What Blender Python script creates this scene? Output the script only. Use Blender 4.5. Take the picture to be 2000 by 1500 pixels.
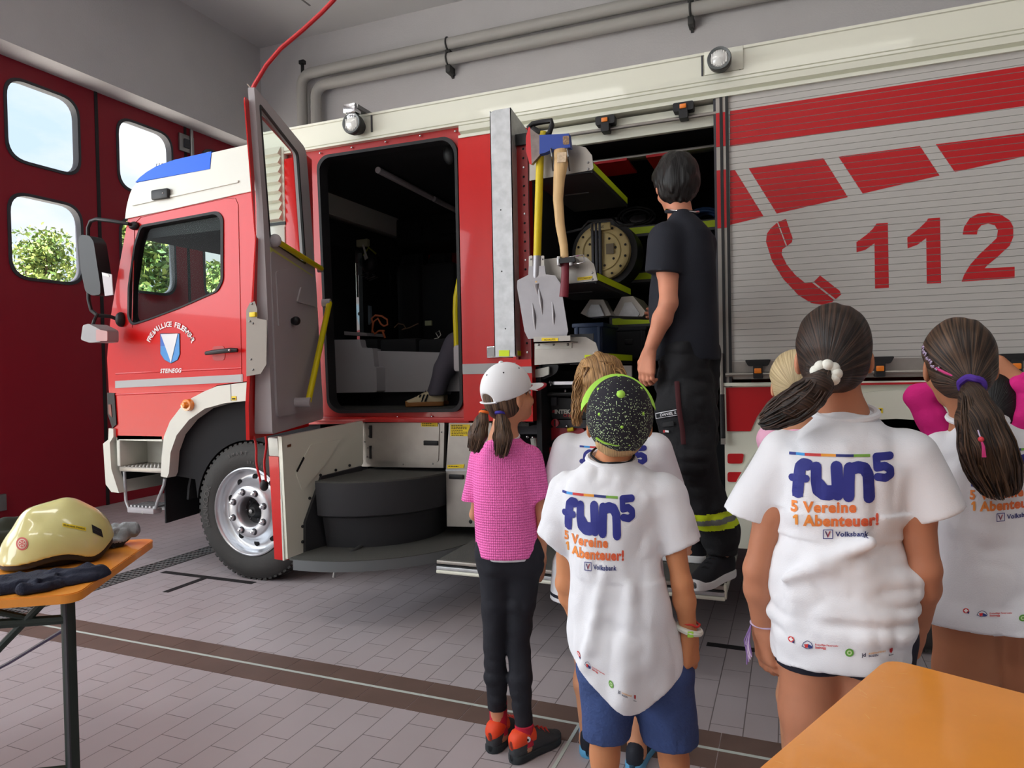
import bpy, bmesh, math, random
import numpy as np
from mathutils import Vector, Matrix, noise as mnoise
from mathutils.bvhtree import BVHTree
from mathutils.geometry import tessellate_polygon

for _o in list(bpy.data.objects):
    bpy.data.objects.remove(_o)
SC = bpy.context.scene
COL = SC.collection
random.seed(7)
RNG = np.random.default_rng(7)

# ------------------------------------------------------------------ camera
F, CX, CY, EYE = 1370.0, 1000.0, 750.0, 1.40
_vx = np.array([-2450 - CX, 795 - CY, F]); _vy = np.array([1540 - CX, 715 - CY, F])
_X = -_vx / np.linalg.norm(_vx); _Y = _vy - _X * (_vy @ _X); _Y /= np.linalg.norm(_Y); _Z = np.cross(_X, _Y)
ROT = np.stack([_X, _Y, _Z], 1)
CAMP = np.array([0.0, 0.0, EYE])
cam_data = bpy.data.cameras.new('camera')
cam_data.sensor_fit = 'HORIZONTAL'; cam_data.sensor_width = 36.0; cam_data.lens = F / 2000 * 36
cam_data.clip_start = 0.05; cam_data.clip_end = 300
cam = bpy.data.objects.new('camera', cam_data); COL.objects.link(cam)
_m = Matrix([[ROT[0][i], -ROT[1][i], -ROT[2][i]] for i in range(3)]).to_4x4()
_m.translation = Vector(CAMP)
cam.matrix_world = _m
SC.camera = cam

# ------------------------------------------------------------------ light
SC.view_settings.view_transform = 'Standard'; SC.view_settings.look = 'None'
SC.view_settings.gamma = 1.0; SC.view_settings.use_curve_mapping = False
SC.view_settings.exposure = 0.0
world = bpy.data.worlds.new('sky'); SC.world = world; world.use_nodes = True
_nt = world.node_tree; _nt.nodes.clear()
def _n(nt, t, **kw):
    n = nt.nodes.new(t)
    for k, v in kw.items():
        setattr(n, k, v)
    return n
_tc = _n(_nt, 'ShaderNodeTexCoord'); _mp = _n(_nt, 'ShaderNodeMapping'); _mp.inputs['Scale'].default_value = (2.2, 2.2, 4.5)
_cl = _n(_nt, 'ShaderNodeTexNoise'); _cl.inputs['Scale'].default_value = 2.3; _cl.inputs['Detail'].default_value = 6
_cr = _n(_nt, 'ShaderNodeValToRGB'); _cr.color_ramp.elements[0].position = 0.40; _cr.color_ramp.elements[1].position = 0.60
_cr.color_ramp.elements[0].color = (0.68, 0.85, 1.0, 1); _cr.color_ramp.elements[1].color = (1.0, 1.0, 1.0, 1)
_bg = _n(_nt, 'ShaderNodeBackground'); _bg.inputs['Strength'].default_value = 1.1
_wo = _n(_nt, 'ShaderNodeOutputWorld')
for a, b in ((_tc.outputs['Generated'], _mp.inputs['Vector']), (_mp.outputs[0], _cl.inputs['Vector']), (_cl.outputs['Fac'], _cr.inputs['Fac']),
             (_cr.outputs['Color'], _bg.inputs['Color']), (_bg.outputs[0], _wo.inputs['Surface'])):
    _nt.links.new(a, b)
sun_d = bpy.data.lights.new('sun', 'SUN'); sun_d.energy = 34.0; sun_d.angle = math.radians(3); sun_d.color = (1, 0.98, 0.96)
sun = bpy.data.objects.new('sun', sun_d); COL.objects.link(sun)
sun.rotation_euler = Vector((0.05, 0.75, -1.0)).to_track_quat('-Z', 'Y').to_euler(); sun.location = (-10, -20, 30)
CZ_FILL = 5.8
def area(name, loc, target, sx, sy, power, color=(1, 1, 1)):
    d = bpy.data.lights.new(name, 'AREA'); d.shape = 'RECTANGLE'; d.size = sx; d.size_y = sy; d.energy = power; d.color = color
    o = bpy.data.objects.new(name, d); COL.objects.link(o); o.location = loc
    o.rotation_euler = (Vector(target) - Vector(loc)).to_track_quat('-Z', 'Y').to_euler()
    return o
# daylight pouring through the open bay doors in the left wall: bright sky above the yard
area('daylight_bay_one', (-6.95, 0.35, 3.35), (0, 0.35, 2.0), 4.3, 2.3, 175, (0.88, 0.94, 1.0))
area('daylight_bay_two', (-6.95, -4.6, 3.35), (0, -4.0, 2.0), 4.2, 2.3, 190, (0.88, 0.94, 1.0))
# soft fill lights added under the ceiling, without fixtures
for _x, _p in ((-3.6, 40), (0.4, 20), (4.4, 9)):
    for _y in (-3.6, 0.2):
        area('ceiling_fill', (_x, _y, CZ_FILL), (_x, _y, 0), 2.4, 0.5, _p, (1.0, 0.97, 0.93))

# ------------------------------------------------------------------ pixel helpers (a point of the photograph on a world plane)
def _ray(px, py):
    return ROT.T @ np.array([(px - CX) / F, (py - CY) / F, 1.0])
def P(px, py, y):
    d = _ray(px, py); return Vector(CAMP + d * (y / d[1]))
def PX(px, py, x):
    d = _ray(px, py); return Vector(CAMP + d * (x / d[0]))
def PZ(px, py, z=0.0):
    d = _ray(px, py); return Vector(CAMP + d * ((z - EYE) / d[2]))
def PD(px, py, d):
    return Vector(CAMP + _ray(px, py) * d)

# ------------------------------------------------------------------ materials
def lin(c):
    r = []
    for v in c[:3]:
        v = v / 255.0
        r.append(v / 12.92 if v <= 0.04045 else ((v + 0.055) / 1.055) ** 2.4)
    return (r[0], r[1], r[2], 1.0)
MATS = {}
def mat(name, rgb, rough=0.5, metal=0.0, coat=0.0, spec=0.5, bump=0.0, bscale=40.0, var=0.0, vscale=6.0, trans=0.0, alpha=1.0, emit=0.0, stretch=None, ior=1.45):
    if name in MATS:
        return MATS[name]
    m = bpy.data.materials.new(name); m.use_nodes = True
    nt = m.node_tree; b = nt.nodes['Principled BSDF']
    c = lin(rgb)
    b.inputs['Base Color'].default_value = c; b.inputs['Roughness'].default_value = rough; b.inputs['Metallic'].default_value = metal
    b.inputs['Coat Weight'].default_value = coat; b.inputs['Coat Roughness'].default_value = 0.04
    b.inputs['Specular IOR Level'].default_value = spec; b.inputs['IOR'].default_value = ior
    b.inputs['Transmission Weight'].default_value = trans; b.inputs['Alpha'].default_value = alpha
    if emit:
        b.inputs['Emission Color'].default_value = c; b.inputs['Emission Strength'].default_value = emit
    if bump or var:
        tc = _n(nt, 'ShaderNodeTexCoord'); mp = _n(nt, 'ShaderNodeMapping')
        if stretch:
            mp.inputs['Scale'].default_value = stretch
        nt.links.new(tc.outputs['Object'], mp.inputs['Vector'])
    if bump:
        n = _n(nt, 'ShaderNodeTexNoise'); n.inputs['Scale'].default_value = bscale; n.inputs['Detail'].default_value = 4
        bp = _n(nt, 'ShaderNodeBump'); bp.inputs['Strength'].default_value = bump; bp.inputs['Distance'].default_value = 0.02
        nt.links.new(mp.outputs[0], n.inputs['Vector']); nt.links.new(n.outputs['Fac'], bp.inputs['Height']); nt.links.new(bp.outputs[0], b.inputs['Normal'])
    if var:
        n = _n(nt, 'ShaderNodeTexNoise'); n.inputs['Scale'].default_value = vscale; n.inputs['Detail'].default_value = 5
        r = _n(nt, 'ShaderNodeValToRGB'); r.color_ramp.elements[0].position = 0.3; r.color_ramp.elements[1].position = 0.7
        r.color_ramp.elements[0].color = tuple(x * (1 - var) for x in c[:3]) + (1,)
        r.color_ramp.elements[1].color = tuple(min(1, x * (1 + var * 0.6)) for x in c[:3]) + (1,)
        nt.links.new(mp.outputs[0], n.inputs['Vector']); nt.links.new(n.outputs['Fac'], r.inputs['Fac']); nt.links.new(r.outputs['Color'], b.inputs['Base Color'])
    MATS[name] = m
    return m
def attr_mat(name, rough=0.7, coat=0.0):
    if name in MATS:
        return MATS[name]
    m = bpy.data.materials.new(name); m.use_nodes = True
    nt = m.node_tree; b = nt.nodes['Principled BSDF']; b.inputs['Roughness'].default_value = rough; b.inputs['Coat Weight'].default_value = coat
    a = _n(nt, 'ShaderNodeAttribute', attribute_name='Col'); nt.links.new(a.outputs['Color'], b.inputs['Base Color'])
    MATS[name] = m
    return m
def glass_mat(name, rgb, mixf=0.12, rough=0.02):
    """thin pane: mostly see-through, mirror-like at grazing angles"""
    if name in MATS:
        return MATS[name]
    m = bpy.data.materials.new(name); m.use_nodes = True
    nt = m.node_tree; nt.nodes.clear()
    t = _n(nt, 'ShaderNodeBsdfTransparent'); t.inputs['Color'].default_value = lin(rgb)
    g = _n(nt, 'ShaderNodeBsdfGlossy'); g.inputs['Roughness'].default_value = rough
    f = _n(nt, 'ShaderNodeLayerWeight'); f.inputs['Blend'].default_value = 0.5
    pw = _n(nt, 'ShaderNodeMath', operation='POWER'); pw.inputs[1].default_value = 5.0
    ad = _n(nt, 'ShaderNodeMath', operation='MULTIPLY_ADD'); ad.inputs[1].default_value = 0.5; ad.inputs[2].default_value = mixf; ad.use_clamp = True
    nt.links.new(f.outputs['Facing'], pw.inputs[0])
    mx = _n(nt, 'ShaderNodeMixShader'); o = _n(nt, 'ShaderNodeOutputMaterial')
    nt.links.new(pw.outputs[0], ad.inputs[0]); nt.links.new(ad.outputs[0], mx.inputs['Fac'])
    nt.links.new(t.outputs[0], mx.inputs[1]); nt.links.new(g.outputs[0], mx.inputs[2]); nt.links.new(mx.outputs[0], o.inputs['Surface'])
    MATS[name] = m
    return m

# ------------------------------------------------------------------ mesh builder
def fillet(pts, r, seg=5):
    """round the corners of a 2-D polygon; r is one radius or a list"""
    n = len(pts); out = []
    for i in range(n):
        p = Vector(pts[i][:2]); a = Vector(pts[i - 1][:2]); b = Vector(pts[(i + 1) % n][:2])
        rr = r[i] if isinstance(r, (list, tuple)) else r
        d1 = a - p; d2 = b - p
        if rr <= 0 or d1.length < 1e-9 or d2.length < 1e-9:
            out.append((p.x, p.y)); continue
        t = min(rr, d1.length * 0.49, d2.length * 0.49)
        s = p + d1.normalized() * t; e = p + d2.normalized() * t
        for k in range(seg + 1):
            u = k / seg
            q = s * (1 - u) ** 2 + p * (2 * u * (1 - u)) + e * u ** 2
            out.append((q.x, q.y))
    return out
def rect2(x0, z0, x1, z1, r=0.0, seg=5):
    q = [(x0, z0), (x1, z0), (x1, z1), (x0, z1)]
    return fillet(q, r, seg) if r else q
def circ2(cx, cz, r, n=24, rz=None):
    rz = rz or r
    return [(cx + r * math.cos(2 * math.pi * k / n), cz + rz * math.sin(2 * math.pi * k / n)) for k in range(n)]
def stroke2(pts, w, cap=True):
    """list of polygons that together make a thick polyline"""
    out = []
    for i in range(len(pts) - 1):
        a, b = Vector(pts[i]), Vector(pts[i + 1]); wa = w[i] if isinstance(w, (list, tuple)) else w; wb = w[i + 1] if isinstance(w, (list, tuple)) else w
        d = (b - a).normalized(); n = Vector((-d.y, d.x))
        out.append([tuple(a + n * wa / 2), tuple(a - n * wa / 2), tuple(b - n * wb / 2), tuple(b + n * wb / 2)])
    rng = range(len(pts)) if cap else range(1, len(pts) - 1)
    for i in rng:
        wa = w[i] if isinstance(w, (list, tuple)) else w
        out.append(circ2(pts[i][0], pts[i][1], wa / 2, 12))
    return out
class MB:
    def __init__(self):
        self.bm = bmesh.new(); self.mats = []
    def mi(self, m):
        if m not in self.mats:
            self.mats.append(m)
        return self.mats.index(m)
    def face(self, vs, m):
        try:
            f = self.bm.faces.new(vs); f.material_index = self.mi(m); return f
        except ValueError:
            return None
    def prism(self, outer, f, w0, w1, m, holes=(), mside=None):
        """outer and holes are 2-D loops, f(u, v, w) a point in space"""
        loops = [list(outer)] + [list(h) for h in holes]
        tri = tessellate_polygon([[Vector((u, v, 0)) for u, v in L] for L in loops])
        flat = [p for L in loops for p in L]
        va = [self.bm.verts.new(f(u, v, w0)) for u, v in flat]
        vb = [self.bm.verts.new(f(u, v, w1)) for u, v in flat] if w1 != w0 else None
        for t in tri:
            self.face([va[i] for i in t], m)
            if vb:
                self.face([vb[i] for i in reversed(t)], m)
        if vb:
            k = 0
            for L in loops:
                n = len(L)
                for i in range(n):
                    j = (i + 1) % n
                    self.face([va[k + i], va[k + j], vb[k + j], vb[k + i]], mside or m)
                k += n
    def side(self, pts, y0, y1, m, holes=()):
        """prism of (x, z) points between two y planes"""
        self.prism([(p[0], p[-1]) for p in pts], lambda u, v, w: Vector((u, w, v)), y0, y1, m, [[(p[0], p[-1]) for p in h] for h in holes])
    def flat(self, pts, z0, z1, m, holes=()):
        self.prism([(p[0], p[1]) for p in pts], lambda u, v, w: Vector((u, v, w)), z0, z1, m, holes)
    def along_x(self, prof, x0, x1, m):
        """(y, z) profile swept along x"""
        self.prism(prof, lambda u, v, w: Vector((w, u, v)), x0, x1, m)
    def box(self, c0, c1, m, bev=0.0, mtx=None):
        xs = sorted((c0[0], c1[0])); ys = sorted((c0[1], c1[1])); zs = sorted((c0[2], c1[2]))
        v = [self.bm.verts.new((x, y, z)) for x in xs for y in ys for z in zs]
        fs = []
        for q in ((0, 1, 3, 2), (4, 6, 7, 5), (0, 4, 5, 1), (2, 3, 7, 6), (0, 2, 6, 4), (1, 5, 7, 3)):
            fs.append(self.face([v[i] for i in q], m))
        if bev > 0:
            bev = min(bev, 0.45 * min(xs[1] - xs[0], ys[1] - ys[0], zs[1] - zs[0]))
            es = list({e for f in fs for e in f.edges})
            r = bmesh.ops.bevel(self.bm, geom=es, offset=bev, segments=2, affect='EDGES', profile=0.5)
            v = list({x for f in r['faces'] for x in f.verts} | {x for x in v if x.is_valid})
            mi = self.mi(m)
            for f in r['faces']:
                f.material_index = mi
        if mtx is not None:
            bmesh.ops.transform(self.bm, matrix=mtx, verts=[x for x in v if x.is_valid])
        return v
    def tube(self, path, r, m, n=10, cap=True, closed=False, flat=None):
        path = [Vector(p) for p in path]; N = len(path); rings = []
        up = None
        for i, p in enumerate(path):
            if closed:
                d = path[(i + 1) % N] - path[i - 1]
            else:
                d = path[min(i + 1, N - 1)] - path[max(i - 1, 0)]
            d.normalize()
            if up is None:
                up = Vector((0, 0, 1)) if abs(d.z) < 0.9 else Vector((0, 1, 0))
            s = d.cross(up)
            if s.length < 1e-6:
                s = d.orthogonal()
            s.normalize(); up = s.cross(d).normalized()
            rr = r[i] if isinstance(r, (list, tuple)) else r
            fl = flat if flat else 1.0
            rings.append([self.bm.verts.new(p + s * math.cos(2 * math.pi * k / n) * rr + up * math.sin(2 * math.pi * k / n) * rr * fl) for k in range(n)])
        for i in range(N if closed else N - 1):
            a, b = rings[i], rings[(i + 1) % N]
            for k in range(n):
                self.face([a[k], a[(k + 1) % n], b[(k + 1) % n], b[k]], m)
        if cap and not closed:
            self.face(list(reversed(rings[0])), m); self.face(rings[-1], m)
    def lathe(self, prof, c, ax, m, n=40, cap=False):
        """prof [(r, h)] turned about axis ax ('x','y','z') through c"""
        c = Vector(c); rings = []
        for r, h in prof:
            ring = []
            for k in range(n):
                a = 2 * math.pi * k / n; ca, sa = r * math.cos(a), r * math.sin(a)
                q = {'z': (ca, sa, h), 'y': (ca, h, sa), 'x': (h, ca, sa)}[ax]
                ring.append(self.bm.verts.new(c + Vector(q)))
            rings.append(ring)
        for a, b in zip(rings[:-1], rings[1:]):
            for k in range(n):
                self.face([a[k], a[(k + 1) % n], b[(k + 1) % n], b[k]], m)
        if cap:
            self.face(rings[0], m); self.face(list(reversed(rings[-1])), m)
    def ball(self, c, r, m, nu=16, nv=10, mtx=None):
        r = Vector(r) if hasattr(r, '__len__') else Vector((r, r, r)); c = Vector(c)
        vs = []
        for j in range(nv + 1):
            t = math.pi * j / nv
            row = []
            for k in range(nu):
                a = 2 * math.pi * k / nu
                q = Vector((r.x * math.sin(t) * math.cos(a), r.y * math.sin(t) * math.sin(a), r.z * math.cos(t)))
                if mtx is not None:
                    q = mtx @ q
                row.append(self.bm.verts.new(c + q))
                if j in (0, nv):
                    break
            vs.append(row)
        for j in range(nv):
            a, b = vs[j], vs[j + 1]
            for k in range(nu):
                if len(a) == 1:
                    self.face([a[0], b[k], b[(k + 1) % nu]], m)
                elif len(b) == 1:
                    self.face([a[k], b[0], a[(k + 1) % nu]], m)
                else:
                    self.face([a[k], b[k], b[(k + 1) % nu], a[(k + 1) % nu]], m)
    def build(self, name, parent=None, angle=35.0, loc=None, recalc=True):
        if recalc:
            bmesh.ops.recalc_face_normals(self.bm, faces=self.bm.faces)
        me = bpy.data.meshes.new(name); 
        if loc is not None:
            bmesh.ops.translate(self.bm, vec=-Vector(loc), verts=self.bm.verts)
        self.bm.to_mesh(me); self.bm.free()
        for m in self.mats:
            me.materials.append(m)
        me.polygons.foreach_set('use_smooth', [True] * len(me.polygons))
        try:
            me.set_sharp_from_angle(angle=math.radians(angle))
        except Exception:
            pass
        o = bpy.data.objects.new(name, me); COL.objects.link(o)
        if loc is not None:
            o.location = loc
        if parent is not None:
            put(o, parent)
        return o
def world_of(o):
    m = o.matrix_basis.copy()
    while o.parent:
        o = o.parent; m = o.matrix_basis @ m
    return m
def put(o, parent):
    """parent o while keeping where its mesh stands (o was built in world space)"""
    o.parent = parent
    o.matrix_basis = world_of(parent).inverted() @ o.matrix_basis
    return o
def tag(o, label, cat, group=None, kind=None):
    o['label'] = label; o['category'] = cat
    if group: o['group'] = group
    if kind: o['kind'] = kind
    return o
def thing(name, loc, label, cat, group=None, rz=0.0):
    o = bpy.data.objects.new(name, None); COL.objects.link(o); o.location = loc; o.rotation_euler = (0, 0, rz); o.empty_display_size = 0.1
    return tag(o, label, cat, group)
def struct(o):
    o['kind'] = 'structure'; return o
def part(name, fn, parent, angle=35.0):
    b = MB(); fn(b); return b.build(name, parent, angle)
# text -> 2-D polygons (outer, holes) using the built-in face, in units of the em
_TXT = {}
def text_mesh(s, size=1.0, bold=0.0, align='LEFT', shear=0.0, space=1.0):
    """returns (verts 2-D list, tris list) of a line of lettering"""
    key = (s, size, bold, align, shear, space)
    if key in _TXT:
        return _TXT[key]
    cu = bpy.data.curves.new('lettering', 'FONT'); cu.body = s; cu.size = size; cu.offset = bold; cu.align_x = align; cu.shear = shear
    cu.space_character = space; cu.resolution_u = 4; cu.fill_mode = 'FRONT'
    o = bpy.data.objects.new('lettering', cu); COL.objects.link(o)
    dg = bpy.context.evaluated_depsgraph_get(); dg.update()
    me = bpy.data.meshes.new_from_object(o.evaluated_get(dg))
    v = [(q.co.x, q.co.y) for q in me.vertices]; me.calc_loop_triangles()
    t = [tuple(q.vertices) for q in me.loop_triangles]
    bpy.data.objects.remove(o); bpy.data.curves.remove(cu); bpy.data.meshes.remove(me)
    _TXT[key] = (v, t)
    return v, t
def add_text(b, s, f, size, m, bold=0.0, align='CENTER', shear=0.0, space=1.0):
    v, t = text_mesh(s, size, bold, align, shear, space)
    vs = [b.bm.verts.new(f(x, y)) for x, y in v]
    for q in t:
        b.face([vs[i] for i in q], m)
# ================================================================== the building
WX, RY, CZ = -6.78, 7.86, 5.95          # left wall face, rear wall face, ceiling
M_wall = mat('wall_plaster', (198, 196, 196), 0.9, bump=0.12, bscale=60, var=0.05, vscale=1.3)
M_ceil = mat('ceiling_plaster', (205, 204, 203), 0.9, bump=0.06, bscale=40, var=0.03, vscale=0.8)
M_joint = mat('joint_grey', (120, 118, 116), 0.9)
M_doorred = mat('door_red', (140, 26, 42), 0.42, bump=0.05, bscale=90, spec=0.35)
M_rubber = mat('rubber_black', (30, 29, 31), 0.65)
M_gasket = mat('gasket_grey', (58, 58, 64), 0.55)
M_steel = mat('steel_plain', (150, 150, 150), 0.35, 0.9)
M_pane = glass_mat('window_glass', (250, 252, 255), 0.01)

def tile_mat():
    m = bpy.data.materials.new('floor_tile'); m.use_nodes = True; nt = m.node_tree; b = nt.nodes['Principled BSDF']
    tc = _n(nt, 'ShaderNodeTexCoord'); mp = _n(nt, 'ShaderNodeMapping')
    mp.inputs['Rotation'].default_value = (0, 0, math.radians(90)); mp.inputs['Location'].default_value = (0.03, 0.0592, 0)
    br = _n(nt, 'ShaderNodeTexBrick'); br.offset = 0.5; br.inputs['Scale'].default_value = 1.0
    br.inputs['Brick Width'].default_value = 0.266; br.inputs['Row Height'].default_value = 0.1255; br.inputs['Mortar Size'].default_value = 0.0022
    br.inputs['Mortar Smooth'].default_value = 0.15; br.inputs['Bias'].default_value = 0.0
    br.inputs['Color1'].default_value = lin((188, 180, 184)); br.inputs['Color2'].default_value = lin((184, 175, 178)); br.inputs['Mortar'].default_value = lin((122, 114, 114))
    nt.links.new(tc.outputs['Object'], mp.inputs['Vector']); nt.links.new(mp.outputs[0], br.inputs['Vector'])
    nz = _n(nt, 'ShaderNodeTexNoise'); nz.inputs['Scale'].default_value = 2.2; nz.inputs['Detail'].default_value = 7
    nt.links.new(tc.outputs['Object'], nz.inputs['Vector'])
    mx = _n(nt, 'ShaderNodeMix', data_type='RGBA', blend_type='MULTIPLY'); mx.inputs[0].default_value = 0.55
    rp = _n(nt, 'ShaderNodeValToRGB'); rp.color_ramp.elements[0].position = 0.3; rp.color_ramp.elements[1].position = 0.72
    rp.color_ramp.elements[0].color = (0.84, 0.83, 0.82, 1); rp.color_ramp.elements[1].color = (1.0, 1.0, 1.0, 1)
    nt.links.new(nz.outputs['Fac'], rp.inputs['Fac']); nt.links.new(br.outputs['Color'], mx.inputs[6]); nt.links.new(rp.outputs['Color'], mx.inputs[7])
    nt.links.new(mx.outputs[2], b.inputs['Base Color'])
    bp = _n(nt, 'ShaderNodeBump'); bp.inputs['Strength'].default_value = 0.35; bp.inputs['Distance'].default_value = 0.004; bp.invert = True
    nt.links.new(br.outputs['Fac'], bp.inputs['Height']); nt.links.new(bp.outputs[0], b.inputs['Normal'])
    b.inputs['Roughness'].default_value = 0.42; b.inputs['Specular IOR Level'].default_value = 0.42
    return m
M_tile = tile_mat()
M_brown = mat('floor_brown', (112, 92, 84), 0.5, var=0.12, vscale=5)
M_white_joint = mat('joint_white', (196, 206, 200), 0.6)

b = MB(); b.box((WX - 0.45, -7.0, -0.2), (9.0, RY + 0.3, 0.0), M_tile); struct(b.build('floor'))
# brown border with a pale joint down its middle, and the branch joint running towards the viewer
b = MB()
A0, A1, C0, C1 = PZ(130, 1207), PZ(954, 1352), PZ(132, 1258), PZ(952, 1417)
def ext(p, q, x):
    t = (x - p.x) / (q.x - p.x); return Vector((x, p.y + (q.y - p.y) * t, 0))
xs = [WX + 0.02, -0.80, -0.787, 8.9]
def strip(p0, p1, q0, q1, x0, x1, z, m):
    a, c, d, e = ext(p0, p1, x0), ext(p0, p1, x1), ext(q0, q1, x1), ext(q0, q1, x0)
    b.flat([(e.x, e.y), (d.x, d.y), (c.x, c.y), (a.x, a.y)], z, z + 0.0012, m)
x = WX + 0.02
while x < 8.8:                                   # border tiles 25 cm long
    strip(A0, A1, C0, C1, x, x + 0.247, 0.0002, M_brown); x += 0.25
struct(b.build('trim_1'))
b = MB()
W0, W1 = PZ(130, 1230), PZ(958, 1383)
p, q = ext(W0, W1, WX + 0.02), ext(W0, W1, 8.9)
b.flat([(p.x, p.y - 0.008), (q.x, q.y - 0.008), (q.x, q.y + 0.008), (p.x, p.y + 0.008)], 0.001, 0.0022, M_white_joint)
b.flat([(-0.799, -6.9), (-0.786, -6.9), (-0.786, 2.65), (-0.799, 2.65)], 0.0003, 0.0024, M_white_joint)
struct(b.build('trim_2'))

b = MB(); b.box((WX - 0.45, -7.0, CZ), (9.0, RY + 0.3, CZ + 0.25), M_ceil); struct(b.build('ceiling'))
b = MB()                                          # panel joints of the ceiling, running front to back
for px, py in ((627, 27), (850, 13)):
    g = PZ(px, py, CZ)
    b.box((g.x - 0.012, 3.0, CZ - 0.004), (g.x + 0.012, RY - 0.65 if px < 800 else RY - 0.3, CZ + 0.01), M_joint)
struct(b.build('trim_3'))
b = MB(); b.box((WX - 0.45, RY, -0.1), (9.0, RY + 0.3, CZ + 0.1), M_wall)
struct(b.build('wall_rear'))
b = MB(); b.box((9.0, -7.0, -0.1), (9.3, RY + 0.3, CZ + 0.1), M_wall); struct(b.build('wall_right'))
b = MB(); b.box((WX - 0.45, -7.3, -0.1), (9.3, -7.0, CZ + 0.1), M_wall); struct(b.build('wall_front'))
# left wall: lintel over three bays, pillars between them
SOFF = 4.587
b = MB()
b.box((WX - 0.45, -7.0, SOFF), (WX, RY, CZ), M_wall)
for y0, y1 in ((2.62, 3.08), (-2.45, -1.95), (-7.0, -6.75)):
    b.box((WX - 0.45, y0, 0), (WX, y1, SOFF), M_wall)
struct(b.build('wall_left'))

# ---- red folding bay door (shut) ------------------------------------------------
DX = -7.10
door = struct(part('door_1', lambda b: b.box((DX - 0.02, 3.08, 0.0), (DX + 0.0, 3.1, SOFF), M_doorred), None))
WINS = []
def leaf(y0, y1):
    holes = []
    for z0, z1 in ((3.575, 4.42), (2.412, 3.285)):
        if True:
            wy0, wy1 = y0 + 0.24, min(y1 - 0.20, RY - 0.08)
            holes.append(rect2(wy0, z0, wy1, z1, 0.21, 7)); WINS.append((wy0, z0, wy1, z1))
    def f(b):
        b.prism(rect2(y0 + 0.012, 0.006, y1 - 0.012, SOFF - 0.003), lambda u, v, w: Vector((w, u, v)), DX - 0.06, DX, M_doorred, holes)
    lf = part('leaf', f, door)
    for h, (wy0, z0, wy1, z1) in zip(holes, WINS[-len(holes):] if holes else []):
        inner = rect2(wy0 + 0.03, z0 + 0.03, wy1 - 0.03, z1 - 0.03, 0.19, 7)
        part('window_gasket', lambda b: b.prism(h, lambda u, v, w: Vector((w, u, v)), DX - 0.075, DX + 0.012, M_gasket, [inner]), lf)
        part('window_pane', lambda b: b.prism(inner, lambda u, v, w: Vector((w, u, v)), DX - 0.03, DX - 0.03, M_pane), lf)
    part('rubber_seal', lambda b: b.box((DX - 0.05, y1 - 0.02, 0.004), (DX + 0.006, y1 + 0.02, SOFF - 0.003), M_rubber), lf)
for y0, y1 in ((3.12, 4.352), (4.352, 5.582), (5.582, 6.812), (6.812, RY - 0.01)):
    leaf(y0, y1)
def hinge(b):
    for z in (4.36, 0.9):
        b.box((DX, 6.70, z - 0.1), (DX + 0.03, 6.93, z + 0.12), M_steel, 0.006)
        b.box((DX + 0.03, 6.76, z - 0.05), (DX + 0.055, 6.84, z + 0.06), M_gasket, 0.004)
        b.tube([(DX + 0.04, 6.88, z - 0.15), (DX + 0.04, 6.88, z + 0.2)], 0.022, M_steel)
part('hinge', hinge, door)
def bolt(b):
    q = PX(2, 985, DX)
    b.box((DX, q.y - 0.25, q.z - 0.06), (DX + 0.04, q.y + 0.03, q.z + 0.1), M_steel, 0.006)
part('floor_bolt', bolt, door)

# ---- heating pipes on the rear wall ----------------------------------------------
M_pipe = mat('pipe_grey', (176, 174, 168), 0.55)
M_clamp = mat('clamp_dark', (60, 60, 58), 0.6)
yp = RY - 0.13
def pipe(px_v, py_h, r, label):
    v = P(px_v, 200, yp); h = P(776, py_h, yp); rb = 0.16
    path = [(v.x, yp, 0.3), (v.x, yp, h.z - rb)] + [(v.x + rb - rb * math.cos(t), yp, h.z - rb + rb * math.sin(t)) for t in [math.pi / 2 * k / 8 for k in range(1, 9)]] + [(8.9, yp, h.z)]
    b = MB(); b.tube(path, r, M_pipe, 16)
    o = b.build('heating_pipe', None, loc=path[0]); tag(o, label, 'pipe')
    for px in (875, 1350):
        c = P(px, 100, yp); 
        def cl(b):
            b.tube([(c.x, yp + r * 1.06 * math.sin(t), h.z + r * 1.06 * math.cos(t)) for t in [2 * math.pi * k / 16 for k in range(16)]], 0.012, M_clamp, 6, closed=True)
            b.box((c.x - 0.03, yp - 0.02, h.z - r - 0.09), (c.x + 0.03, RY - 0.003, h.z - r), M_clamp, 0.005)
            b.prism([(yp - 0.02, h.z - r - 0.02), (RY - 0.003, h.z - r - 0.02), (RY - 0.003, h.z - r - 0.12)], lambda u, v, w: Vector((w, u, v)), c.x - 0.015, c.x + 0.015, M_clamp)
        part('pipe_clamp', cl, o)
    return o, v, h
po, pv, ph = pipe(590, 107, 0.07, 'upper thick grey heating pipe bending down the rear wall')
part('vent_valve', lambda b: (b.tube([(pv.x + 0.02, yp, ph.z + 0.03), (pv.x + 0.02, yp, ph.z + 0.16)], 0.022, M_rubber, 10), b.box((pv.x - 0.02, yp - 0.03, ph.z + 0.14), (pv.x + 0.06, yp + 0.03, ph.z + 0.19), M_rubber, 0.006)), po)
pipe(617, 136, 0.07, 'lower thick grey heating pipe running below its twin')

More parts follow.
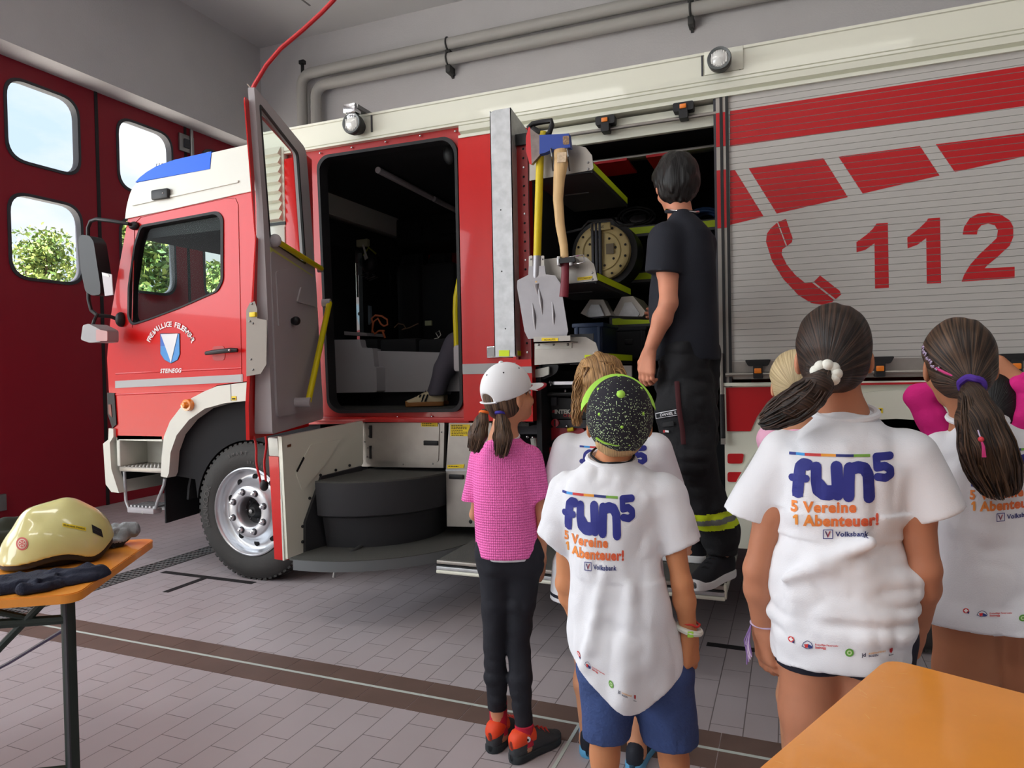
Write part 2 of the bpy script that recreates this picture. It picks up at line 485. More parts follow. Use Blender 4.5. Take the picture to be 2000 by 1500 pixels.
# ---- floor drain, tape marks -------------------------------------------------------
M_grate = mat('grate_zinc', (158, 160, 160), 0.4, 0.6); M_pit = mat('grate_pit', (14, 14, 15), 0.9)
gx0, gx1 = -4.50, -4.31
gr = thing('floor_drain', (gx1, 3.3, 0), 'long zinc grating drain in the floor beside the front wheel', 'drain')
part('channel', lambda b: b.box((gx0, 0.0, 0.0003), (gx1, 7.6, 0.002), M_pit), gr)
def grid(b):
    for x in (gx0, gx1 - 0.012):
        b.box((x, 0.0, 0.001), (x + 0.012, 7.6, 0.006), M_grate)
    y = 0.02
    while y < 7.6:
        b.box((gx0, y, 0.002), (gx1, y + 0.012, 0.0055), M_grate); y += 0.042
    for k in range(1, 5):
        x = gx0 + (gx1 - gx0) * k / 5
        b.box((x - 0.004, 0.0, 0.002), (x + 0.004, 7.6, 0.005), M_grate)
part('grating', grid, gr)
M_tape = mat('tape_black', (40, 38, 40), 0.7)
def tape(label, pts, w=0.05):
    b = MB(); a, c = Vector(pts[0]), Vector(pts[1]); n = Vector((-(c - a).y, (c - a).x)).normalized() * w / 2
    b.flat([tuple(a + n), tuple(a - n), tuple(c - n), tuple(c + n)], 0.0005, 0.0022, M_tape)
    tag(b.build('floor_tape', loc=(a.x, a.y, 0)), label, 'tape mark')
tape('long black tape line on the tiles running under the front wheel', [(-4.24, 3.757), (-3.4, 3.745)])
tape('short black tape line meeting the long one in front of the front wheel', [(-3.823, 3.40), (-3.821, 3.725)])
tape('black tape line on the dark tiles beside the person with the white scrunchie', [(-0.41, 3.635), (0.2, 3.62)])

# ---- outside: yard, shrubs and trees ---------------------------------------------------
M_yard = mat('yard', (192, 186, 176), 0.9, var=0.2, vscale=0.6)
b = MB(); b.box((-120, -80, -0.35), (WX - 0.45, 80, -0.05), M_yard); struct(b.build('ground'))
M_leaf = [mat('leaf_green', (84, 108, 48), 0.6), mat('leaf_olive', (116, 128, 58), 0.6), mat('leaf_dark', (62, 90, 40), 0.6)]
M_bark = mat('bark', (92, 76, 60), 0.9, bump=0.5, bscale=20)
def tree(name, label, x, y, h, spread, n, size, base=0.2, seed=1, leafmix=(0, 1, 2)):
    rng = np.random.default_rng(seed)
    t = thing(name, (x, y, -0.05), label, 'tree' if name == 'tree' else 'shrub', 'trees outside the bay door')
    blobs = []
    nb = 26
    for k in range(nb):
        z = base + (1 - base) * rng.random() ** 0.8
        rad = spread * math.sin(math.pi * min(0.97, (z - base) / (1 - base) * 0.8 + 0.2)) * rng.random() ** 0.5
        a = rng.random() * 6.283
        blobs.append((rad * math.cos(a), rad * math.sin(a), z * h, spread * (0.20 + 0.2 * rng.random())))
    bl = np.array(blobs); idx = rng.integers(0, nb, n)
    d = rng.normal(size=(n, 3)); d /= np.linalg.norm(d, axis=1)[:, None]
    c = bl[idx, :3] + d * (bl[idx, 3:4] * rng.random((n, 1)) ** 0.45) * np.array([1, 1, 0.9])
    c[:, 2] = np.clip(c[:, 2], 0.05, None)
    u = rng.normal(size=(n, 3)); u /= np.linalg.norm(u, axis=1)[:, None]
    w = np.cross(u, rng.normal(size=(n, 3))); w /= np.linalg.norm(w, axis=1)[:, None]
    s = size * (0.6 + 0.8 * rng.random((n, 1)))
    V = np.stack([c - u * s, c + w * s * 0.5, c + u * s, c - w * s * 0.5], 1).reshape(-1, 3) + np.array([x, y, -0.05])
    me = bpy.data.meshes.new('foliage'); me.from_pydata(V.tolist(), [], [(4 * i, 4 * i + 1, 4 * i + 2, 4 * i + 3) for i in range(n)])
    for k in leafmix:
        me.materials.append(M_leaf[k])
    me.polygons.foreach_set('material_index', rng.integers(0, len(leafmix), n).astype(np.int32))
    o = bpy.data.objects.new('foliage', me); COL.objects.link(o); put(o, t)
    def tr(b):
        b.tube([(x, y, -0.06), (x + 0.05, y, h * 0.35), (x, y + 0.05, h * 0.7)], [h * 0.03, h * 0.022, h * 0.008], M_bark, 8)
        for k in range(0, nb, 2):
            q = blobs[k]
            b.tube([(x, y, h * 0.25), (x + q[0] * 0.5, y + q[1] * 0.5, 0.15 * h + q[2] * 0.6), (x + q[0], y + q[1], q[2])], [h * 0.012, h * 0.008, h * 0.003], M_bark, 6)
    part('trunk', tr, t)
q = PX(95, 560, -15.0)
tree('shrub', 'light green bushy shrub seen through the lower left door window', -15.0, q.y, 4.45, 1.6, 9000, 0.055, 0.1, 3, (0, 1))
q = PX(300, 520, -17.0)
tree('tree', 'green tree outside seen through the front half of the cab window', -17.0, q.y - 0.6, 5.6, 2.2, 9000, 0.095, 0.12, 5)
q = PX(415, 520, -17.5)
tree('tree', 'green tree outside seen through the rear half of the cab window', -17.5, q.y + 0.6, 5.2, 1.9, 8000, 0.09, 0.12, 9, (0, 1))
# ================================================================== the fire engine
YS = 3.75
M_red = mat('truck_red', (200, 15, 13), 0.3, coat=0.32, spec=0.28)
M_redin = mat('truck_red_frame', (176, 22, 20), 0.4, coat=0.3)
M_white = mat('truck_white', (206, 206, 196), 0.35, coat=0.2, spec=0.35)
M_cream = mat('truck_cream', (222, 222, 206), 0.35, coat=0.4)
M_black = mat('plastic_black', (24, 24, 26), 0.5)
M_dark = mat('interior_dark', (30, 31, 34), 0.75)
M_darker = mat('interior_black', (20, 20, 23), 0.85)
M_greyp = mat('plastic_grey', (178, 173, 176), 0.55, bump=0.05, bscale=200)
M_alu = mat('aluminium_sheet', (166, 161, 154), 0.38, 0.75, var=0.10, vscale=9)
M_galv = mat('galvanised', (186, 188, 190), 0.45, 0.5, var=0.16, vscale=22)
M_silver = mat('wheel_silver', (200, 202, 206), 0.3, 0.75)
M_chrome = mat('chrome', (215, 215, 218), 0.15, 1.0)
M_tyre = mat('tyre_rubber', (58, 57, 55), 0.75, bump=0.1, bscale=80)
M_tyreletter = mat('tyre_letter', (78, 76, 74), 0.7)
M_yel = mat('handrail_yellow', (222, 204, 20), 0.35)
M_lime = mat('lime_reflective', (206, 228, 20), 0.5)
M_label = mat('label_yellow', (236, 206, 30), 0.5)
M_ink = mat('ink_black', (40, 36, 26), 0.6)
M_orange = mat('button_orange', (238, 128, 24), 0.35, coat=0.5)
M_amber = mat('amber_lens', (236, 140, 20), 0.12, coat=1.0, spec=0.8)
M_blue = mat('blue_lens', (6, 92, 226), 0.25, spec=0.2)
M_grey_tape = mat('reflective_grey', (170, 170, 170), 0.45)
M_lens = mat('lamp_lens', (214, 214, 210), 0.12, 0.0, coat=1.0)
M_refl = mat('lamp_reflector', (225, 225, 225), 0.15, 1.0)
M_cabglass = glass_mat('cab_glass', (230, 238, 236), 0.004, 0.2)
M_grip = mat('grip_grey', (78, 78, 74), 0.8, bump=0.5, bscale=260)
M_stair = mat('stair_plastic', (50, 51, 54), 0.5, bump=0.12, bscale=160)
M_gfx = mat('graphic_red', (186, 18, 26), 0.45)

TRUCK = thing('fire_truck', (-1.0, 5.0, 0), 'red and white fire engine parked along the hall with its side doors open', 'fire engine')
def px_poly(pts, y):
    return [(q.x, q.z) for q in (P(a, c, y) for a, c in pts)]
def wx(px, py=470, y=YS):
    return P(px, py, y).x
def wz(px, py, y=YS):
    return P(px, py, y).z

XF = wx(505)                      # front end of the tall body
XBAY0, XBAY1 = -1.364, -0.352
XEND = 2.55
# ---- roof rail and roof -------------------------------------------------------------
zt, z1, z2, z3, z4, z5, z6 = 3.018, 2.896, 2.867, 2.848, 2.813, 2.789, 2.774
def prof(full):
    p = [(YS + 0.10, zt), (YS, zt), (YS, zt - 0.013), (YS + 0.007, zt - 0.016), (YS + 0.007, z1 + 0.002), (YS - 0.006, z1), (YS - 0.006, z2 + 0.003), (YS + 0.001, z2), (YS - 0.006, z2 - 0.003)]
    if full:
        p += [(YS - 0.006, z3 + 0.003), (YS + 0.001, z3), (YS - 0.006, z3 - 0.003), (YS - 0.004, z4 + 0.002), (YS + 0.022, z4 - 0.008), (YS + 0.022, z5 + 0.002), (YS - 0.012, z5), (YS - 0.012, z6), (YS + 0.10, z6)]
    else:
        p += [(YS - 0.006, z3 + 0.004), (YS + 0.10, z3 + 0.004)]
    return p
xdoorR = wx(901)
part('roof_rail', lambda b: (b.along_x(prof(True), xdoorR, XEND, M_cream), b.along_x(prof(False), XF, xdoorR, M_cream)), TRUCK, 20)
def roof(b):
    b.box((XF, YS + 0.1, 2.90), (XEND, 6.15, 2.985), M_white, 0.02)
    b.box((XF, 6.15, 0.95), (XEND, 6.22, 3.0), M_red, 0.01)
    b.box((XEND - 0.06, YS + 0.02, 0.6), (XEND, 6.2, 3.0), M_red, 0.01)
part('body_shell', roof, TRUCK)
def panels(b):                         # vertical joints of the rail
    for px in (724, 1372, 1446):
        x = wx(px, 180); b.box((x - 0.004, YS - 0.002, z1 + 0.004), (x + 0.004, YS + 0.012, zt - 0.014), M_gasket)
part('rail_joint', panels, TRUCK)

# ---- crew section side ------------------------------------------------------------------
OPEN = [(623, 322), (636, 305), (879, 268), (896, 288), (907, 790), (896, 804), (661, 807), (643, 792)]
openp = fillet(px_poly(OPEN, YS + 0.03), 0.05, 4)
def crewside(b):
    o = px_poly([(563, 298), (899, 241), (910, 822), (563, 830)], YS + 0.03)
    b.side(o, YS + 0.03, YS + 0.07, M_redin, [openp])
    b.box((XF, YS + 0.03, 1.1), (wx(563, 560) - 0.002, YS + 0.07, z3), M_white)      # rear of the cab beside the grille
    z = wz(750, 821); b.box((wx(600), YS + 0.0, z - 0.012), (wx(908), YS + 0.06, z + 0.02), M_redin, 0.004)
cs = part('crew_side_frame', crewside, TRUCK)
def gask(b):
    cx = sum(p[0] for p in openp) / len(openp); cz = sum(p[1] for p in openp) / len(openp)
    inn = [(cx + (p[0] - cx) * 0.962, cz + (p[1] - cz) * 0.977) for p in openp]
    b.side(openp, YS + 0.005, YS + 0.09, M_rubber, [inn])
part('door_seal', gask, cs)
for px, py in ((625, 299), (687, 288), (753, 277), (821, 265), (889, 256), (650, 816), (711, 815), (776, 815), (843, 814)):
    part('screw', lambda b: b.ball(P(px, py, YS + 0.02), (0.007, 0.006, 0.007), M_chrome, 8, 6), cs)
def louv(b):
    q0, q1 = P(508, 295, YS), P(559, 432, YS)
    z = q0.z
    b.box((q0.x, YS - 0.01, q1.z - 0.04), (q1.x, YS + 0.03, q0.z), M_cream, 0.006)
    for k in range(8):
        zz = q1.z + (q0.z - q1.z) * (k + 0.5) / 8
        b.prism([(YS - 0.01, zz + 0.035), (YS - 0.045, zz - 0.02), (YS - 0.01, zz - 0.03)], lambda u, v, w: Vector((w, u, v)), q0.x + 0.02, q1.x - 0.02, M_cream)
    q2, q3 = P(526, 443, YS), P(560, 523, YS)
    b.box((q2.x, YS - 0.012, q3.z), (q3.x, YS + 0.02, q2.z), M_white, 0.006); b.box((q2.x - 0.01, YS - 0.016, q2.z), (q3.x + 0.01, YS + 0.02, q2.z + 0.02), M_black)
    b.box((q1.x, YS - 0.012, 1.2), (q1.x + 0.13, YS + 0.02, 2.82), M_red, 0.01)
part('air_grille', louv, TRUCK)
def redpanel(b):
    b.side([(wx(899), wz(905, 822)), (XBAY0 + 0.0, wz(905, 822)), (XBAY0, z6), (wx(899), z6)], YS - 0.004, YS + 0.06, M_red)
rp = part('red_side_panel', redpanel, TRUCK)
part('reflective_stripe', lambda b: b.side([(wx(904, 700), wz(905, 731)), (XBAY0, wz(905, 731)), (XBAY0, wz(905, 711)), (wx(904, 700), wz(905, 711))], YS - 0.008, YS - 0.003, M_grey_tape), rp)
def rfl(b):
    q0, q1 = P(951, 676, YS - 0.02), P(975, 699, YS - 0.02); b.box((q0.x, YS - 0.03, q1.z), (q1.x, YS - 0.004, q0.z), M_chrome, 0.006)
    b.box((q0.x + 0.008, YS - 0.034, q1.z + 0.008), (q1.x, YS - 0.029, q0.z - 0.008), M_grey_tape)
part('side_reflector', rfl, rp)

# ---- crew compartment inside --------------------------------------------------------------
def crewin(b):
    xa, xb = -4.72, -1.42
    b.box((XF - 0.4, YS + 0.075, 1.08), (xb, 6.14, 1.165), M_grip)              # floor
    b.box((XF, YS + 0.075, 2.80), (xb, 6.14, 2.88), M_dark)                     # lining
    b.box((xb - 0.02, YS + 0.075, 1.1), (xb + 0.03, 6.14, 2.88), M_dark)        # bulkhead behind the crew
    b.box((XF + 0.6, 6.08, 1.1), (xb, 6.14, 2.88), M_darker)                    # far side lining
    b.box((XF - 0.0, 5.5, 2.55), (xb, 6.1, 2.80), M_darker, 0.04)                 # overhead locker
    for q0, q1 in ((4.35, 4.93), (5.03, 6.1)):  # dark partition added to block the bright view through the far window
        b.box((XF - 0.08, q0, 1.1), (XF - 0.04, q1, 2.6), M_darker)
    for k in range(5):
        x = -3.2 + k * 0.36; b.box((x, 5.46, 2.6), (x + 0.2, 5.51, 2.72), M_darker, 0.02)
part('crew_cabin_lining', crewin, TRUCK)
def clight(b):
    a, c = PZ(738, 332, 2.77), PZ(893, 412, 2.77)
    b.tube([a, a.lerp(c, 0.62)], 0.022, M_greyp, 10); b.tube([a.lerp(c, 0.65), c], 0.022, M_greyp, 10)
part('cabin_lamp', clight, TRUCK)
def speaker(b):
    c = P(880, 300, 3.95); b.ball(c, (0.05, 0.04, 0.07), M_black)
part('loudspeaker', speaker, TRUCK)
M_console = mat('console_grey', (176, 173, 176), 0.6)
def console(b):
    y = 4.45
    b.side(fillet(px_poly([(630, 664), (703, 663), (706, 679), (728, 680), (732, 720), (632, 722)], y), 0.015, 3), y, y + 0.7, M_console)
    b.side(fillet(px_poly([(630, 716), (735, 716), (736, 766), (632, 768)], y - 0.06), 0.02, 3), y - 0.06, y + 0.7, M_console)
    b.side(px_poly([(730, 685), (925, 690), (925, 764), (730, 766)], y + 0.06), y + 0.06, y + 0.7, M_console)
    b.side(px_poly([(632, 766), (925, 764), (925, 800), (632, 803)], y + 0.1), y + 0.1, y + 0.7, M_darker)
part('crew_console', console, TRUCK, 30)
for a, c in ((704, 752), (755, 826), (829, 905)):
    def seats(b):
        y = 4.62
        q0, q1 = P(a, 664, y), P(c, 690, y)
        b.box((q0.x, y - 0.1, q1.z), (q1.x, y + 0.5, q0.z), M_darker, 0.02)
        b.box((q0.x, y + 0.55, q1.z), (q1.x, y + 0.68, q0.z + 0.65), M_darker, 0.03)
    part('crew_seat', seats, TRUCK)
def grab(b):
    y = 3.98
    pts = [P(899, 540, y), P(895, 560, y), P(891, 580, y), P(890, 610, y), P(893, 700, y)]
    b.tube(pts, 0.019, M_yel, 10)
gh = part('grab_rail', grab, TRUCK)
def grabbox(b):
    q0, q1 = P(890, 668, 3.95), P(915, 707, 3.95); b.box((q0.x, 3.9, q1.z - 0.06), (q1.x + 0.1, 4.0, q0.z - 0.02), M_greyp, 0.02)
part('rail_socket', grabbox, gh)
def bracketry(b):
    y = 5.1                                            # light metal holder behind the front seats
    b.side(px_poly([(694, 594), (722, 597), (724, 625), (712, 648), (704, 640), (696, 618)], y), y, y + 0.03, mat('holder_blue', (168, 190, 204), 0.4, 0.3))
    c = P(703, 613, y); b.tube([c + Vector((0, -0.01, 0)), c + Vector((0, 0.005, 0))], 0.016, M_black, 12)
part('metal_holder', bracketry, TRUCK)
for px0, px1, py0, py1 in ((679, 686, 470, 575), (670, 676, 490, 530), (686, 694, 470, 580)):  # white strips painting in the bright windows beyond the front seats
    part('window_light_strip', lambda b: b.side(px_poly([(px0, py0), (px1, py0), (px1 + 3, py1), (px0 + 3, py1)], 5.45), 5.45, 5.48, M_white), TRUCK)
part('switch_plate', lambda b: b.side(px_poly([(640, 612), (657, 612), (658, 628), (655, 632), (640, 632)], 4.8), 4.8, 4.84, M_alu), TRUCK)
part('console_shelf', lambda b: b.side(px_poly([(640, 645), (715, 650), (718, 656), (640, 653)], 4.75), 4.75, 5.0, M_greyp), TRUCK)


# ---- cab -----------------------------------------------------------------------------------
CABW = [(275, 440), (426, 412), (437, 424), (437, 549), (426, 570), (351, 603), (290, 626), (258, 636), (250, 622), (251, 560), (263, 477)]
winp = fillet(px_poly(CABW, YS), 0.03, 3)
def cabside(y0, y1):
    def f(b):
        o = px_poly([(250, 427), (330, 410), (466, 380), (505, 372), (505, 742), (480, 745), (425, 752), (376, 778), (335, 826), (322, 858), (232, 858), (222, 848), (213, 770), (209, 700), (216, 620), (233, 520)], YS)
        b.side(o, y0, y1, M_red, [winp])
    return f
cd = part('cab_door', cabside(YS, YS + 0.06), TRUCK)
part('cab_far_side', cabside(6.16, 6.22), TRUCK)
def wframe(b):
    cx = sum(p[0] for p in winp) / len(winp); cz = sum(p[1] for p in winp) / len(winp)
    inn = [(cx + (p[0] - cx) * 0.955, cz + (p[1] - cz) * 0.955) for p in winp]
    b.side(winp, YS - 0.008, YS + 0.07, M_rubber, [inn])
part('window_rubber', wframe, cd)
part('window_pane', lambda b: b.side(winp, YS + 0.03, YS + 0.03, M_cabglass), cd)
def seam(b):
    pts = [(258, 640), (262, 470), (263, 436), (275, 424), (330, 411), (440, 387), (460, 388), (465, 400), (472, 745)]
    b.tube([P(a, c, YS - 0.001) for a, c in pts], 0.0035, M_redin, 6)
    for py in (722, 763):
        b.tube([P(226, py + 8, YS), P(472, py - 3, YS)], 0.006, M_red, 8)
part('door_seam', seam, cd)
part('reflective_stripe', lambda b: b.side(px_poly([(225, 744), (474, 731), (474, 746), (225, 758)], YS - 0.003), YS - 0.004, YS + 0.002, M_grey_tape), cd)
def handle(b):
    b.tube([P(403, 690, YS - 0.03), P(415, 688, YS - 0.045), P(450, 684, YS - 0.045), P(464, 684, YS - 0.03)], [0.014, 0.016, 0.017, 0.014], M_black, 10)
    b.ball(P(448, 684, YS - 0.062), 0.008, M_chrome, 10, 8)
    c = P(427, 690, YS - 0.003)
    b.side(fillet([(c.x - 0.055, c.z - 0.05), (c.x + 0.055, c.z - 0.05), (c.x + 0.055, c.z + 0.05), (c.x - 0.055, c.z + 0.05)], 0.03), YS - 0.004, YS + 0.002, M_redin)
part('door_handle', handle, cd)
M_coat_b = mat('crest_blue', (40, 132, 206), 0.4, coat=0.6); M_coat_d = mat('crest_deep_blue', (30, 96, 190), 0.4, coat=0.6); M_coat_w = mat('crest_silver', (214, 214, 216), 0.4, coat=0.6)
def crest(b):
    y = YS - 0.004
    o = px_poly([(312.7, 651), (351, 651), (351.5, 692), (347, 703), (334, 710), (321, 703), (313, 691)], y)
    b.side(o, y, y + 0.003, M_ink)
    cx = sum(p[0] for p in o) / len(o); cz = sum(p[1] for p in o) / len(o)
    b.side([(cx + (p[0] - cx) * 0.96, cz + (p[1] - cz) * 0.97) for p in o], y - 0.0015, y, M_coat_b)
    b.side(px_poly([(314, 653), (318, 653), (322, 676), (314, 676)], y), y - 0.003, y - 0.0014, M_coat_d)
    b.side(px_poly([(315, 653), (348, 651.5), (334.8, 708)], y), y - 0.0045, y - 0.0029, M_coat_w)
part('town_crest', crest, cd)
M_letter = mat('letter_white', (228, 222, 222), 0.45)
def letters(b):
    y = YS - 0.0065; s = 'FREIWILLIGE FEUERWEHR'; cx, cy, r = 333.0, 690.0, 48.0
    n = len(s)
    for i, ch in enumerate(s):
        if ch == ' ': continue
        a = math.radians(-63 + 126 * i / (n - 1))
        px, py = cx + r * math.sin(a) * 0.92, cy - r * math.cos(a) * 1.08
        c = P(px, py, y)
        ca, sa = math.cos(a), math.sin(a)
        add_text(b, ch, lambda u, v: Vector((c.x + (u * ca + v * sa) , y, c.z + (-u * sa + v * ca))), 0.052, M_letter, 0.0012)
part('arched_lettering', letters, cd)
_c = P(333, 728, YS - 0.0065)
part('town_name', lambda b: add_text(b, 'STEINEGG', lambda u, v: Vector((_c.x + u, _c.y, _c.z + v)), 0.042, M_letter, 0.0012, shear=0.25, space=1.05), cd)

def cabroof(b):
    o = px_poly([(247, 428), (250, 402), (258, 374), (268, 358), (413, 331), (413, 300), (505, 279), (505, 372), (466, 380), (330, 411)], YS)
    b.side(fillet(o, [0.0, 0.05, 0.08, 0.05, 0, 0, 0, 0, 0, 0], 4), YS - 0.012, 6.23, M_white)
    o2 = px_poly([(258, 398), (465, 352), (465, 356), (258, 402)], YS - 0.02); b.side(o2, YS - 0.022, YS - 0.01, M_white)
cr = part('cab_roof', cabroof, TRUCK, 30)
def bluebar(b):
    o = px_poly([(268, 357), (276, 348), (290, 337), (310, 325), (345, 313), (416, 297), (413, 331)], YS)
    b.side(o, YS - 0.016, 6.2, M_blue)
part('blue_light_bar', bluebar, cr, 30)
def inner(b):
    for px in (318, 370):
        c = P(px, 330, YS + 0.2); b.lathe([(0.001, 0.05), (0.045, 0.05), (0.05, -0.07)], (c.x, c.y, c.z - 0.02), 'z', M_refl, 14)
part('light_reflector', inner, cr)
def marker(b):
    q0, q1 = P(297, 372, YS - 0.03), P(330, 387, YS - 0.03); b.box((q0.x, YS - 0.045, q1.z), (q1.x, YS - 0.01, q0.z), M_black, 0.012)
    b.ball(P(318, 377, YS - 0.045), 0.006, M_chrome, 8, 6)
part('marker_lamp', marker, cr)
XC0 = wx(216, 640)                                     # nose of the cab
def front(b):
    zb, zw, zt2 = 0.98, wz(214, 655), wz(252, 425)
    xw = wx(252, 425)
    b.prism([(XC0 + 0.005, zb), (XC0 + 0.09, zb), (XC0 + 0.09, zw), (XC0 + 0.005, zw)], lambda u, v, w: Vector((u, w, v)), YS + 0.01, 6.2, M_red)
    for y in (YS + 0.005, 6.12):                       # windscreen posts
        b.prism([(XC0, zw), (XC0 + 0.1, zw), (xw + 0.1, zt2), (xw, zt2)], lambda u, v, w: Vector((u, w, v)), y, y + 0.07, M_red)
    b.box((xw, YS + 0.02, zt2 - 0.06), (xw + 0.15, 6.2, zt2 + 0.02), M_red)
cf = part('cab_front', front, TRUCK)
def screen(b):
    zw, zt2, xw = wz(214, 655), wz(252, 425), wx(252, 425)
    b.face([b.bm.verts.new(q) for q in ((XC0 + 0.04, YS + 0.07, zw), (XC0 + 0.04, 6.12, zw), (xw + 0.04, 6.12, zt2), (xw + 0.04, YS + 0.07, zt2))], M_cabglass)
part('windscreen', screen, cf)
def cabin(b):
    b.box((XC0 + 0.1, YS + 0.08, 1.0), (XC0 + 0.45, 6.1, 1.72), M_darker, 0.05)     # dashboard
    b.box((wx(262), YS + 0.065, 2.42), (XF, 6.15, 2.62), M_dark, 0.03)
    b.box((-4.55, YS + 0.1, 1.0), (XF, 6.1, 1.1), M_darker)
part('cab_lining', cabin, TRUCK)
def wheelring(b):
    c = Vector((-4.33, 4.25, 1.72)); n = Vector((0.75, 0, 0.66)).normalized(); u = Vector((0, 1, 0)); v = n.cross(u)
    b.tube([c + (u * math.cos(t) + v * math.sin(t)) * 0.21 for t in [2 * math.pi * k / 28 for k in range(28)]], 0.015, M_black, 8, closed=True)
    b.tube([c - n * 0.3, c], 0.03, M_black, 8); b.tube([c - u * 0.2, c + u * 0.2], 0.016, M_black, 6); b.ball(c, (0.05, 0.05, 0.04), M_black)
part('steering_wheel', wheelring, TRUCK)
for y in (4.05, 5.35):
    def cseat(b):
        b.box((-4.05, y, 1.1), (-3.55, y + 0.5, 1.5), M_darker, 0.06); b.box((-3.62, y + 0.02, 1.45), (-3.48, y + 0.48, 2.1), M_darker, 0.06)
        b.box((-3.63, y + 0.13, 2.1), (-3.53, y + 0.37, 2.3), M_darker, 0.05)
    part('front_seat', cseat, TRUCK)
# mirrors
def marm(b):
    y = YS - 0.12
    pts = [P(265, 441, YS), P(250, 437, YS - 0.06), P(215, 431, y), P(188, 428, y), P(177, 432, y), P(172, 445, y), P(172, 520, y), P(173, 585, y), P(178, 606, y), P(190, 616, y), P(215, 618, YS - 0.06), P(236, 626, YS)]
    b.tube(pts, 0.0135, M_black, 10)
    b.ball(P(262, 441, YS - 0.01), (0.045, 0.03, 0.03), M_black); b.ball(P(236, 624, YS - 0.01), (0.035, 0.04, 0.055), M_black)
    q = P(170, 525, y); b.box((q.x - 0.02, y - 0.03, q.z - 0.05), (q.x + 0.05, y + 0.03, q.z + 0.03), M_black, 0.01)
ma = part('mirror_arm', marm, TRUCK)
def mhead(b):
    y = YS - 0.16
    o = px_poly([(178, 470), (184, 463), (200, 465), (208, 476), (221, 560), (221, 578), (205, 580), (192, 572), (183, 530)], y)
    b.side(fillet(o, 0.02, 3), y - 0.1, y + 0.0, M_black)
    b.side(px_poly([(200, 532), (219, 536), (222, 576), (206, 578)], y - 0.1), y - 0.105, y - 0.099, M_greyp)
    b.side(px_poly([(200, 533), (213, 536), (214, 541), (201, 538)], y - 0.104), y - 0.108, y - 0.103, M_white)
part('mirror_housing', mhead, ma)
def mlow(b):
    y = YS - 0.18
    b.side(fillet(px_poly([(177, 636), (188, 633), (212, 645), (212, 668), (190, 670), (173, 664)], y), 0.015, 3), y - 0.06, y + 0.08, mat('mirror_back', (146, 144, 146), 0.45))
    b.side(fillet(px_poly([(189, 643), (211, 647), (211, 666), (189, 666)], y - 0.06), 0.01, 3), y - 0.066, y - 0.059, mat('mirror_pink', (178, 134, 132), 0.3))
    b.tube([P(190, 614, YS - 0.12), P(184, 626, y), P(180, 640, y)], 0.012, M_black, 8)
part('kerb_mirror', mlow, ma)
# fender, lamp, steps, bumper, flap
FEN = [(505, 744), (479, 747), (425, 754), (401, 764), (376, 777), (352, 798), (333, 823), (321, 853), (317, 890), (315, 930), (327, 933), (331, 924), (334, 884), (346, 850), (370, 820), (401, 798), (441, 787), (480, 783), (505, 783)]
def fend(b):
    b.side(px_poly(FEN, YS - 0.03), YS - 0.035, YS + 0.045, M_white)
    b.box((wx(450), YS - 0.036, wz(450, 783)), (wx(450) + 0.004, YS - 0.03, wz(450, 750)), M_gasket)
fd = part('front_fender', fend, TRUCK, 40)
def warn(b):
    q0, q1 = P(452, 774, YS - 0.04), P(461, 782, YS - 0.04); b.box((q0.x, YS - 0.04, q1.z), (q1.x, YS - 0.034, q0.z), M_label)
    b.box((q0.x + 0.006, YS - 0.042, q1.z + 0.006), (q1.x - 0.006, YS - 0.039, q0.z - 0.012), M_ink)
part('warning_label', warn, fd)
def turn(b):
    c = P(367, 791, YS - 0.05); b.lathe([(0.001, -0.05), (0.018, -0.047), (0.024, -0.03), (0.026, -0.02), (0.04, -0.018), (0.043, 0.0), (0.043, 0.03)], c, 'y', M_amber, 24)
part('turn_signal', turn, fd)
def arch(b):
    c = P(487, 1003, YS + 0.02); cc = Vector((c.x, 0, 0.4765))
    prev = None
    N = 20; r = 0.63
    prof2 = [(cc.x + r * math.cos(t), cc.z + r * math.sin(t)) for t in [math.pi * (0.02 + 0.96 * k / N) for k in range(N + 1)]]
    outer = [(x + (x - cc.x) * 0.03, z + (z - cc.z) * 0.03) for x, z in prof2]
    b.side(prof2 + outer[::-1], YS + 0.1, 4.9, M_darker)
    b.box((cc.x - 0.72, 4.09, 0.42), (cc.x + 0.75, 4.12, 1.13), M_darker)  # dark plate added behind the wheel so the arch stays black
part('wheel_arch', arch, TRUCK)
def arch_shade(b):  # dark plate added as the shade between fender and tyre
    y = YS + 0.02; o = px_poly([(332, 930), (334, 884), (346, 850), (370, 820), (401, 798), (441, 787), (505, 783)], y); z = o[-1][1]
    o += [(-2.87, z), (-2.87, 0.5)] + [(-3.456 + 0.49 * math.cos(math.pi * k / 24), 0.4765 + 0.49 * math.sin(math.pi * k / 24)) for k in range(1, 24)] + [(-3.96, o[0][1] - 0.02)]
    b.side(o, YS + 0.055, YS + 0.065, M_darker)
part('arch_shade_plate', arch_shade, TRUCK)
def entry(b):
    q = P(234, 911, YS); q2 = P(318, 911, YS); zt_ = wz(280, 857)
    b.box((q.x, YS + 0.24, q.z), (q2.x, YS + 0.27, zt_), M_white)
    b.box((q.x - 0.03, YS + 0.0, q.z), (q.x + 0.005, YS + 0.27, zt_ + 0.01), M_white, 0.008)
    b.box((q.x - 0.02, YS + 0.0, zt_ - 0.015), (q2.x, YS + 0.26, zt_ + 0.02), M_white)
    for px, py in ((273, 872), (274, 894)):
        c = P(px, py, YS + 0.23); b.ball((c.x, YS + 0.238, c.z), (0.008, 0.006, 0.008), M_steel, 8, 6)
en = part('entry_step', entry, TRUCK)
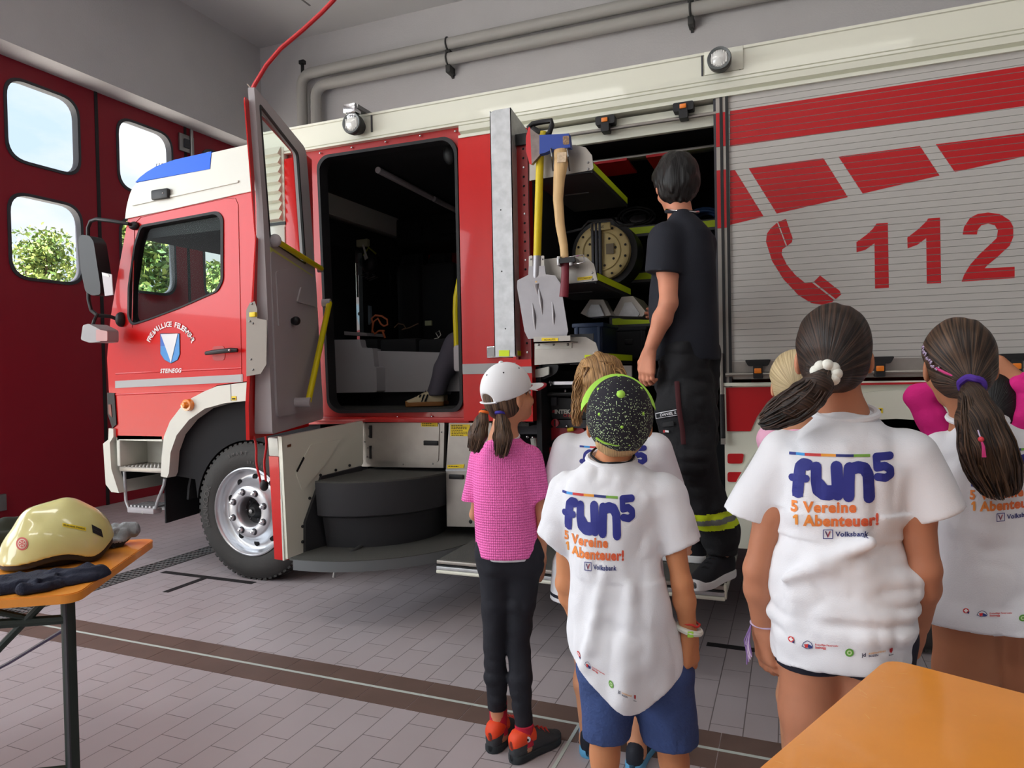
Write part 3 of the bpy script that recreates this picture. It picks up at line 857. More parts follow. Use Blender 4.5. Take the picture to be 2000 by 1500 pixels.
def tread(b):
    q = P(234, 911, YS); q2 = P(318, 911, YS)
    b.box((q.x, YS - 0.005, q.z - 0.035), (q2.x, YS + 0.26, q.z), M_alu, 0.003)
    for i in range(11):
        for j in range(7):
            x = q.x + 0.03 + i * 0.037; y = YS + 0.02 + j * 0.034
            if x < q2.x - 0.01: b.ball((x, y, q.z), (0.011, 0.006, 0.004), M_alu, 6, 4)
part('step_tread', tread, en)
def lowstep(b):
    y = YS + 0.04
    b.tube([P(243, 921, y), P(244, 948, y), P(246, 978, y), P(252, 994, y), P(262, 999, y), P(296, 998, y), P(304, 992, y), P(309, 975, y), P(320, 948, y), P(322, 935, y)], 0.011, M_galv, 8)
    q0, q1 = P(252, 986, y), P(304, 1004, y)
    b.box((q0.x, y - 0.02, q1.z), (q1.x, y + 0.06, q1.z + 0.04), M_greyp, 0.008)
    for k in range(7):
        x = q0.x + 0.02 + (q1.x - q0.x - 0.04) * k / 6; b.box((x - 0.008, y + 0.0, q1.z + 0.04), (x + 0.008, y + 0.16, q1.z + 0.055), M_galv)
    b.box((q0.x, y + 0.14, q1.z), (q1.x, y + 0.16, q1.z + 0.04), M_galv)
    c = P(278, 1001, y - 0.021)
    add_text(b, 'S', lambda u, v: Vector((c.x + u, y - 0.022, c.z - 0.012 + v)), 0.03, M_white)
part('hanging_step', lowstep, TRUCK)
def bumper(b):
    o = px_poly([(217, 836), (226, 838), (226, 853), (219, 864), (222, 915), (237, 962), (222, 960), (211, 945), (206, 866), (216, 858)], YS)
    b.side(o, YS - 0.02, 6.22, M_white)
    o = px_poly([(228, 862), (240, 905), (242, 955), (230, 945), (222, 915), (219, 868)], YS + 0.05); b.side(o, YS + 0.05, 6.0, M_darker)
part('front_bumper', bumper, TRUCK, 30)
def corner(b):
    b.side(px_poly([(210, 767), (224, 768), (228, 829), (220, 836), (211, 808)], YS - 0.006), YS - 0.01, YS + 0.1, M_black)
    b.side(px_poly([(212, 790), (217, 790), (219, 815), (213, 808)], YS - 0.011), YS - 0.014, YS - 0.009, mat('lamp_dull_red', (120, 50, 40), 0.3))
part('corner_lamp', corner, TRUCK)
def flap(b):
    x0 = P(320, 940, YS + 0.05).x
    o = [(x0, wz(320, 933, YS + 0.05)), (x0 + 0.02, wz(324, 1022, YS + 0.05))]
    b.prism([(YS + 0.05, o[0][1]), (YS + 0.05, o[1][1]), (YS + 0.5, o[1][1] + 0.02), (YS + 0.5, o[0][1])], lambda u, v, w: Vector((w, u, v)), x0, x0 + 0.012, M_darker)
part('mud_flap', flap, TRUCK)
def chassis(b):
    b.box((-4.5, 4.45, 0.55), (XEND - 0.1, 5.5, 0.95), M_darker)
    b.box((-2.9, 4.05, 0.9), (-1.40, 5.9, 1.08), M_darker)
    b.box((-2.86, 4.2, 0.32), (-1.45, 5.8, 1.0), M_darker)
    b.box((-4.5, YS + 0.1, 0.95), (XF + 0.2, 6.1, 1.02), M_darker)
    for x in (-3.456, 0.461):
        b.tube([(x, 3.95, 0.4765), (x, 6.0, 0.4765)], 0.09, M_darker, 10)
part('chassis', chassis, TRUCK)

# ---- wheels ----------------------------------------------------------------------------------
def wheel(name, x, yo, R=0.4765, dish=False):
    c = Vector((x, yo, R))
    def tyre(b):
        pr = [(0.288, 0.03), (0.30, 0.004), (0.315, -0.004), (0.35, -0.016), (0.39, -0.018), (0.425, -0.006), (0.452, 0.012), (0.468, 0.03), (0.4745, 0.05), (0.4765, 0.13), (0.4745, 0.21), (0.455, 0.25), (0.38, 0.275), (0.30, 0.25)]
        b.lathe(pr, c, 'y', M_tyre, 72)
        for k in range(64):
            a = 2 * math.pi * k / 64
            M4 = Matrix.Translation(c) @ Matrix.Rotation(a, 4, 'Y')
            b.box((0.455, 0.026, -0.014), (0.4775, 0.12, 0.013), M_tyre, 0, M4)
            b.box((0.465, 0.135, -0.012), (0.479, 0.19, 0.018), M_tyre, 0, M4)
    t = part(name, tyre, TRUCK)
    for s, a0, st, sz, rr in (('HANKOOK', 196, -6.6, 0.06, 0.355), ('SMART', 112, -5.4, 0.034, 0.395), ('275/70', 88, -4, 0.024, 0.335)):
        def let(b):
            for i, ch in enumerate(s):
                a = math.radians(a0 + st * i)
                ca, sa = math.cos(a), math.sin(a)
                ctr = c + Vector((rr * ca, -0.0205, rr * sa))
                add_text(b, ch, lambda u, v: ctr + Vector((u * sa + v * ca, 0, -u * ca + v * sa)), sz, M_tyreletter, 0.001)
        part('tyre_lettering', let, t)
    def rim(b):
        if not dish:
            b.lathe([(0.303, 0.008), (0.305, -0.008), (0.297, -0.012), (0.287, -0.004), (0.283, 0.03), (0.272, 0.055), (0.25, 0.066), (0.222, 0.058), (0.198, 0.03), (0.185, 0.004), (0.178, -0.006), (0.170, -0.012), (0.112, -0.012), (0.104, -0.006), (0.096, 0.03), (0.094, 0.08)], c, 'y', M_silver, 64)
        else:
            b.lathe([(0.303, 0.008), (0.305, -0.008), (0.297, -0.012), (0.287, 0.0), (0.275, 0.10), (0.24, 0.15), (0.12, 0.16), (0.11, 0.08), (0.001, 0.07)], c, 'y', M_silver, 64)
    r = part('rim', rim, t, 50)
    if not dish:
        def hub(b):
            b.lathe([(0.095, 0.05), (0.06, 0.045), (0.05, 0.02), (0.035, -0.005), (0.03, 0.0), (0.001, 0.0)], c + Vector((0, 0.02, 0)), 'y', M_black, 32)
            b.lathe([(0.014, 0.0), (0.014, -0.012), (0.001, -0.014)], c + Vector((0.0, 0.018, 0)), 'y', M_steel, 12)
            for k in range(6):
                a = math.pi / 3 * k; b.ball(c + Vector((0.068 * math.cos(a), 0.045, 0.068 * math.sin(a))), 0.008, M_gasket, 8, 6)
        part('hub', hub, t)
        def holes(b):
            for k in range(10):
                a = 2 * math.pi * (k + 0.5) / 10
                b.ball(c + Vector((0.228 * math.cos(a), 0.060, 0.228 * math.sin(a))), (0.024, 0.006, 0.024), M_darker, 14, 8)
        part('hand_holes', holes, t)
        for k in range(8):
            a = 2 * math.pi * (k + 0.5) / 8 - 0.06
            def nut(b):
                q = c + Vector((0.141 * math.cos(a), -0.012, 0.141 * math.sin(a)))
                b.lathe([(0.024, 0.004), (0.024, -0.001), (0.017, -0.002), (0.001, -0.002)], q, 'y', M_gasket, 18)
                b.lathe([(0.0165, 0.0), (0.0165, -0.022), (0.010, -0.026), (0.010, -0.036), (0.001, -0.037)], q, 'y', M_chrome, 6)
            part('wheel_nut', nut, t, 20)
    return t
wheel('front_wheel', -3.456, 3.785)
wheel('rear_wheel', 0.461, 3.80, dish=True)

# ---- crew door, standing open ------------------------------------------------------------------
Hin = Vector((-2.775, 3.70, 0)); Oin = Vector((-2.500, 2.885, 0))
De = (Oin - Hin).normalized(); Dn = Vector((-De.y * -1 * -1, 0, 0))
Dn = Vector((De.y, -De.x, 0)).normalized()           # towards the red outer skin
if Dn.x > 0: Dn = -Dn
def on_plane(px, py, o, n):
    d = Vector(_ray(px, py)); c = Vector(CAMP); return c + d * ((o - c).dot(n) / d.dot(n))
def dsz(pts, t=0.0):
    r = []
    for a, c in pts:
        q = on_plane(a, c, Hin + Dn * t, Dn) - Hin; r.append((q.dot(De), q.z))
    return r
def dmap(u, v, w):
    q = Hin + De * u + Dn * (w * (1 - 0.66 * min(1.0, max(0.0, (v - 1.25) / 0.85)))); return Vector((q.x, q.y, v))
DWIN = [(506, 200), (583, 299), (598, 518), (527, 470)]
dwin = fillet(dsz(DWIN), 0.03, 3)
def doorbody(b):
    o = dsz([(496, 168), (545, 226), (598, 291), (618, 560), (632, 818), (532, 848), (524, 640), (513, 402)])
    b.prism(fillet(o, [0.02, 0, 0.05, 0, 0.03, 0.02, 0, 0], 3), dmap, 0.0, 0.095, M_greyp, [dwin])
cdoor = part('crew_door', doorbody, TRUCK)
def skin(b):
    s1 = (Oin - Hin).dot(De)
    zt_, zb_ = 2.93, 1.075
    wide = [(u + 0.10 * (u > 0.4), v) for u, v in dwin]
    o = [(-0.02, zb_), (s1 + 0.012, zb_), (s1 + 0.012, 1.25), (s1 + 0.012, 1.6), (s1 + 0.012, 2.1), (s1 + 0.012, zt_ - 0.16), (-0.02, zt_ - 0.16), (-0.02, 2.1), (-0.02, 1.25)]
    b.prism(o, dmap, 0.094, 0.112, M_red, [wide])
    (ua, va), (ub, vb) = dsz([(496, 168), (598, 291)]); va += 0.012
    b.prism([(-0.02, zt_ - 0.16), (s1 + 0.012, zt_ - 0.16), (s1 + 0.012, va), (ua, va), (ub, vb - 0.004), (-0.02, vb - 0.004)], dmap, 0.094, 0.112, M_white)
part('outer_skin', skin, cdoor)
def dgl(b):
    cx = sum(p[0] for p in dwin) / len(dwin); cz = sum(p[1] for p in dwin) / len(dwin)
    inn = [(cx + (p[0] - cx) * 0.94, cz + (p[1] - cz) * 0.965) for p in dwin]
    b.prism(dwin, dmap, -0.006, 0.03, M_rubber, [inn])
part('window_rubber', dgl, cdoor)
part('window_pane', lambda b: b.prism(dwin, dmap, 0.022, 0.022, M_cabglass), cdoor)
def relief(b):
    b.prism(fillet(dsz([(527, 488), (611, 541), (628, 797), (538, 815)]), 0.04, 4), dmap, -0.012, 0.002, M_greyp)
    b.prism(fillet(dsz([(536, 530), (567, 524), (569, 580), (556, 594), (540, 640)]), 0.02, 3), dmap, -0.022, -0.01, M_greyp)
    b.prism(fillet(dsz([(584, 560), (612, 572), (614, 600), (576, 590)]), 0.02, 3), dmap, -0.03, -0.01, M_greyp)
part('inner_panel', relief, cdoor, 30)
part('reflective_edge', lambda b: b.prism(dsz([(527, 482), (610, 538), (611, 548), (528, 492)]), dmap, -0.008, 0.001, mat('edge_lime', (196, 208, 110), 0.5)), cdoor)
def rail1(b):
    a, c = dsz([(531, 470), (621, 525)]); b.tube([dmap(a[0], a[1], -0.06), dmap(c[0], c[1], -0.06)], 0.016, M_yel, 12)
    for q in (a, c):
        b.tube([dmap(q[0], q[1], 0.0), dmap(q[0], q[1], -0.075)], 0.024, M_greyp, 12)
    b.ball(dmap(a[0], a[1], -0.05), (0.035, 0.03, 0.035), M_greyp)
part('hand_rail', rail1, cdoor)
def rail2(b):
    a, c = dsz([(630, 592), (573, 786)]); b.tube([dmap(a[0], a[1], -0.085), dmap(c[0], c[1], -0.085)], 0.018, M_yel, 12)
    for q in (a, c):
        b.tube([dmap(q[0], q[1], 0.0), dmap(q[0], q[1], -0.10)], 0.027, M_greyp, 12)
part('hand_rail', rail2, cdoor)
def knob(b):
    q = dsz([(567, 627)])[0]; b.tube([dmap(q[0], q[1], 0), dmap(q[0], q[1], -0.05)], [0.012, 0.026], M_black, 10); b.ball(dmap(q[0], q[1], -0.05), 0.026, M_black, 12, 8)
part('knob', knob, cdoor)
En = De                                              # end face of the door looks along De
def latch(b):
    s1 = on_plane(520, 660, Oin, En)
    def em(u, v, w):
        q = Oin + Dn * u + De * (w + 0.012); return Vector((q.x, q.y, v))
    pts = []
    for a, c in ((484, 606), (491, 592), (500, 589), (505, 604), (505, 622), (524, 626), (523, 712), (512, 730), (484, 735)):
        q = on_plane(a, c, Oin, En) - Oin; pts.append((q.dot(Dn), q.z))
    b.prism(pts, em, 0.0, 0.006, mat('latch_plate', (176, 170, 162), 0.4, 0.3))
    for a, c in ((495, 594), (491, 628), (497, 632), (493, 702), (497, 722)):
        q = on_plane(a, c, Oin, En) - Oin; b.ball(em(q.dot(Dn), q.z, 0.006), 0.006, M_steel, 8, 6)
    q = on_plane(497, 615, Oin, En) - Oin; b.box((-0.018, -0.01, -0.012), (0.02, 0.012, 0.012), M_label, 0.003, Matrix.Translation(em(q.dot(Dn), q.z, 0.004)))
part('latch_plate', latch, cdoor)
def cords(b):
    def wav(px0, py0, px1, py1):
        a = on_plane(px0, py0, Oin, Vector((0, 1, 0))); c = on_plane(px1, py1, Oin, Vector((0, 1, 0)))
        return [a.lerp(c, k / 8) + Vector((0.006 * math.sin(k * 1.1), 0, 0)) for k in range(9)]
    b.tube(wav(496, 852, 509, 955), 0.006, M_gfx, 8); b.tube(wav(519, 852, 517, 950), 0.006, M_gfx, 8)
    q = on_plane(516, 948, Oin, Vector((0, 1, 0))); b.ball(q, (0.022, 0.022, 0.03), M_black)
part('pull_cord', cords, cdoor)

# ---- swing-out stair ----------------------------------------------------------------------------
Sh = Vector((-2.505, 3.76, 0)); So = Vector((-2.615, 2.99, 0)); Se = (So - Sh).normalized(); Sn = Vector((Se.y, -Se.x, 0)).normalized()
if Sn.x > 0: Sn = -Sn
def ssz(pts, t=0.0):
    r = []
    for a, c in pts:
        q = on_plane(a, c, Sh + Sn * t, Sn) - Sh; r.append((q.dot(Se), q.z))
    return r
def smap(u, v, w):
    q = Sh + Se * u + Sn * w; return Vector((q.x, q.y, v))
def cover(b):
    o = ssz([(550, 853), (709, 822), (709, 905), (592, 1084), (562, 1092)])
    b.prism(o, smap, 0.0, 0.03, M_cream)
    b.prism(fillet(ssz([(577, 925), (606, 868), (665, 858), (640, 900), (590, 960)]), 0.01, 2), smap, -0.006, 0.0, M_cream)
    q = ssz([(593, 895), (579, 922), (577, 920), (591, 892)]); b.prism(q, smap, -0.009, -0.005, M_black)
    b.prism(ssz([(561, 869), (568, 867), (568, 872), (561, 874)]), smap, -0.003, 0.0, mat('label_brown', (110, 60, 30), 0.5))
    for a, c in ((625, 928), (655, 918), (682, 909), (604, 973), (590, 1028), (590, 1058)):
        q = ssz([(a, c)])[0]; b.ball(smap(q[0], q[1], -0.004), 0.009, M_black, 8, 6)
stair = part('stair_cover', cover, TRUCK)
def coverskin(b):
    b.prism(fillet(ssz([(549, 856), (552, 893), (600, 880), (600, 848)]), 0.01, 2), smap, 0.03, 0.105, M_white)
    o = ssz([(551, 893), (562, 1096), (580, 1092), (680, 900), (690, 862)])
    b.prism(o, smap, 0.03, 0.105, M_red)
    b.prism(ssz([(551, 856), (555, 856), (565, 1094), (560, 1096)]), smap, 0.02, 0.032, M_white)
part('outer_skin', coverskin, stair)
CC = Vector((-2.50, 3.84, 0))
def wedge(r, n=26, a0=-92, a1=24):
    return [(CC.x + r * math.cos(math.radians(a0 + (a1 - a0) * k / n)), CC.y + r * math.sin(math.radians(a0 + (a1 - a0) * k / n))) for k in range(n + 1)]
ZU, ZL = 0.80, 0.405
def lowtread(b):
    w = wedge(0.755)
    b.flat([(CC.x - 0.06, CC.y + 0.1)] + [(CC.x - 0.06, w[0][1] + 0.01)] + w, ZL - 0.012, ZL, M_grip)
    w2 = wedge(0.758)
    ring = wedge(0.735)
    b.flat(w2 + ring[::-1], ZL - 0.06, ZL - 0.004, mat('stair_lip', (104, 108, 110), 0.5))
part('lower_tread', lowtread, stair)
def uptread(b):
    w = wedge(0.56)
    b.flat([(CC.x, CC.y + 0.15)] + w, ZU - 0.01, ZU, M_grip)
    w0, w1 = wedge(0.56), wedge(0.50)
    vs = []
    for ring, z in ((w0, ZU - 0.01), (w0, ZU - 0.03), (wedge(0.545), ZU - 0.20), (w1, ZU - 0.22), (wedge(0.47), ZL)):
        vs.append([b.bm.verts.new((x, y, z)) for x, y in ring])
    for a, c in zip(vs[:-1], vs[1:]):
        for k in range(len(a) - 1):
            b.face([a[k], a[k + 1], c[k + 1], c[k]], M_stair)
part('upper_tread', uptread, stair, 40)
def sidew(b):
    o = ssz([(624, 930), (702, 910), (712, 1000), (712, 1060), (598, 1098), (592, 1082), (592, 1020)])
    b.prism(o, smap, -0.02, -0.002, M_stair)
part('stair_side', sidew, stair)
def prop(b):
    a, c = PZ(657, 1100, ZL - 0.03), PZ(652, 1128, 0.30); b.tube([a, c], 0.008, M_steel, 8)
    b.tube([a, (-2.3, 3.9, 0.5)], 0.01, M_steel, 8)
part('stair_prop', prop, stair)

# ---- aluminium locker doors under the doorway ---------------------------------------------------------
def label(b, y, q, lines=4):
    o = px_poly(q, y); b.side(o, y - 0.003, y, M_label)
    x0, x1 = min(p[0] for p in o), max(p[0] for p in o); z0, z1 = min(p[1] for p in o), max(p[1] for p in o)
    for k in range(lines):
        z = z1 - (z1 - z0) * (k + 0.7) / (lines + 0.4); w = (x1 - x0) * (0.86 if k % 3 else 0.66)
        x = x0 + (x1 - x0) * 0.07
        while x < x0 + w:
            l = random.uniform(0.006, 0.016); b.box((x, y - 0.0045, z - 0.002), (min(x + l, x0 + w), y - 0.0025, z + 0.002), M_ink); x += l + 0.004
yl = YS + 0.03
def locker1(b):
    b.side(px_poly([(710, 822), (868, 820), (866, 914), (702, 911)], yl), yl, yl + 0.03, M_alu)
    b.side(fillet(px_poly([(729, 826), (858, 826), (856, 903), (724, 901)], yl - 0.006), 0.02, 3), yl - 0.006, yl, M_alu)
    for py in (843, 883):
        q = P(725, py, yl); b.box((q.x - 0.006, yl - 0.014, q.z - 0.04), (q.x + 0.006, yl, q.z + 0.04), M_black)
    q0, q1 = P(829, 860, yl), P(857, 870, yl); b.box((q0.x, yl - 0.016, q1.z), (q1.x, yl - 0.004, q0.z), M_black, 0.004)
    for px, py in ((714, 826), (712, 863), (708, 900), (737, 822), (795, 822), (853, 822), (862, 844), (845, 906), (787, 907), (720, 836), (720, 852), (718, 875), (717, 892), (732, 836), (731, 852), (730, 875), (728, 892)):
        c = P(px, py, yl - 0.002); b.ball(c, 0.005, M_steel, 6, 5)
lk = part('battery_locker', locker1, TRUCK)
part('warning_label', lambda b: label(b, yl - 0.007, [(823, 825), (855, 825), (855, 833), (823, 833)], 2), lk)
def locker2(b):
    b.side(px_poly([(877, 826), (960, 826), (962, 1030), (873, 1028), (871, 918)], yl), yl, yl + 0.04, M_alu)
    b.side(px_poly([(871, 917), (960, 917), (960, 920), (871, 920)], yl), yl - 0.004, yl, M_galv)
    q0, q1 = P(878, 926, yl), P(906, 936, yl); b.box((q0.x, yl - 0.014, q1.z), (q1.x, yl, q0.z), M_black, 0.004)
    for px, py in ((914, 938), (919, 1019)):
        b.ball(P(px, py, yl), (0.012, 0.005, 0.012), M_black, 10, 6)
lk2 = part('tall_locker', locker2, TRUCK)
part('warning_label', lambda b: label(b, yl - 0.001, [(880, 829), (918, 829), (917, 852), (880, 852)], 7), lk2)
part('warning_label', lambda b: label(b, yl - 0.001, [(874, 908), (907, 907), (906, 914), (874, 915)], 1), lk2)
# ================================================================== equipment bay, roller doors, tools
M_lime_d = mat('shelf_edge_lime', (206, 232, 30), 0.5)
M_shelf = mat('shelf_grey', (92, 92, 94), 0.45, 0.4)
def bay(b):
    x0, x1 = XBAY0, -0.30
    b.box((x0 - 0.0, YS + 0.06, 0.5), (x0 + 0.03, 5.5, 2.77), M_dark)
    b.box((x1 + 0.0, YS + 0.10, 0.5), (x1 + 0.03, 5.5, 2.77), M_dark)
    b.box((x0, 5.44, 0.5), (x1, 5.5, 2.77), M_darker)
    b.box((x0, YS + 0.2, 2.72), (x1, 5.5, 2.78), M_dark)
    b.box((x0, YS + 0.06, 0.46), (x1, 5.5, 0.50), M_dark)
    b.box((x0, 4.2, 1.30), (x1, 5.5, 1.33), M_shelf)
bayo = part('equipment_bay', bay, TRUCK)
def rolled(b):                                     # the rolled-up shutter under the roof
    for k in range(14):
        y = 3.98 + 0.045 * k
        b.box((XBAY0 + 0.03, y, 2.60 + 0.012 * k), (-0.31, y + 0.042, 2.615 + 0.012 * k), M_alu, 0.004)
    b.box((-1.06, 3.975, 2.588), (-0.85, 4.26, 2.602), M_gfx); b.box((-0.74, 3.975, 2.588), (-0.62, 4.26, 2.602), M_gfx)
part('rolled_shutter', rolled, bayo)
def endbar(b):
    za, zb = 2.650, 2.762; y = YS + 0.035
    b.box((XBAY0 + 0.01, y, za), (wx(1393, 240), y + 0.03, zb), M_cream, 0.004)
    b.box((XBAY0 + 0.01, y - 0.004, zb - 0.045), (wx(1393, 240), y, zb - 0.042), M_gasket)
    b.tube([(XBAY0 + 0.02, y - 0.03, 2.702), (wx(1404, 210), y - 0.03, 2.702)], 0.010, M_alu, 10)
eb = part('shutter_end_bar', endbar, bayo)
def latchb(px, py, y, zc=None, parent=None, up=True):
    def f(b):
        c = P(px, py, y); z = zc if zc is not None else c.z
        s = 1 if up else -1
        b.prism(fillet([(c.x - 0.052, z - 0.02 * s), (c.x + 0.052, z - 0.02 * s), (c.x + 0.052, z + 0.024 * s), (c.x - 0.052, z + 0.024 * s)] if up else
                       [(c.x - 0.062, z + 0.035), (c.x + 0.062, z + 0.035), (c.x + 0.045, z + 0.002), (c.x - 0.045, z + 0.002)], 0.008, 2), lambda u, v, w: Vector((u, w, v)), y - 0.055, y, M_black)
        b.prism(fillet([(c.x - 0.022, z - 0.06), (c.x + 0.022, z - 0.06), (c.x + 0.022, z + 0.01), (c.x - 0.022, z + 0.01)], 0.006, 2), lambda u, v, w: Vector((u, w, v)), y - 0.06, y, M_black)
        b.box((c.x - 0.017, y - 0.067, z - (0.012 if up else 0.034)), (c.x + 0.017, y - 0.058, z + (0.012 if up else -0.008)), M_orange, 0.006)
    part('shutter_latch', f, parent)
latchb(1186, 241, YS + 0.02, None, eb); latchb(1337, 215, YS + 0.02, None, eb)
# posts between the bays
def post(b):
    zb, ztp = 1.30, z6
    def st(pa, pb, m, y):
        b.box((wx(pa), y, zb), (wx(pb), y + 0.07, ztp), m)
    st(1397, 1402, M_gasket, YS + 0.0); st(1402, 1409.5, M_alu, YS - 0.006); st(1409.5, 1415, M_black, YS - 0.012); st(1415, 1420.5, M_alu, YS - 0.006); st(1420.5, 1426, M_black, YS - 0.012)
    for za, zc in ((wz(1408, 287), wz(1408, 221)), (wz(1408, 446), wz(1408, 333))):
        for pa, pb in ((1402, 1409), (1415.2, 1420)):
            b.box((wx(pa), YS - 0.009, za), (wx(pb), YS - 0.005, zc), M_gfx)
part('shutter_post', post, TRUCK)
# ---- closed roller shutter with its graphics -----------------------------------------------------
RX0, RX1 = wx(1426), XEND - 0.15
RZ0, RZ1, PITCH = 1.372, z6 - 0.0, 0.0312
YR = YS + 0.004
M_slat = mat('slat_silver', (188, 185, 180), 0.5, 0.15)
M_groove = mat('slat_groove', (70, 68, 66), 0.6)
def slats(b):
    z = RZ0
    while z < RZ1 - 0.004:
        b.prism([(YR, z + 0.0008), (YR, min(z + PITCH - 0.0008, RZ1)), (YR + 0.014, min(z + PITCH - 0.0004, RZ1)), (YR + 0.014, z + 0.0004)], lambda u, v, w: Vector((w, u, v)), RX0, RX1, M_slat)
        z += PITCH
    b.box((RX0, YR + 0.008, RZ0), (RX1, YR + 0.012, RZ1), M_groove)
    b.box((RX0, YR - 0.006, RZ0 - 0.035), (RX1, YR + 0.03, RZ0), M_alu, 0.004)
    b.box((RX0, YR - 0.002, RZ0), (RX1, YR + 0.01, RZ0 + 0.055), M_alu)
sh = part('roller_shutter', slats, TRUCK, 20)
def gfx(b, polys, m=M_gfx, y=YR - 0.0012):
    for pl in polys:
        t = bmesh.new()
        pts = px_poly(pl, y)
        tri = tessellate_polygon([[Vector((u, v, 0)) for u, v in pts]])
        vs = [t.verts.new((u, y, v)) for u, v in pts]
        for q in tri:
            try: t.faces.new([vs[i] for i in q])
            except ValueError: pass
        z0, z1 = min(p[1] for p in pts), max(p[1] for p in pts)
        k0 = math.floor((z0 - RZ0) / PITCH)
        for k in range(k0, int((z1 - RZ0) / PITCH) + 2):
            c = t.copy(); zz = RZ0 + k * PITCH
            for co, no in (((0, 0, zz + 0.0016), (0, 0, -1)), ((0, 0, min(zz + PITCH - 0.0014, RZ1)), (0, 0, 1))):
                bmesh.ops.bisect_plane(c, geom=c.verts[:] + c.edges[:] + c.faces[:], plane_co=co, plane_no=no, clear_outer=True)
            mp = {}
            for f in c.faces:
                b.face([mp.setdefault(v, None) or mp.__setitem__(v, b.bm.verts.new(v.co)) or mp[v] for v in f.verts], m)
            c.free()
        t.free()
BAND = [[(1426, 217), (2060, 120), (2060, 199), (1426, 286)],
        [(1426, 332.5), (1435, 331.7), (1491.7, 423), (1426, 439)],
        [(1461.7, 328), (1608, 309), (1656, 385), (1517, 417)],
        [(1637.7, 306), (1796.7, 285), (1835, 342.7), (1685, 378)],
        [(1827.7, 281.7), (2060, 252.5), (2060, 292), (1865, 336)]]
for _p in BAND: part('red_stripe', lambda b: gfx(b, [_p]), sh)
ONE1 = [(1711.7, 436.7), (1734, 435), (1736, 562), (1709, 563.5), (1708, 475), (1690, 488), (1673, 492.7), (1672.7, 473), (1693, 458), (1705, 446.7)]
ONE2 = [(1813, 426.7), (1836, 425), (1838, 552.7), (1810, 554), (1809, 465), (1791.7, 478), (1772.7, 485), (1772, 464), (1793, 448), (1806.7, 435)]
TWO = [(1880, 458), (1883, 443), (1895, 425), (1910, 417.7), (1930, 415), (1953, 418), (1971.7, 430), (1979, 443), (1979, 463), (1971.7, 480), (1946.7, 503), (1930, 516.7), (1923, 524), (1981.7, 521), (1981.7, 543), (1878, 550), (1883, 536.7), (1895, 516.7), (1913, 496.7), (1933, 478), (1946.7, 465), (1949, 450), (1943, 440), (1930, 436.7), (1916.7, 440), (1910, 448), (1908, 458)]
for _p in (ONE1, ONE2, TWO): part('digit', lambda b: gfx(b, [_p]), sh)
PHONE = [(1520, 433), (1535, 427.7), (1541, 445), (1548, 465), (1546.7, 473), (1536.7, 480.7), (1528, 486.7), (1526.7, 496.7), (1536.7, 516.7), (1553, 536.7), (1573, 553), (1588, 551.7), (1601.7, 538), (1640, 568), (1643, 575), (1625, 590), (1605, 595), (1585, 592), (1560, 577), (1530, 545), (1508, 510), (1496, 472), (1498, 456), (1506, 445)]
part('telephone_sign', lambda b: (gfx(b, [PHONE]), gfx(b, [[(1517.5, 434), (1519.5, 433), (1537.5, 480.5), (1535.5, 482)], [(1586, 552), (1588, 549.5), (1632, 584), (1630, 586.5)]], M_slat, YR - 0.0022)), sh)
def rodb(b):
    b.tube([(RX0 - 0.03, YR - 0.03, wz(1700, 727)), (RX1, YR - 0.03, wz(1700, 727))], 0.010, M_alu, 10)
part('shutter_rod', rodb, sh)
for px, py in ((1481, 716), (1716, 711), (1978, 706)):
    latchb(px, py, YR - 0.006, None, sh, False)
# ---- skirt below the shutter, rear wheel arch -----------------------------------------------------
def skirt(b):
    x0 = wx(1414, 800); c = (0.461, 0.4765)
    zt_ = wz(1414, 750)
    b.box((x0, YS - 0.015, zt_ - 0.012), (RX1, YS + 0.05, zt_ + 0.006), M_cream, 0.003)
    n = 28; r = 0.665
    ar = [(c[0] + r * math.cos(math.pi * k / n), c[1] + r * math.sin(math.pi * k / n)) for k in range(n + 1)]
    o = [(x0, 0.5), (ar[-1][0], 0.5)] + ar[::-1] + [(ar[0][0], 0.5), (RX1, 0.5), (RX1, zt_ - 0.012), (x0, zt_ - 0.012)]
    b.side(o, YS + 0.012, YS + 0.05, M_cream)
    r2 = 0.80
    ar2 = [(c[0] + r2 * math.cos(math.pi * k / n), c[1] + r2 * math.sin(math.pi * k / n)) for k in range(n + 1)]
    b.side(ar[::-1] + ar2, YS - 0.02, YS + 0.06, M_cream)
    b.side(ar[::-1] + [(c[0] + 0.69 * math.cos(math.pi * k / n), c[1] + 0.69 * math.sin(math.pi * k / n)) for k in range(n + 1)], YS + 0.02, 4.8, M_darker)
    b.box((c[0] - 0.7, 4.75, 0.3), (c[0] + 0.7, 4.8, 1.2), M_darker)
sk = part('rear_skirt', skirt, TRUCK, 30)
def skred(b):
    b.side(px_poly([(1418, 757), (1545, 755), (1520, 766), (1498, 786), (1478, 815), (1466, 842), (1420, 842)], YS + 0.01), YS + 0.004, YS + 0.013, M_gfx)
part('red_marking', skred, sk)
part('red_line', lambda b: b.side(px_poly([(1680, 748), (2080, 742), (2080, 746), (1680, 752)], YS - 0.016), YS - 0.018, YS - 0.012, M_gfx), sk)
for a, c in ((886, 905), (922, 941)):
    part('red_bar', lambda b: b.side(fillet(px_poly([(1421, a), (1453, a), (1450, c), (1421, c)], YS + 0.01), 0.01, 2), YS + 0.004, YS + 0.013, M_gfx), sk)
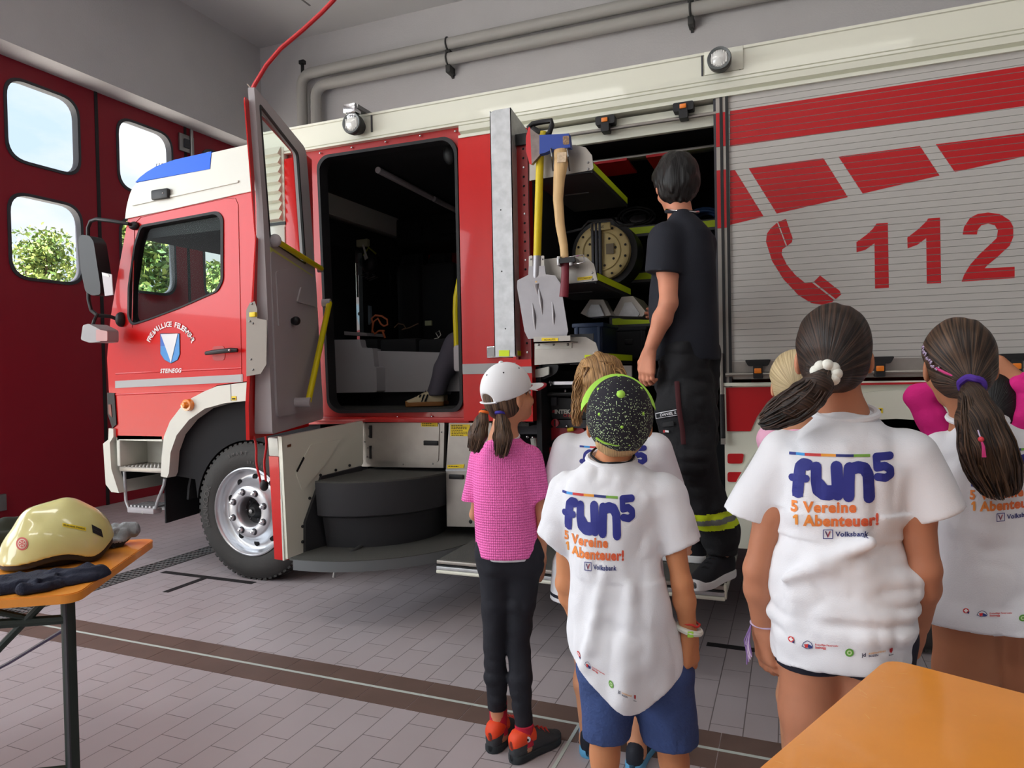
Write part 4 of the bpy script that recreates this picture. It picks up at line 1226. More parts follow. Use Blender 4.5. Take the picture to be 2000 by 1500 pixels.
def wl(b):
    q0, q1 = P(1708, 797, YS - 0.02), P(1724, 807, YS - 0.02); b.box((q0.x, YS - 0.024, q1.z), (q1.x, YS - 0.019, q0.z), M_label)
    b.box((q0.x + 0.006, YS - 0.026, q1.z + 0.012), (q0.x + 0.016, YS - 0.023, q0.z - 0.004), M_ink); b.box((q0.x + 0.022, YS - 0.026, q1.z + 0.012), (q1.x - 0.006, YS - 0.023, q0.z - 0.004), M_ink)
part('warning_label', wl, sk)
def strut(b):
    a, c = P(1408, 690, YS - 0.02), P(1410, 770, YS - 0.02); d = P(1412, 856, YS - 0.02)
    b.tube([a, c], 0.009, M_alu, 10); b.tube([c, d], 0.013, M_black, 10); b.box((d.x - 0.01, d.y - 0.012, d.z - 0.03), (d.x + 0.012, d.y + 0.012, d.z), M_alu)
part('gas_strut', strut, TRUCK)
# ---- scene lamps on the roof edge -------------------------------------------------------------------
def lamp(px, py, r, label_):
    y = YS - 0.07; c = P(px, py, y)
    def house(b):
        b.lathe([(0.001, 0.085), (r * 0.7, 0.075), (r * 0.98, 0.03), (r * 1.03, 0.0), (r * 1.03, -0.012), (r * 0.95, -0.014)], c, 'y', M_black, 32)
    o = part('scene_lamp', house, TRUCK)
    part('lamp_ring', lambda b: b.lathe([(r * 1.0, -0.013), (r * 0.97, -0.022), (r * 0.78, -0.018), (r * 0.76, -0.008)], c, 'y', mat('lamp_ring_grey', (96, 100, 100), 0.4), 32), o)
    def lens(b):
        b.lathe([(r * 0.77, -0.012), (r * 0.5, -0.022), (0.001, -0.026)], c, 'y', M_lens, 32)
        b.lathe([(r * 0.76, -0.008), (r * 0.45, 0.02), (0.001, 0.04)], c, 'y', M_refl, 32)
        for k in range(7):
            x = (k - 3) * r * 0.2; h = r * 0.7 * math.sqrt(max(0.05, 1 - (x / (r * 0.78)) ** 2)); b.box((c.x + x - 0.003, c.y - 0.02, c.z - h), (c.x + x + 0.003, c.y - 0.012, c.z + h), M_lens)
    part('lamp_lens', lens, o)
    return o, c
lo, lc = lamp(689, 242, 0.063, 'a')
def lbr(b):
    q = P(683, 212, YS - 0.09); b.box((q.x - 0.035, q.y - 0.02, q.z - 0.03), (q.x + 0.05, q.y + 0.05, q.z + 0.025), M_chrome, 0.006)
    b.box((q.x - 0.0, q.y, q.z - 0.005), (q.x + 0.06, YS + 0.25, q.z + 0.02), M_steel, 0.004)
    b.box((lc.x - 0.03, q.y - 0.0, q.z - 0.06), (lc.x + 0.03, q.y + 0.03, q.z - 0.02), M_chrome, 0.004)
part('lamp_bracket', lbr, lo)
lo2, lc2 = lamp(1405, 116, 0.057, 'b')
part('lamp_base', lambda b: b.box((lc2.x - 0.08, YS - 0.004, z1 + 0.004), (lc2.x + 0.11, YS + 0.014, zt), M_cream, 0.003), lo2)
# ---- fold-down step ----------------------------------------------------------------------------------
ZF = 0.485
def flapstep(b):
    a, c = PZ(852, 1094, ZF), PZ(1413, 1141, ZF)
    y0 = (a.y + c.y) / 2; x0, x1 = a.x, c.x
    b.box((x0, y0 + 0.012, ZF - 0.045), (x1, YS + 0.1, ZF), M_grip, 0.004)
    b.box((x0 - 0.006, y0, ZF - 0.022), (x1 + 0.006, y0 + 0.014, ZF - 0.004), M_alu, 0.003)
    b.box((x0 - 0.006, y0 - 0.002, ZF - 0.03), (x1 + 0.006, y0 + 0.012, ZF - 0.024), M_black)
    b.box((x0 - 0.006, y0 - 0.004, ZF - 0.05), (x1 + 0.006, y0 + 0.014, ZF - 0.032), M_galv, 0.003)
    b.box((x0 - 0.008, y0 - 0.006, ZF - 0.068), (x1 + 0.008, YS + 0.05, ZF - 0.05), M_cream, 0.006)
    b.box((x1 + 0.002, y0 - 0.002, ZF - 0.06), (x1 + 0.014, y0 + 0.03, ZF + 0.002), M_cream, 0.003)
part('folding_step', flapstep, TRUCK)
# ---- swing-out tool rack -----------------------------------------------------------------------------
YF = 3.20
XRK = P(1165, 310, YF).x
def rackpost(b):
    xa, xb = P(961, 450, YF).x, P(1002, 450, YF).x
    zt_, zb = P(985, 212, YF).z, P(990, 697, YF).z
    b.prism(fillet(rect2(xa, zb, xb, zt_), [0.01, 0.01, 0.0, 0.03], 3), lambda u, v, w: Vector((u, w, v)), YF, YF + 0.004, M_galv)
    b.prism([(YF, zb), (YF + 0.24, zb), (YF + 0.24, zt_ - 0.04), (YF, zt_)], lambda u, v, w: Vector((w, u, v)), xb - 0.004, xb, M_galv)
    b.prism([(YF, zb), (YF + 0.24, zb), (YF + 0.24, zt_ - 0.04), (YF, zt_)], lambda u, v, w: Vector((w, u, v)), xa, xa + 0.004, M_galv)
    for px, py in ((978, 410), (980, 530), (987, 642)):
        b.ball(P(px, py, YF), (0.004, 0.002, 0.004), M_black, 8, 5)
rk = part('tool_rack_post', rackpost, TRUCK)
def rst(b):
    b.side(px_poly([(975, 684), (995, 684), (995, 696), (975, 696)], YF), YF - 0.003, YF, M_lime)
part('lime_sticker', rst, rk)
def rst2(b):
    x = P(1002, 450, YF).x; z = P(990, 690, YF).z; b.box((x, YF + 0.03, z - 0.012), (x + 0.002, YF + 0.09, z + 0.012), M_lime)
part('lime_sticker', rst2, rk)
def redpost(b):
    y = YF + 0.07
    xa, xb = P(1007, 500, y).x, P(1034, 500, y).x; z0, z1_ = P(1020, 716, y).z, P(1012, 262, y).z
    b.box((xa, y, z0), (xb, y + 0.006, z1_), mat('rack_red', (150, 20, 24), 0.4, coat=0.3)); b.box((xa, y - 0.02, z0), (xa + 0.012, y + 0.05, z1_), MATS['rack_red'])
    b.box((xa - 0.0, y - 0.03, z0 - 0.0), (xb + 0.01, y + 0.08, z0 + 0.035), M_red)
    for k in range(24):
        z = z0 + 0.07 + (z1_ - z0 - 0.1) * k / 23; b.ball((xb - 0.022, y, z), (0.006, 0.003, 0.006), M_darker if k % 5 else M_chrome, 8, 5)
    b.box((xa + 0.01, y - 0.015, z1_ - 0.06), (xb + 0.0, y + 0.0, z1_ - 0.005), M_black)
part('rack_upright', redpost, rk)
PL = [([(1034, 298), (1068, 283), (1124, 283), (1144, 288), (1156, 303), (1159, 328), (1156, 332), (1034, 353)], 'upper'),
      ([(1034, 514), (1065, 506), (1120, 500), (1145, 502), (1160, 516), (1167, 548), (1034, 562)], 'middle'),
      ([(1044, 661), (1116, 658), (1144, 658), (1163.6, 669.6), (1170.6, 692), (1169, 705), (1044, 713)], 'lower')]
for pts, nm in PL:
    def f(b):
        o = px_poly(pts, YF); b.side(o, YF, YF + 0.006, M_alu)
        zb = min(p[1] for p in o); xa = min(p[0] for p in o); xb = max(p[0] for p in o)
        b.box((xa, YF + 0.006, zb + 0.004), (xb - 0.01, YF + 0.76, zb + 0.02), M_dark)
        b.box((xb - 0.014, YF + 0.004, zb), (xb - 0.006, YF + 0.76, zb + 0.054), M_dark)
        for k in (0.02, 0.05):
            b.ball((xb - 0.025, YF - 0.001, zb + k), (0.006, 0.004, 0.006), M_steel, 8, 5)
    pl = part('tool_shelf', f, TRUCK)
    o = px_poly(pts, YF); zb = min(p[1] for p in o); xb = max(p[0] for p in o)
    part('lime_edge', lambda b: b.box((xb - 0.006, YF + 0.02, zb + 0.018), (xb - 0.003, YF + 0.75, zb + 0.05), M_lime_d), pl)
    def br(b):
        b.box((xb - 0.25, YF + 0.35, zb - 0.0), (xb - 0.12, YF + 0.36, zb + 0.16), M_shelf)
    part('shelf_stay', br, pl)
    if nm == 'middle':
        def tg(b):
            q = px_poly([(1128, 542), (1157, 539), (1157, 545), (1128, 548)], YF - 0.001); b.side(q, YF - 0.003, YF, M_label)
            c = P(1142, 545, YF - 0.004); add_text(b, 'SPITZHACKE', lambda u, v: Vector((c.x + u, YF - 0.0045, c.z + v - 0.0)), 0.012, M_ink)
        part('name_label', tg, pl)
    if nm == 'lower':
        part('lime_sticker', lambda b: b.side(px_poly([(1142, 693), (1163, 693), (1163, 704), (1142, 704)], YF - 0.001), YF - 0.003, YF, M_lime), pl)
        def sb(b):
            q0, q1 = P(1042, 658, YF - 0.12), P(1114, 668, YF - 0.12)
            b.box((q0.x, YF - 0.12, q1.z), (q1.x, YF, q1.z + 0.006), M_alu); b.box((q0.x, YF - 0.12, q1.z), (q1.x, YF - 0.116, q0.z), M_alu)
            b.side(px_poly([(1046, 668), (1117, 666), (1117, 680), (1046, 682)], YF - 0.002), YF - 0.006, YF, M_white)
            for px in (1052, 1081, 1109):
                b.ball(P(px, 673, YF - 0.006), 0.007, M_steel, 8, 6)
            b.side(px_poly([(1058, 660), (1090, 660), (1090, 666), (1058, 666)], YF - 0.121), YF - 0.123, YF - 0.12, M_label)
            c = P(1074, 666, YF - 0.124); add_text(b, 'SCHAUFEL', lambda u, v: Vector((c.x + u, YF - 0.1235, c.z + v + 0.002)), 0.012, M_ink)
        part('blade_holder', sb, pl)
# ---- shovel and axe ---------------------------------------------------------------------------------------
YT = YF - 0.055
SHV = thing('shovel', P(1060, 640, YT), 'aluminium shovel with yellow shaft hanging on the tool rack', 'shovel')
def shaft(b):
    b.tube([P(1062, 258, YT + 0.02), P(1055, 300, YT + 0.01), P(1052, 400, YT), P(1048, 545, YT)], 0.0185, mat('shaft_yellow', (214, 190, 22), 0.45, var=0.06), 14)
part('shaft', shaft, SHV)
def dgrip(b):
    b.tube([P(1037, 255, YT + 0.02), P(1033, 248, YT + 0.02), P(1040, 242, YT + 0.02), P(1060, 238, YT + 0.02), P(1077, 236, YT + 0.02), P(1078, 244, YT + 0.02), P(1073, 260, YT + 0.02), P(1064, 264, YT + 0.02)], 0.0125, M_black, 10)
    b.tube([P(1040, 252, YT + 0.02), P(1058, 262, YT + 0.02)], 0.016, M_black, 8)
part('handle', dgrip, SHV)
M_blade = mat('shovel_alu', (150, 147, 150), 0.38, 0.7, var=0.08, vscale=12)
BL = [(1012, 548), (1032, 537), (1033, 520), (1064, 519), (1066, 536), (1085, 538), (1096, 555), (1111, 647), (1108, 656), (1070, 660), (1032, 662), (1025, 647), (1011, 560)]
def blade(b):
    o = px_poly(BL, YT - 0.015)
    cx = sum(p[0] for p in o) / len(o); zt_ = max(p[1] for p in o)
    b.prism(o, lambda u, v, w: Vector((u, YT - 0.015 + w - 0.35 * (u - cx) ** 2 * 4 * 0.5, v)), 0, 0.006, M_blade)
    for pa, pc in (((1040, 592), (1046, 645)), ((1079, 590), (1083, 642)), ((1052, 560), (1060, 615))):
        b.tube([P(*pa, YT - 0.018), P((pa[0] + pc[0]) / 2, (pa[1] + pc[1]) / 2, YT - 0.024), P(*pc, YT - 0.018)], [0.005, 0.009, 0.004], M_blade, 8)
    b.tube([P(1048, 556, YT - 0.012), P(1056, 590, YT - 0.012)], [0.02, 0.004], M_blade, 10)
part('blade', blade, SHV, 50)
def sock(b):
    b.tube([P(1050, 500, YT), P(1048, 556, YT)], 0.022, M_blade, 14)
    for a, c in ((1033, 1040), (1056, 1063)):
        b.side(fillet(px_poly([(a, 500), (c, 499), (c + 0, 553), (a + 0, 553)], YT - 0.006), 0.005, 2), YT - 0.008, YT - 0.003, M_alu)
        for py in (506, 522, 538, 549):
            b.ball(P((a + c) / 2, py, YT - 0.009), 0.0045, M_steel, 8, 5)
    b.ball(P(1048, 551, YT - 0.016), (0.014, 0.008, 0.012), mat('wood_pale', (204, 168, 118), 0.6), 10, 8)
part('socket', sock, SHV)
AXE = thing('axe', P(1105, 560, YT), 'felling axe with blue and red head hanging beside the shovel', 'axe')
M_wood = mat('axe_wood', (208, 172, 120), 0.5, var=0.18, vscale=10, stretch=(6, 6, 0.6))
YA = YT - 0.02
def haft(b):
    c = [(1096, 292, 30), (1096, 320, 29), (1092, 350, 24), (1090, 390, 21), (1094, 440, 19), (1101, 480, 17), (1103, 505, 16)]
    b.tube([P(x, y, YA) for x, y, w in c], [w / 2 / 425.0 for x, y, w in c], M_wood, 14, flat=0.62)
part('haft', haft, AXE)
def grip(b):
    c = [(1103, 503, 16), (1104, 530, 16), (1103, 555, 17), (1101, 580, 19)]
    b.tube([P(x, y, YA) for x, y, w in c], [w / 2 / 425.0 for x, y, w in c], mat('axe_grip_red', (112, 24, 40), 0.5), 14, flat=0.62)
part('grip', grip, AXE)
def head(b):
    b.side(px_poly([(1056, 266), (1113, 263), (1116, 290), (1093, 293), (1080, 294), (1068, 300), (1056, 303)], YA), YA - 0.018, YA + 0.018, mat('axe_blue', (36, 66, 150), 0.45))
    b.side(px_poly([(1037, 252), (1050, 262), (1056, 265), (1056, 304), (1047, 314), (1040, 322)], YA), YA - 0.011, YA + 0.011, mat('axe_cheek', (124, 112, 108), 0.4, 0.6, var=0.2, vscale=30))
    b.side(fillet(px_poly([(1034, 247), (1040, 258), (1039, 300), (1041, 322), (1035, 321), (1028, 295), (1028, 268)], YA), 0.006, 2), YA - 0.006, YA + 0.006, mat('axe_edge_red', (196, 40, 44), 0.45))
    b.side(fillet(px_poly([(1099, 266), (1111, 265), (1112, 282), (1100, 283)], YA - 0.018), 0.006, 2), YA - 0.0195, YA - 0.017, mat('axe_sticker', (150, 120, 90), 0.6, var=0.5, vscale=120))
part('head', head, AXE)
part('maker_sticker', lambda b: b.side(px_poly([(1088, 298), (1107, 297), (1105, 316), (1088, 318)], YA - 0.022), YA - 0.0235, YA - 0.022, mat('sticker_pale', (204, 180, 150), 0.6, var=0.25, vscale=90)), AXE)
def prongs(b):
    for px in (1076, 1108):
        b.tube([P(px, 290, YF), P(px, 291, YA - 0.03), P(px + 1, 305, YA - 0.035), P(px + 4, 333, YF - 0.01)], 0.004, M_steel, 8)
part('axe_bracket', prongs, TRUCK)
def clampm(b):
    b.side(fillet(px_poly([(1092, 505), (1122, 501), (1124, 511), (1092, 515)], YA - 0.03), 0.004, 2), YA - 0.034, YA - 0.02, M_black)
    b.tube([P(1114, 502, YA - 0.02), P(1130, 499, YA - 0.03), P(1140, 498, YA - 0.02), P(1141, 512, YA - 0.02), P(1130, 515, YA - 0.02), P(1118, 514, YA - 0.02)], 0.003, M_chrome, 6)
    for px in (1092, 1116):
        q = P(px, 510, YA - 0.02); b.box((q.x - 0.008, YA - 0.03, q.z - 0.022), (q.x + 0.008, YF, q.z + 0.022), M_steel, 0.003)
part('axe_clamp', clampm, TRUCK)
# ---- far shelves of the bay and what lies on them -------------------------------------------------------------
for px0, py0, px1, py1, yy, xl in ((1195, 455, 1395, 436, 4.55, -1.1), (1205, 540, 1395, 532, 4.55, -1.1), (1190, 624, 1395, 624, 4.45, -1.1)):
    q0, q1 = P(px0, py0, yy), P(px1, py1, yy); z = (q0.z + q1.z) / 2
    s = part('bay_shelf', lambda b: b.box((q0.x, yy, z - 0.04), (-0.305, 5.4, z + 0.03), M_shelf, 0.003), bayo)
    part('lime_edge', lambda b: b.box((q0.x + 0.02, yy - 0.004, z - 0.022), (-0.31, yy + 0.0, z + 0.02), M_lime_d), s)
REEL_C = P(1175, 491, 4.05)
rl = thing('hose_reel', REEL_C, 'round beige cable drum in a black frame behind the axe', 'drum')
M_beige = mat('reel_beige', (196, 176, 122), 0.5, var=0.1, vscale=14)
def disc(b):
    b.lathe([(0.001, 0.0), (0.105, 0.0), (0.112, -0.008), (0.118, 0.0), (0.15, 0.002), (0.163, 0.012), (0.165, 0.05), (0.15, 0.055)], REEL_C, 'y', M_beige, 48)
dsc = part('drum_plate', disc, rl)
for r_, n_ in ((0.145, 14), (0.085, 8)):
    for k in range(n_):
        a = 2 * math.pi * k / n_ + 0.2
        part('bolt', lambda b: b.ball(REEL_C + Vector((r_ * math.cos(a), -0.002, r_ * math.sin(a))), (0.0075, 0.005, 0.0075), M_black, 8, 6), dsc)
def strap(b):
    for k in range(-1, 2):
        b.box((REEL_C.x + k * 0.022 - 0.035, REEL_C.y - 0.022, REEL_C.z - 0.16), (REEL_C.x + k * 0.022 - 0.018, REEL_C.y - 0.002, REEL_C.z + 0.17), M_gasket, 0.004)
    b.box((REEL_C.x + 0.03, REEL_C.y - 0.012, REEL_C.z - 0.02), (REEL_C.x + 0.075, REEL_C.y - 0.009, REEL_C.z + 0.04), mat('plate_brown', (110, 98, 78), 0.5), 0, )
part('centre_bars', strap, dsc)
def reelframe(b):
    b.lathe([(0.165, 0.06), (0.20, 0.06), (0.20, 0.26), (0.165, 0.26)], REEL_C, 'y', M_black, 40)
    b.tube([REEL_C + Vector((-0.20, -0.04, 0.12)), REEL_C + Vector((-0.1, -0.06, 0.13)), REEL_C + Vector((-0.06, -0.06, 0.17)), REEL_C + Vector((0.08, -0.06, 0.17)), REEL_C + Vector((0.12, -0.06, 0.13)), REEL_C + Vector((0.2, -0.04, 0.13))], 0.008, M_black, 8)
    b.box((REEL_C.x - 0.06, REEL_C.y - 0.02, REEL_C.z + 0.12), (REEL_C.x + 0.06, REEL_C.y + 0.0, REEL_C.z + 0.165), M_beige, 0.006)
    add_text(b, 'LINE', lambda u, v: REEL_C + Vector((u, -0.0215, 0.132 + v)), 0.022, M_ink)
part('drum_frame', reelframe, rl)
def crate(name, q, yy, depth, m, label_, cat='crate', lid=None):
    (x0, z1_), (x1, z0) = [(p.x, p.z) for p in (P(q[0], q[1], yy), P(q[2], q[3], yy))]
    t = thing(name, ((x0 + x1) / 2, yy + depth / 2, z0), label_, cat)
    part('shell', lambda b: b.box((x0, yy, z0), (x1, yy + depth, z1_), m, 0.012), t)
    def rim(b):
        b.box((x0 - 0.008, yy - 0.008, z1_ - 0.025), (x1 + 0.008, yy + depth + 0.008, z1_), lid or m, 0.006)
        b.box((x0 + (x1 - x0) * 0.38, yy - 0.006, z0 + (z1_ - z0) * 0.45), (x0 + (x1 - x0) * 0.62, yy, z0 + (z1_ - z0) * 0.62), M_black, 0.003)
        for u in (0.12, 0.88):
            b.box((x0 + (x1 - x0) * u - 0.008, yy - 0.006, z0), (x0 + (x1 - x0) * u + 0.008, yy, z1_), lid or m, 0.002)
    part('rim', rim, t)
    return t
M_bluebox = mat('crate_blue', (46, 62, 92), 0.5)
crate('crate', (1120, 632, 1178, 705), 3.85, 0.35, M_bluebox, 'dark blue box standing on the lower tool shelf', 'box')
crate('crate', (1195, 640, 1262, 700), 4.35, 0.35, M_dark, 'dark grey box at the back of the bay beside the man in black', 'box')
def wedgebox(name, pts, yy, depth, label_):
    o = px_poly(pts, yy); cx = sum(p[0] for p in o) / len(o); zb = min(p[1] for p in o)
    t = thing(name, (cx, yy, zb), label_, 'wheel chock')
    part('body', lambda b: b.side(o, yy, yy + depth, M_alu), t)
    part('side_plate', lambda b: b.side([(cx + (p[0] - cx) * 0.6, zb + (p[1] - zb) * 0.7) for p in o], yy - 0.012, yy, M_galv), t)
wedgebox('wheel_chock', [(1134, 612), (1152, 585), (1178, 585), (1194, 616), (1150, 620)], 3.62, 0.095, 'aluminium wedge lying left on the shelf under the beige drum')
wedgebox('wheel_chock', [(1194, 617), (1214, 580), (1236, 578), (1262, 610), (1255, 618)], 3.72, 0.3, 'aluminium wedge on the shelf nearest the elbow of the man in black')
def hosecoil(px, py, yy, r, m, label_):
    c = P(px, py, yy); b = MB()
    pts = []
    for k in range(60):
        a = k * 0.42; rr = r * (0.55 + 0.45 * k / 60); pts.append(c + Vector((rr * math.cos(a), 0.05 * math.sin(k * 0.2), rr * 0.55 * math.sin(a))))
    b.tube(pts, 0.012, m, 8); tag(b.build('hose_coil', loc=c), label_, 'hose')
hosecoil(1245, 425, 4.8, 0.13, M_black, 'black hose coil on the top shelf left of the man in black')
hosecoil(1378, 425, 4.8, 0.11, mat('hose_blue', (44, 70, 110), 0.5), 'blue hose coil on the top shelf right of the man in black')
def slab(b):
    for k in range(2):
        a, c = P(1195 + 25 * k, 425, 4.75), P(1215 + 25 * k, 447, 4.75); b.tube([a, c], 0.012, M_black, 8)
    q0, q1 = P(1190, 425, 5.0), P(1262, 447, 5.0); b.box((q0.x, 5.0, q1.z), (q1.x, 5.25, q0.z), M_galv, 0.01)
b = MB(); slab(b); o = b.build('tool_tray', loc=P(1220, 447, 4.9)); tag(o, 'grey metal tray with black handles on the top shelf', 'tray')
# ---- portable engine in the lower bay ---------------------------------------------------------------------------
ENG_Y = 3.98
eng = thing('portable_engine', P(1085, 905, ENG_Y), 'black and red petrol engine in the lower bay behind the children', 'engine')
M_engred = mat('engine_red', (176, 18, 36), 0.35, coat=0.4)
def carb(b):
    b.side(fillet(px_poly([(1010, 785), (1062, 783), (1066, 800), (1066, 832), (1062, 846), (1010, 848)], ENG_Y), 0.03, 4), ENG_Y, ENG_Y + 0.22, M_black)
    b.side(px_poly([(1012, 822), (1056, 822), (1056, 848), (1012, 848)], ENG_Y - 0.02), ENG_Y - 0.02, ENG_Y, M_gasket)
    b.side(px_poly([(1018, 824), (1052, 824), (1052, 830), (1018, 830)], ENG_Y - 0.022), ENG_Y - 0.0225, ENG_Y - 0.02, M_darker)
ac = part('air_cleaner', carb, eng)
def t65(b):
    c = P(1034, 812, ENG_Y - 0.004); add_text(b, '6.5', lambda u, v: Vector((c.x + u, ENG_Y - 0.004, c.z + v)), 0.075, M_white, 0.003)
    b.side(px_poly([(1020, 800), (1056, 802), (1056, 804), (1020, 802)], ENG_Y - 0.002), ENG_Y - 0.003, ENG_Y - 0.001, M_engred)
    b.side(px_poly([(1018, 815), (1050, 815), (1050, 816.5), (1018, 816.5)], ENG_Y - 0.002), ENG_Y - 0.003, ENG_Y - 0.001, M_white)
part('lettering', t65, ac)
def cowl(b):
    b.side(fillet(px_poly([(1075, 776), (1150, 780), (1152, 818), (1078, 818)], ENG_Y - 0.01), 0.015, 3), ENG_Y - 0.01, ENG_Y + 0.25, M_black)
    b.side(px_poly([(1076, 776), (1087, 776), (1087, 792), (1076, 792)], ENG_Y - 0.03), ENG_Y - 0.03, ENG_Y, M_gasket)
    b.side(fillet(px_poly([(1078, 820), (1155, 820), (1155, 836), (1085, 836)], ENG_Y - 0.01), 0.01, 3), ENG_Y - 0.01, ENG_Y + 0.2, M_gasket)
    b.side(px_poly([(1080, 801), (1086, 801), (1088, 806), (1078, 806)], ENG_Y - 0.012), ENG_Y - 0.013, ENG_Y - 0.01, M_engred)
    c = P(1085, 826, ENG_Y - 0.015); b.lathe([(0.024, 0.01), (0.024, -0.012), (0.001, -0.014)], c, 'y', M_engred, 20); b.box((c.x - 0.003, c.y - 0.022, c.z - 0.018), (c.x + 0.003, c.y - 0.012, c.z + 0.018), M_black)
cw = part('engine_cowl', cowl, eng)
def tip(b):
    c = P(1110, 808, ENG_Y - 0.014); add_text(b, 'INTEK PRO', lambda u, v: Vector((c.x + u, ENG_Y - 0.0135, c.z + v)), 0.034, M_white, 0.0015)
    c2 = P(1111, 814.5, ENG_Y - 0.014); add_text(b, 'OHV', lambda u, v: Vector((c2.x + u, ENG_Y - 0.0135, c2.z + v)), 0.028, M_engred, 0.001, space=1.3)
part('lettering', tip, cw)
def shroud(b):
    c = P(1100, 885, ENG_Y + 0.02)
    b.side(fillet(px_poly([(1066, 842), (1078, 834), (1140, 836), (1150, 870), (1100, 930), (1060, 910), (1060, 860)], ENG_Y), 0.02, 3), ENG_Y, ENG_Y + 0.24, M_engred)
    b.lathe([(0.001, -0.03), (0.06, -0.03), (0.10, -0.02), (0.12, 0.02)], c, 'y', M_black, 28)
    b.side(fillet(px_poly([(1062, 878), (1080, 872), (1086, 900), (1076, 912), (1062, 900)], ENG_Y - 0.03), 0.01, 2), ENG_Y - 0.04, ENG_Y, M_engred)
part('blower_housing', shroud, eng)
def pull(b):
    b.tube([P(1055, 878, ENG_Y - 0.06), P(1069, 858, ENG_Y - 0.06)], 0.017, M_black, 10); b.tube([P(1063, 868, ENG_Y - 0.06), P(1080, 876, ENG_Y - 0.02)], 0.007, M_black, 8)
part('pull_starter', pull, eng)
def knobs(b):
    b.tube([P(1109, 840, ENG_Y - 0.03), P(1120, 838, ENG_Y - 0.03)], 0.012, M_label, 8)
part('fuel_tap', knobs, eng)
for px, py in ((1107, 833), (1030, 853), (1041, 854)):
    part('bolt_head', lambda b: b.ball(P(px, py, ENG_Y - 0.01), 0.012, M_chrome, 10, 6), eng)
part('spout', lambda b: b.tube([P(1042, 856, ENG_Y), P(1044, 872, ENG_Y)], 0.02, M_white, 10), eng)
def base(b):
    q = P(1085, 925, ENG_Y); b.box((-1.33, ENG_Y - 0.02, 0.50), (-0.75, ENG_Y + 0.42, 0.62), M_black, 0.01); b.box((-1.25, ENG_Y + 0.02, 0.6), (-0.85, ENG_Y + 0.36, 0.98), M_darker, 0.02)
part('base_frame', base, eng)
def rails(b):
    y = ENG_Y - 0.05
    b.tube([P(1030, 770, y), P(1200, 770, y)], 0.014, M_black, 10); b.tube([P(1022, 758, y), P(1200, 752, y)], 0.010, M_darker, 8)
    b.box((P(1040, 750, y).x, y, P(1040, 752, y).z), (P(1120, 750, y).x, y + 0.02, P(1040, 748, y).z + 0.006), M_chrome)
    for px, py in ((1043, 762), (1073, 746), (1075, 752), (1104, 764)):
        b.ball(P(px, py, y - 0.01), 0.010, M_chrome, 8, 6)
part('pull_out_frame', rails, bayo)
def slidewhite(b):
    y = 3.80
    b.side(fillet(px_poly([(1044, 722), (1072, 716), (1072, 731), (1060, 736), (1040, 738)], y), 0.004, 2), y, y + 0.02, M_white)
    b.side(fillet(px_poly([(1010, 716), (1092, 712), (1088, 728), (1060, 742), (1010, 744)], y + 0.03), 0.02, 3), y + 0.03, y + 0.06, M_black)
    b.side(px_poly([(1206, 714), (1234, 714), (1234, 742), (1206, 742)], y + 0.3), y + 0.3, y + 0.33, M_alu)
    b.box((XBAY0 + 0.03, 4.15, 1.335), (-0.31, 4.2, 1.40), M_darker)
part('slide_bracket', slidewhite, bayo)
# ---- breathing sets and straps hanging in the crew cabin -----------------------------------------------------------
M_cyl = mat('cylinder_yellow', (150, 140, 40), 0.4); M_strap = mat('strap_dark', (34, 34, 38), 0.8); M_orstrap = mat('strap_orange', (170, 84, 44), 0.6)
def bset(px, label_, yy=5.55):
    c = P(px, 570, yy)
    t = thing('breathing_set', (c.x, yy, 1.55), label_, 'breathing apparatus')
    part('cylinder', lambda b: b.lathe([(0.001, 0.30), (0.03, 0.30), (0.035, 0.27), (0.07, 0.23), (0.075, -0.2), (0.05, -0.27), (0.001, -0.28)], c + Vector((0, 0.08, 0)), 'z', M_cyl, 20), t)
    def har(b):
        for s in (-1, 1):
            b.tube([c + Vector((s * 0.06, -0.04, 0.32)), c + Vector((s * 0.1, -0.1, 0.15)), c + Vector((s * 0.09, -0.09, -0.1)), c + Vector((s * 0.05, -0.03, -0.3))], 0.02, M_strap, 8, flat=0.5)
        b.box((c.x - 0.1, yy + 0.0, c.z - 0.32), (c.x + 0.1, yy + 0.03, c.z + 0.34), M_strap, 0.02)
        b.box((c.x - 0.12, yy - 0.1, c.z - 0.34), (c.x + 0.12, yy - 0.06, c.z - 0.27), M_strap, 0.01)
    part('harness', har, t)
    part('gauge', lambda b: (b.lathe([(0.001, -0.012), (0.022, -0.012), (0.024, 0.01), (0.001, 0.012)], c + Vector((0.08, -0.13, -0.02)), 'y', M_chrome, 16), b.tube([c + Vector((0.08, -0.12, -0.02)), c + Vector((0.12, -0.08, 0.1)), c + Vector((0.04, -0.05, 0.3))], 0.006, M_black, 6)), t)
bset(752, 'breathing set hanging nearest the orange strap'); bset(808, 'breathing set with yellowish cylinder hanging in the middle of the crew cabin'); bset(862, 'breathing set hanging nearest the yellow grab rail')
def mask(b):
    c = P(722, 515, 5.0); b.ball(c, (0.07, 0.06, 0.09), M_black, 16, 12); b.ball(c + Vector((-0.02, -0.03, 0.01)), (0.055, 0.045, 0.05), M_cabglass, 14, 10)
    b.tube([c + Vector((0.03, -0.03, -0.08)), c + Vector((0.05, -0.05, -0.13))], 0.03, M_black, 12)
    for k in range(5):
        b.tube([c + Vector((-0.05 + 0.02 * k, -0.06, -0.10 - 0.012 * k)), c + Vector((0.03 + 0.02 * k, -0.06, -0.08 - 0.012 * k))], 0.004, M_steel, 6)
    b.tube([c + Vector((-0.06, 0, 0.07)), c + Vector((-0.02, 0.02, 0.14)), c + Vector((0.05, 0.02, 0.08))], 0.008, mat('mask_lime', (150, 160, 40), 0.6), 6)
